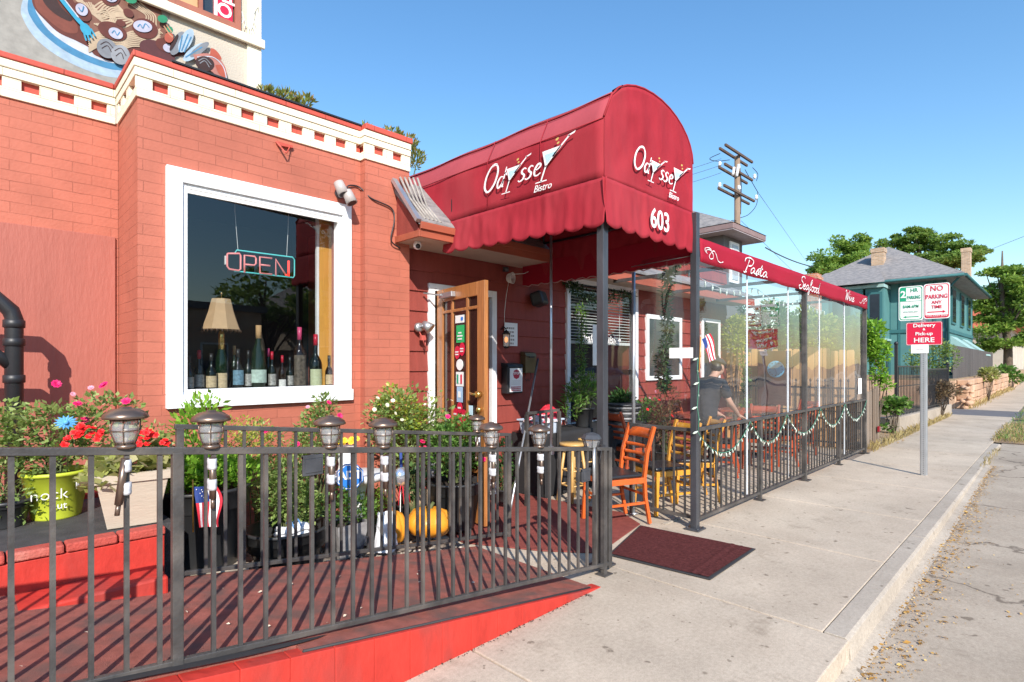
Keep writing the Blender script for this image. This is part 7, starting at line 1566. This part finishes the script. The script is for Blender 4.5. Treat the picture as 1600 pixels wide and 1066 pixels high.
# ------------------------------------------------------------------ trees
def tree(name, label, base, h, blobs, n, size, lm, r=.3, extra=None, limbs=14, seed=1):
    rg = random.Random(seed); t = thing(name, label, 'tree', tuple(base)); b = MB(); top = Vector((rg.uniform(-.3, .3), rg.uniform(-.3, .3), h*.55)); b.tube([(0, 0, -.2), (.05, 0, h*.25), top, (top.x+.2, top.y, h*.85)], [r, r*.8, r*.5, r*.12], 10)
    for _ in range(limbs):
        q = rg.choice(blobs); u = rg.uniform(.25, .7); s0 = Vector((top.x*u, top.y*u, h*.9*u)); e = Vector((q[0]+rg.uniform(-.5, .5)*q[3], q[1]+rg.uniform(-.5, .5)*q[4], q[2]+rg.uniform(-.4, .5)*q[5])); b.tube([s0, (s0+e)/2+Vector((0, 0, .3)), e], [r*.35, r*.2, r*.06], 6, False)
    b.build('trunk', M_bark, t)
    sub = []
    for q in blobs:
        vol = (q[3]*q[4]*q[5])**(1/3)
        for _ in range(int(10+4*vol)):
            d = Vector((rg.gauss(0, 1), rg.gauss(0, 1), rg.gauss(0, 1))).normalized()*rg.uniform(.45, 1.0); k = rg.uniform(.22, .42); sub.append((q[0]+d.x*q[3], q[1]+d.y*q[4], q[2]+d.z*q[5], q[3]*k, q[4]*k, q[5]*k*.7, vol))
    b = MB(); leaves(b, sub, n, size, rg, asp=.6, up=.1, shell=.6); b.build('crown', lm, t)
    if extra: b = MB(); leaves(b, extra[0], extra[1], size, rg); b.build('yellow_crown', extra[2], t)
    return t
def blobs_px(lst, X, base):
    o = []
    for (x, y, rx, ry) in lst:
        P = PX(x, y, X); D = (P.x+P.y)/1.414; k = D/F; o.append((P.x-base[0], P.y-base[1], P.z-base[2], rx*k*.95, rx*k*1.25, ry*k))
    return o
bs = (44, PX(1315, 500, 44).y, 0); tree('shade_tree', 'round green tree behind the left slope of the teal house roof', bs, 9, blobs_px([(1315, 400, 38, 26), (1292, 412, 20, 18), (1330, 382, 22, 16), (1345, 398, 18, 16), (1318, 432, 48, 22)], 44, bs), 17000, .20, L_tree, .35, seed=3, extra=(blobs_px([(1288, 428, 8, 8)], 43, bs), 200, L_yel))
bs = (56, PX(1440, 500, 56).y, 0); tree('shade_tree', 'broad spreading tree rising behind the teal house ridge', bs, 14, blobs_px([(1398, 384, 18, 14), (1420, 370, 24, 11), (1452, 382, 30, 13), (1486, 390, 30, 12), (1518, 394, 22, 8), (1465, 406, 56, 14), (1500, 408, 24, 12)], 56, bs), 22000, .25, L_tree2, .4, seed=5)
bs = (50, 1.6, 0); bs = (48, PX(1575, 560, 48).y, 0); tree('street_tree', 'tall leafy tree overhanging the far pavement right of the teal house', bs, 10.5, blobs_px([(1565, 450, 36, 28), (1590, 480, 34, 40), (1545, 490, 24, 24), (1570, 520, 34, 26), (1600, 430, 26, 14), (1545, 540, 18, 12), (1555, 424, 20, 8)], 48, bs), 20000, .22, L_tree, .28, seed=8)
bs = (70, 4.5, 0); tree('street_tree', 'dark tree far down the street beyond the stone wall', bs, 9, [(0, 0, 6, 3, 3, 2.5), (0, -3, 5, 2.5, 2, 2)], 3500, .35, L_tree2, .3, seed=9)
# garden growth around the patio
def shrub(name, label, px, y, X, lst, n, sz, lm, seed=1, asp=.6):
    base = PX(px, y, X); base.z = 0; rg = random.Random(seed); t = thing(name, label, 'shrub', tuple(base)); bl = blobs_px(lst, X, base); b = MB(); stems(b, (0, 0, 0), bl, 14, .009, rg); b.build('stems', M_bark, t); b = MB(); leaves(b, bl, n, sz, rg, asp=asp, shell=.3); b.build('foliage', lm, t)
shrub('climbing_vine', 'bright green vine at the outer corner of the patio', 1366, 600, 12.7, [(1366, 518, 12, 18), (1372, 550, 13, 20), (1362, 545, 8, 26), (1374, 585, 9, 16), (1385, 600, 7, 12)], 1500, .085, L_bright, 2)
b = MB(); t = thing('yellow_strap', 'yellow hose hooked over the vine by the patio corner', 'hose', tuple(PY(1356, 530, 2.9))); P = [PY(1356, 530, 2.9), PY(1364, 555, 2.9), PY(1374, 575, 2.9), PY(1382, 578, 2.9)]; b.tube([p-P[0] for p in P], .012, 6); b.build('hose', M_yellowflower, t)
shrub('garden_shrub', 'tall pale green tree foliage above the cedar fence, left part', 1215, 560, 12.6, [(1205, 510, 24, 40), (1240, 520, 22, 32)], 2600, .10, L_mid, 3)
shrub('garden_shrub', 'golden green foliage above the cedar fence, middle part', 1275, 560, 12.8, [(1275, 520, 26, 32), (1258, 500, 12, 24)], 2200, .10, L_lime, 4)
shrub('garden_shrub', 'dark green shrub above the cedar fence near the patio corner', 1325, 560, 13.0, [(1322, 530, 26, 34), (1345, 520, 12, 30)], 2600, .10, L_mid, 5)
shrub('garden_shrub', 'yellow green bush against the siding inside the patio', 1145, 560, 10.4, [(1148, 525, 14, 30), (1155, 505, 10, 14)], 1100, .08, L_lime, 6)
shrub('low_vine', 'low bright green leaves spilling round the iron fence corner', 1395, 640, 14.4, [(1392, 636, 14, 12), (1402, 630, 14, 10), (1386, 668, 8, 6)], 420, .10, L_mid, 7, 1.0)
shrub('yard_shrub', 'dry rose hedge behind the iron fence', 1460, 560, 21.0, [(1430, 560, 12, 14), (1465, 545, 16, 16), (1482, 560, 12, 20), (1450, 575, 16, 14)], 1700, .085, L_rose, 8)
shrub('yard_shrub', 'small white flowering shrub against the dark board fence', 1545, 585, 30, [(1545, 585, 10, 10)], 500, .14, L_pale, 9)
shrub('yard_shrub', 'tangled brown vines on the far iron fence panels', 1470, 610, 19.2, [(1468, 610, 22, 14)], 900, .09, leaf_mat('brown_vine_leaf', (.17, .12, .07), (.25, .2, .1)), 10)
shrub('yard_shrub', 'low growth over the stone wall beneath the street tree', 1580, 572, 45, [(1585, 590, 10, 8), (1570, 578, 10, 6)], 500, .2, L_mid, 11)
# roof plants behind the parapets
for (lab, x0, Y, lst, n) in (('reddish green plants growing on the roof behind the tower parapet', 440, 5.6, [(416, 148, 12, 8), (446, 154, 14, 10), (475, 162, 13, 10)], 560), ('spiky green plants on the roof beside the awning top', 635, 5.6, [(612, 210, 16, 8), (638, 224, 14, 11), (650, 250, 12, 15), (568, 203, 8, 4)], 620)):
    base = PY(x0, 200, Y); base.z = 3.42; rg = random.Random(x0); t = thing('roof_plant', lab, 'plant', tuple(base)); bl = []
    for (x, y, rx, ry) in lst: P = PY(x, y, Y); k = (P.x+P.y)/1.414/F; bl.append((P.x-base.x, 0, P.z-base.z, rx*k, .12, ry*k))
    b = MB(); leaves(b, bl, n, .06, rg, asp=.35, up=.8); b.build('foliage', leaf_mat('rust_leaf', (.24, .30, .07), (.50, .30, .10)), t); b = MB(); stems(b, (0, 0, 0), bl, 12, .006, rg); b.build('stems', M_stem, t)
    b = MB(); b.box(-.35, -.1, 0, .35, .12, .12); b.build('trough', M_coping, t)

# ------------------------------------------------------------------ vehicles
def car(name, label, loc, rz_, body, van=False):
    t = thing(name, label, 'van' if van else 'car', loc, rz_); L_, W_, H_ = (4.9, 1.9, 1.9) if van else (4.6, 1.8, 1.45); w2 = W_/2
    pr = [(-L_/2, .35), (-L_/2+.05, .85), (-L_/2+.15, 1.0), (L_/2-1.2, .95), (L_/2-.15, .80), (L_/2, .55), (L_/2-.05, .28)]
    b = MB(); n = len(pr); 
    for s in (-1, 1): b.v += [(x, s*(w2-(.06 if z > .9 else 0)), z) for x, z in pr]
    b.face(list(range(n))); b.face(list(range(n, 2*n))[::-1])
    for i in range(n): b.face((i, n+i, n+(i+1) % n, (i+1) % n))
    b.build('body', body, t, bevel=.05)
    cab = [(-L_/2+.2, .98), (-L_/2+(.35 if van else .9), H_-.03), (-.1 if not van else 1.0, H_), (1.15 if not van else 1.8, .95)]
    b = MB(); n = 4
    for s in (-1, 1): b.v += [(x, s*(w2-(.08 if z < 1.1 else .22)), z) for x, z in cab]
    b.face(list(range(n))); b.face(list(range(n, 2*n))[::-1])
    for i in range(n): b.face((i, n+i, n+(i+1) % n, (i+1) % n))
    cb = b.build('cabin', body, t, bevel=.06)
    b = MB(); ins = [(-L_/2+.5, 1.03), (-L_/2+(.62 if van else 1.1), H_-.12), (-.15 if not van else .95, H_-.11), (.9 if not van else 1.55, 1.03)]
    for s in (-1, 1): b.poly([(x, s*(w2-(.085 if z < 1.1 else .185))+s*.012, z) for x, z in (ins if s < 0 else ins[::-1])])
    b.build('side_windows', M_farglass, cb)
    a, e = cab[2], cab[3]; b = MB(); b.poly([(a[0]+(e[0]-a[0])*u+.03, s*(w2-.30+.1*u), a[1]+(e[1]-a[1])*u+.02) for u, s in ((.1, -1), (.92, -1), (.92, 1), (.1, 1))]); b.build('windscreen', M_farglass, cb)
    a, e = cab[1], cab[0]; b = MB(); b.poly([(a[0]+(e[0]-a[0])*u-.02, s*(w2-.30+.1*u), a[1]+(e[1]-a[1])*u+.01) for u, s in ((.15, 1), (.8, 1), (.8, -1), (.15, -1))]); b.build('rear_window', M_farglass, cb)
    for x in (-L_/2+.85, L_/2-.9):
        for s in (-1, 1):
            b = MB(); b.lathe([(.10, -.10), (.33, -.11), (.34, 0), (.33, .11), (.1, .10)], (x, s*(w2-.10), .34), 20, ax='y'); wh = b.build('wheel', M_rubber, t); b = MB(); b.lathe([(0, -.02), (.20, 0), (.21, .03)] if s > 0 else [(.21, -.03), (.20, 0), (0, .02)], (x, s*(w2+.015), .34), 14, ax='y'); b.build('rim', M_silver, wh)
    for s in (-1, 1): b = MB(); b.box(L_/2-.10, s*.62-.16, .60, L_/2-.0, s*.62+.16, .72); b.build('headlight', M_white, t, bevel=.02); b = MB(); b.box(-L_/2-.01, s*.68-.10, .70, -L_/2+.06, s*.68+.10, .86); b.build('tail_light', M_signred, t, bevel=.02)
    return t
car('parked_van', 'white van parked far down the street under the tree', (61, 5.0, 0), R(-90), M_white, True)
car('parked_car', 'dark car parked across the street, seen only as a reflection', (20.5, -10.9, -.13), 0, mat('black_car_paint', (.02, .02, .025), .2, coat=.8))
car('parked_car', 'silver car parked across the street, seen only as a reflection', (27.5, -10.9, -.13), math.pi, mat('silver_car_paint', (.45, .46, .48), .25, metal=.5, coat=.8))
b = MB(); t = thing('blue_bag', 'small bright blue bag on the far verge', 'bag', (20.0, .55, .05)); b.ball((0, 0, .12), .18, .15, .13, 12, 8); b.tube([(0, -.05, .2), (.02, 0, .3)], .03, 6); b.build('bag', M_blueflower, t)
# street opposite (it shows in the panes)
for (x0, x1, h, m, nm, lab) in ((-14, 4, 3.3, M_grey, 'shop_building', 'low grey shop across the street, seen in the window reflection'), (5, 13, 4.0, M_stone, 'shop_building', 'sandstone coloured shop across the street'), (15, 24, 3.4, M_up, 'bungalow', 'pale bungalow across the street, seen in the vinyl reflection'), (28, 38, 3.3, M_mauve, 'bungalow', 'mauve bungalow across the street')):
    t = thing(nm, lab, 'building', (0, 0, 0)); MB().box(x0, -26, -.2, x1, -17, h).build('wall', m, t)
    b = MB(); b.box(x0-.2, -26.2, h, x1+.2, -16.8, h+.3); b.build('parapet' if nm[0] == 's' else 'eave', M_grey, t)
    if nm[0] == 'b':
        b = MB(); b.v = [(x0-.5, -16.4, h+.3), (x1+.5, -16.4, h+.3), (x1+.5, -26.5, h+.3), (x0-.5, -26.5, h+.3), ((x0+x1)/2-1, -21, h+3.6), ((x0+x1)/2+1, -21, h+3.6)]
        for f in ((0, 1, 5, 4), (1, 2, 5), (2, 3, 4, 5), (3, 0, 4)): b.face(f)
        b.build('roof', M_shingle, t)
    x = x0+.8
    while x < x1-1.5: b = MB(); b.box(x, -16.99, .8, x+1.2, -16.93, 2.5); w = b.build('window', M_whited, t); MB().box(x+.08, -16.93, .88, x+1.12, -16.92, 2.42).build('pane', M_farglass, w); x += 2.2
for k, (x, y, h) in enumerate(((-4, -27, 9), (14, -18, 7), (26, -19, 9), (40, -18, 8))):
    tree('street_tree', ('tall tree behind the grey shop opposite', 'round tree between the shops opposite', 'tall tree between the bungalows opposite', 'farthest tree across the street')[k], (x, y, 0), h, [(0, 0, h*.7, 2.4, 2.2, h*.22), (1.2, .5, h*.58, 1.8, 1.8, h*.15)], 2200, .35, L_tree2, .22, seed=30+k)
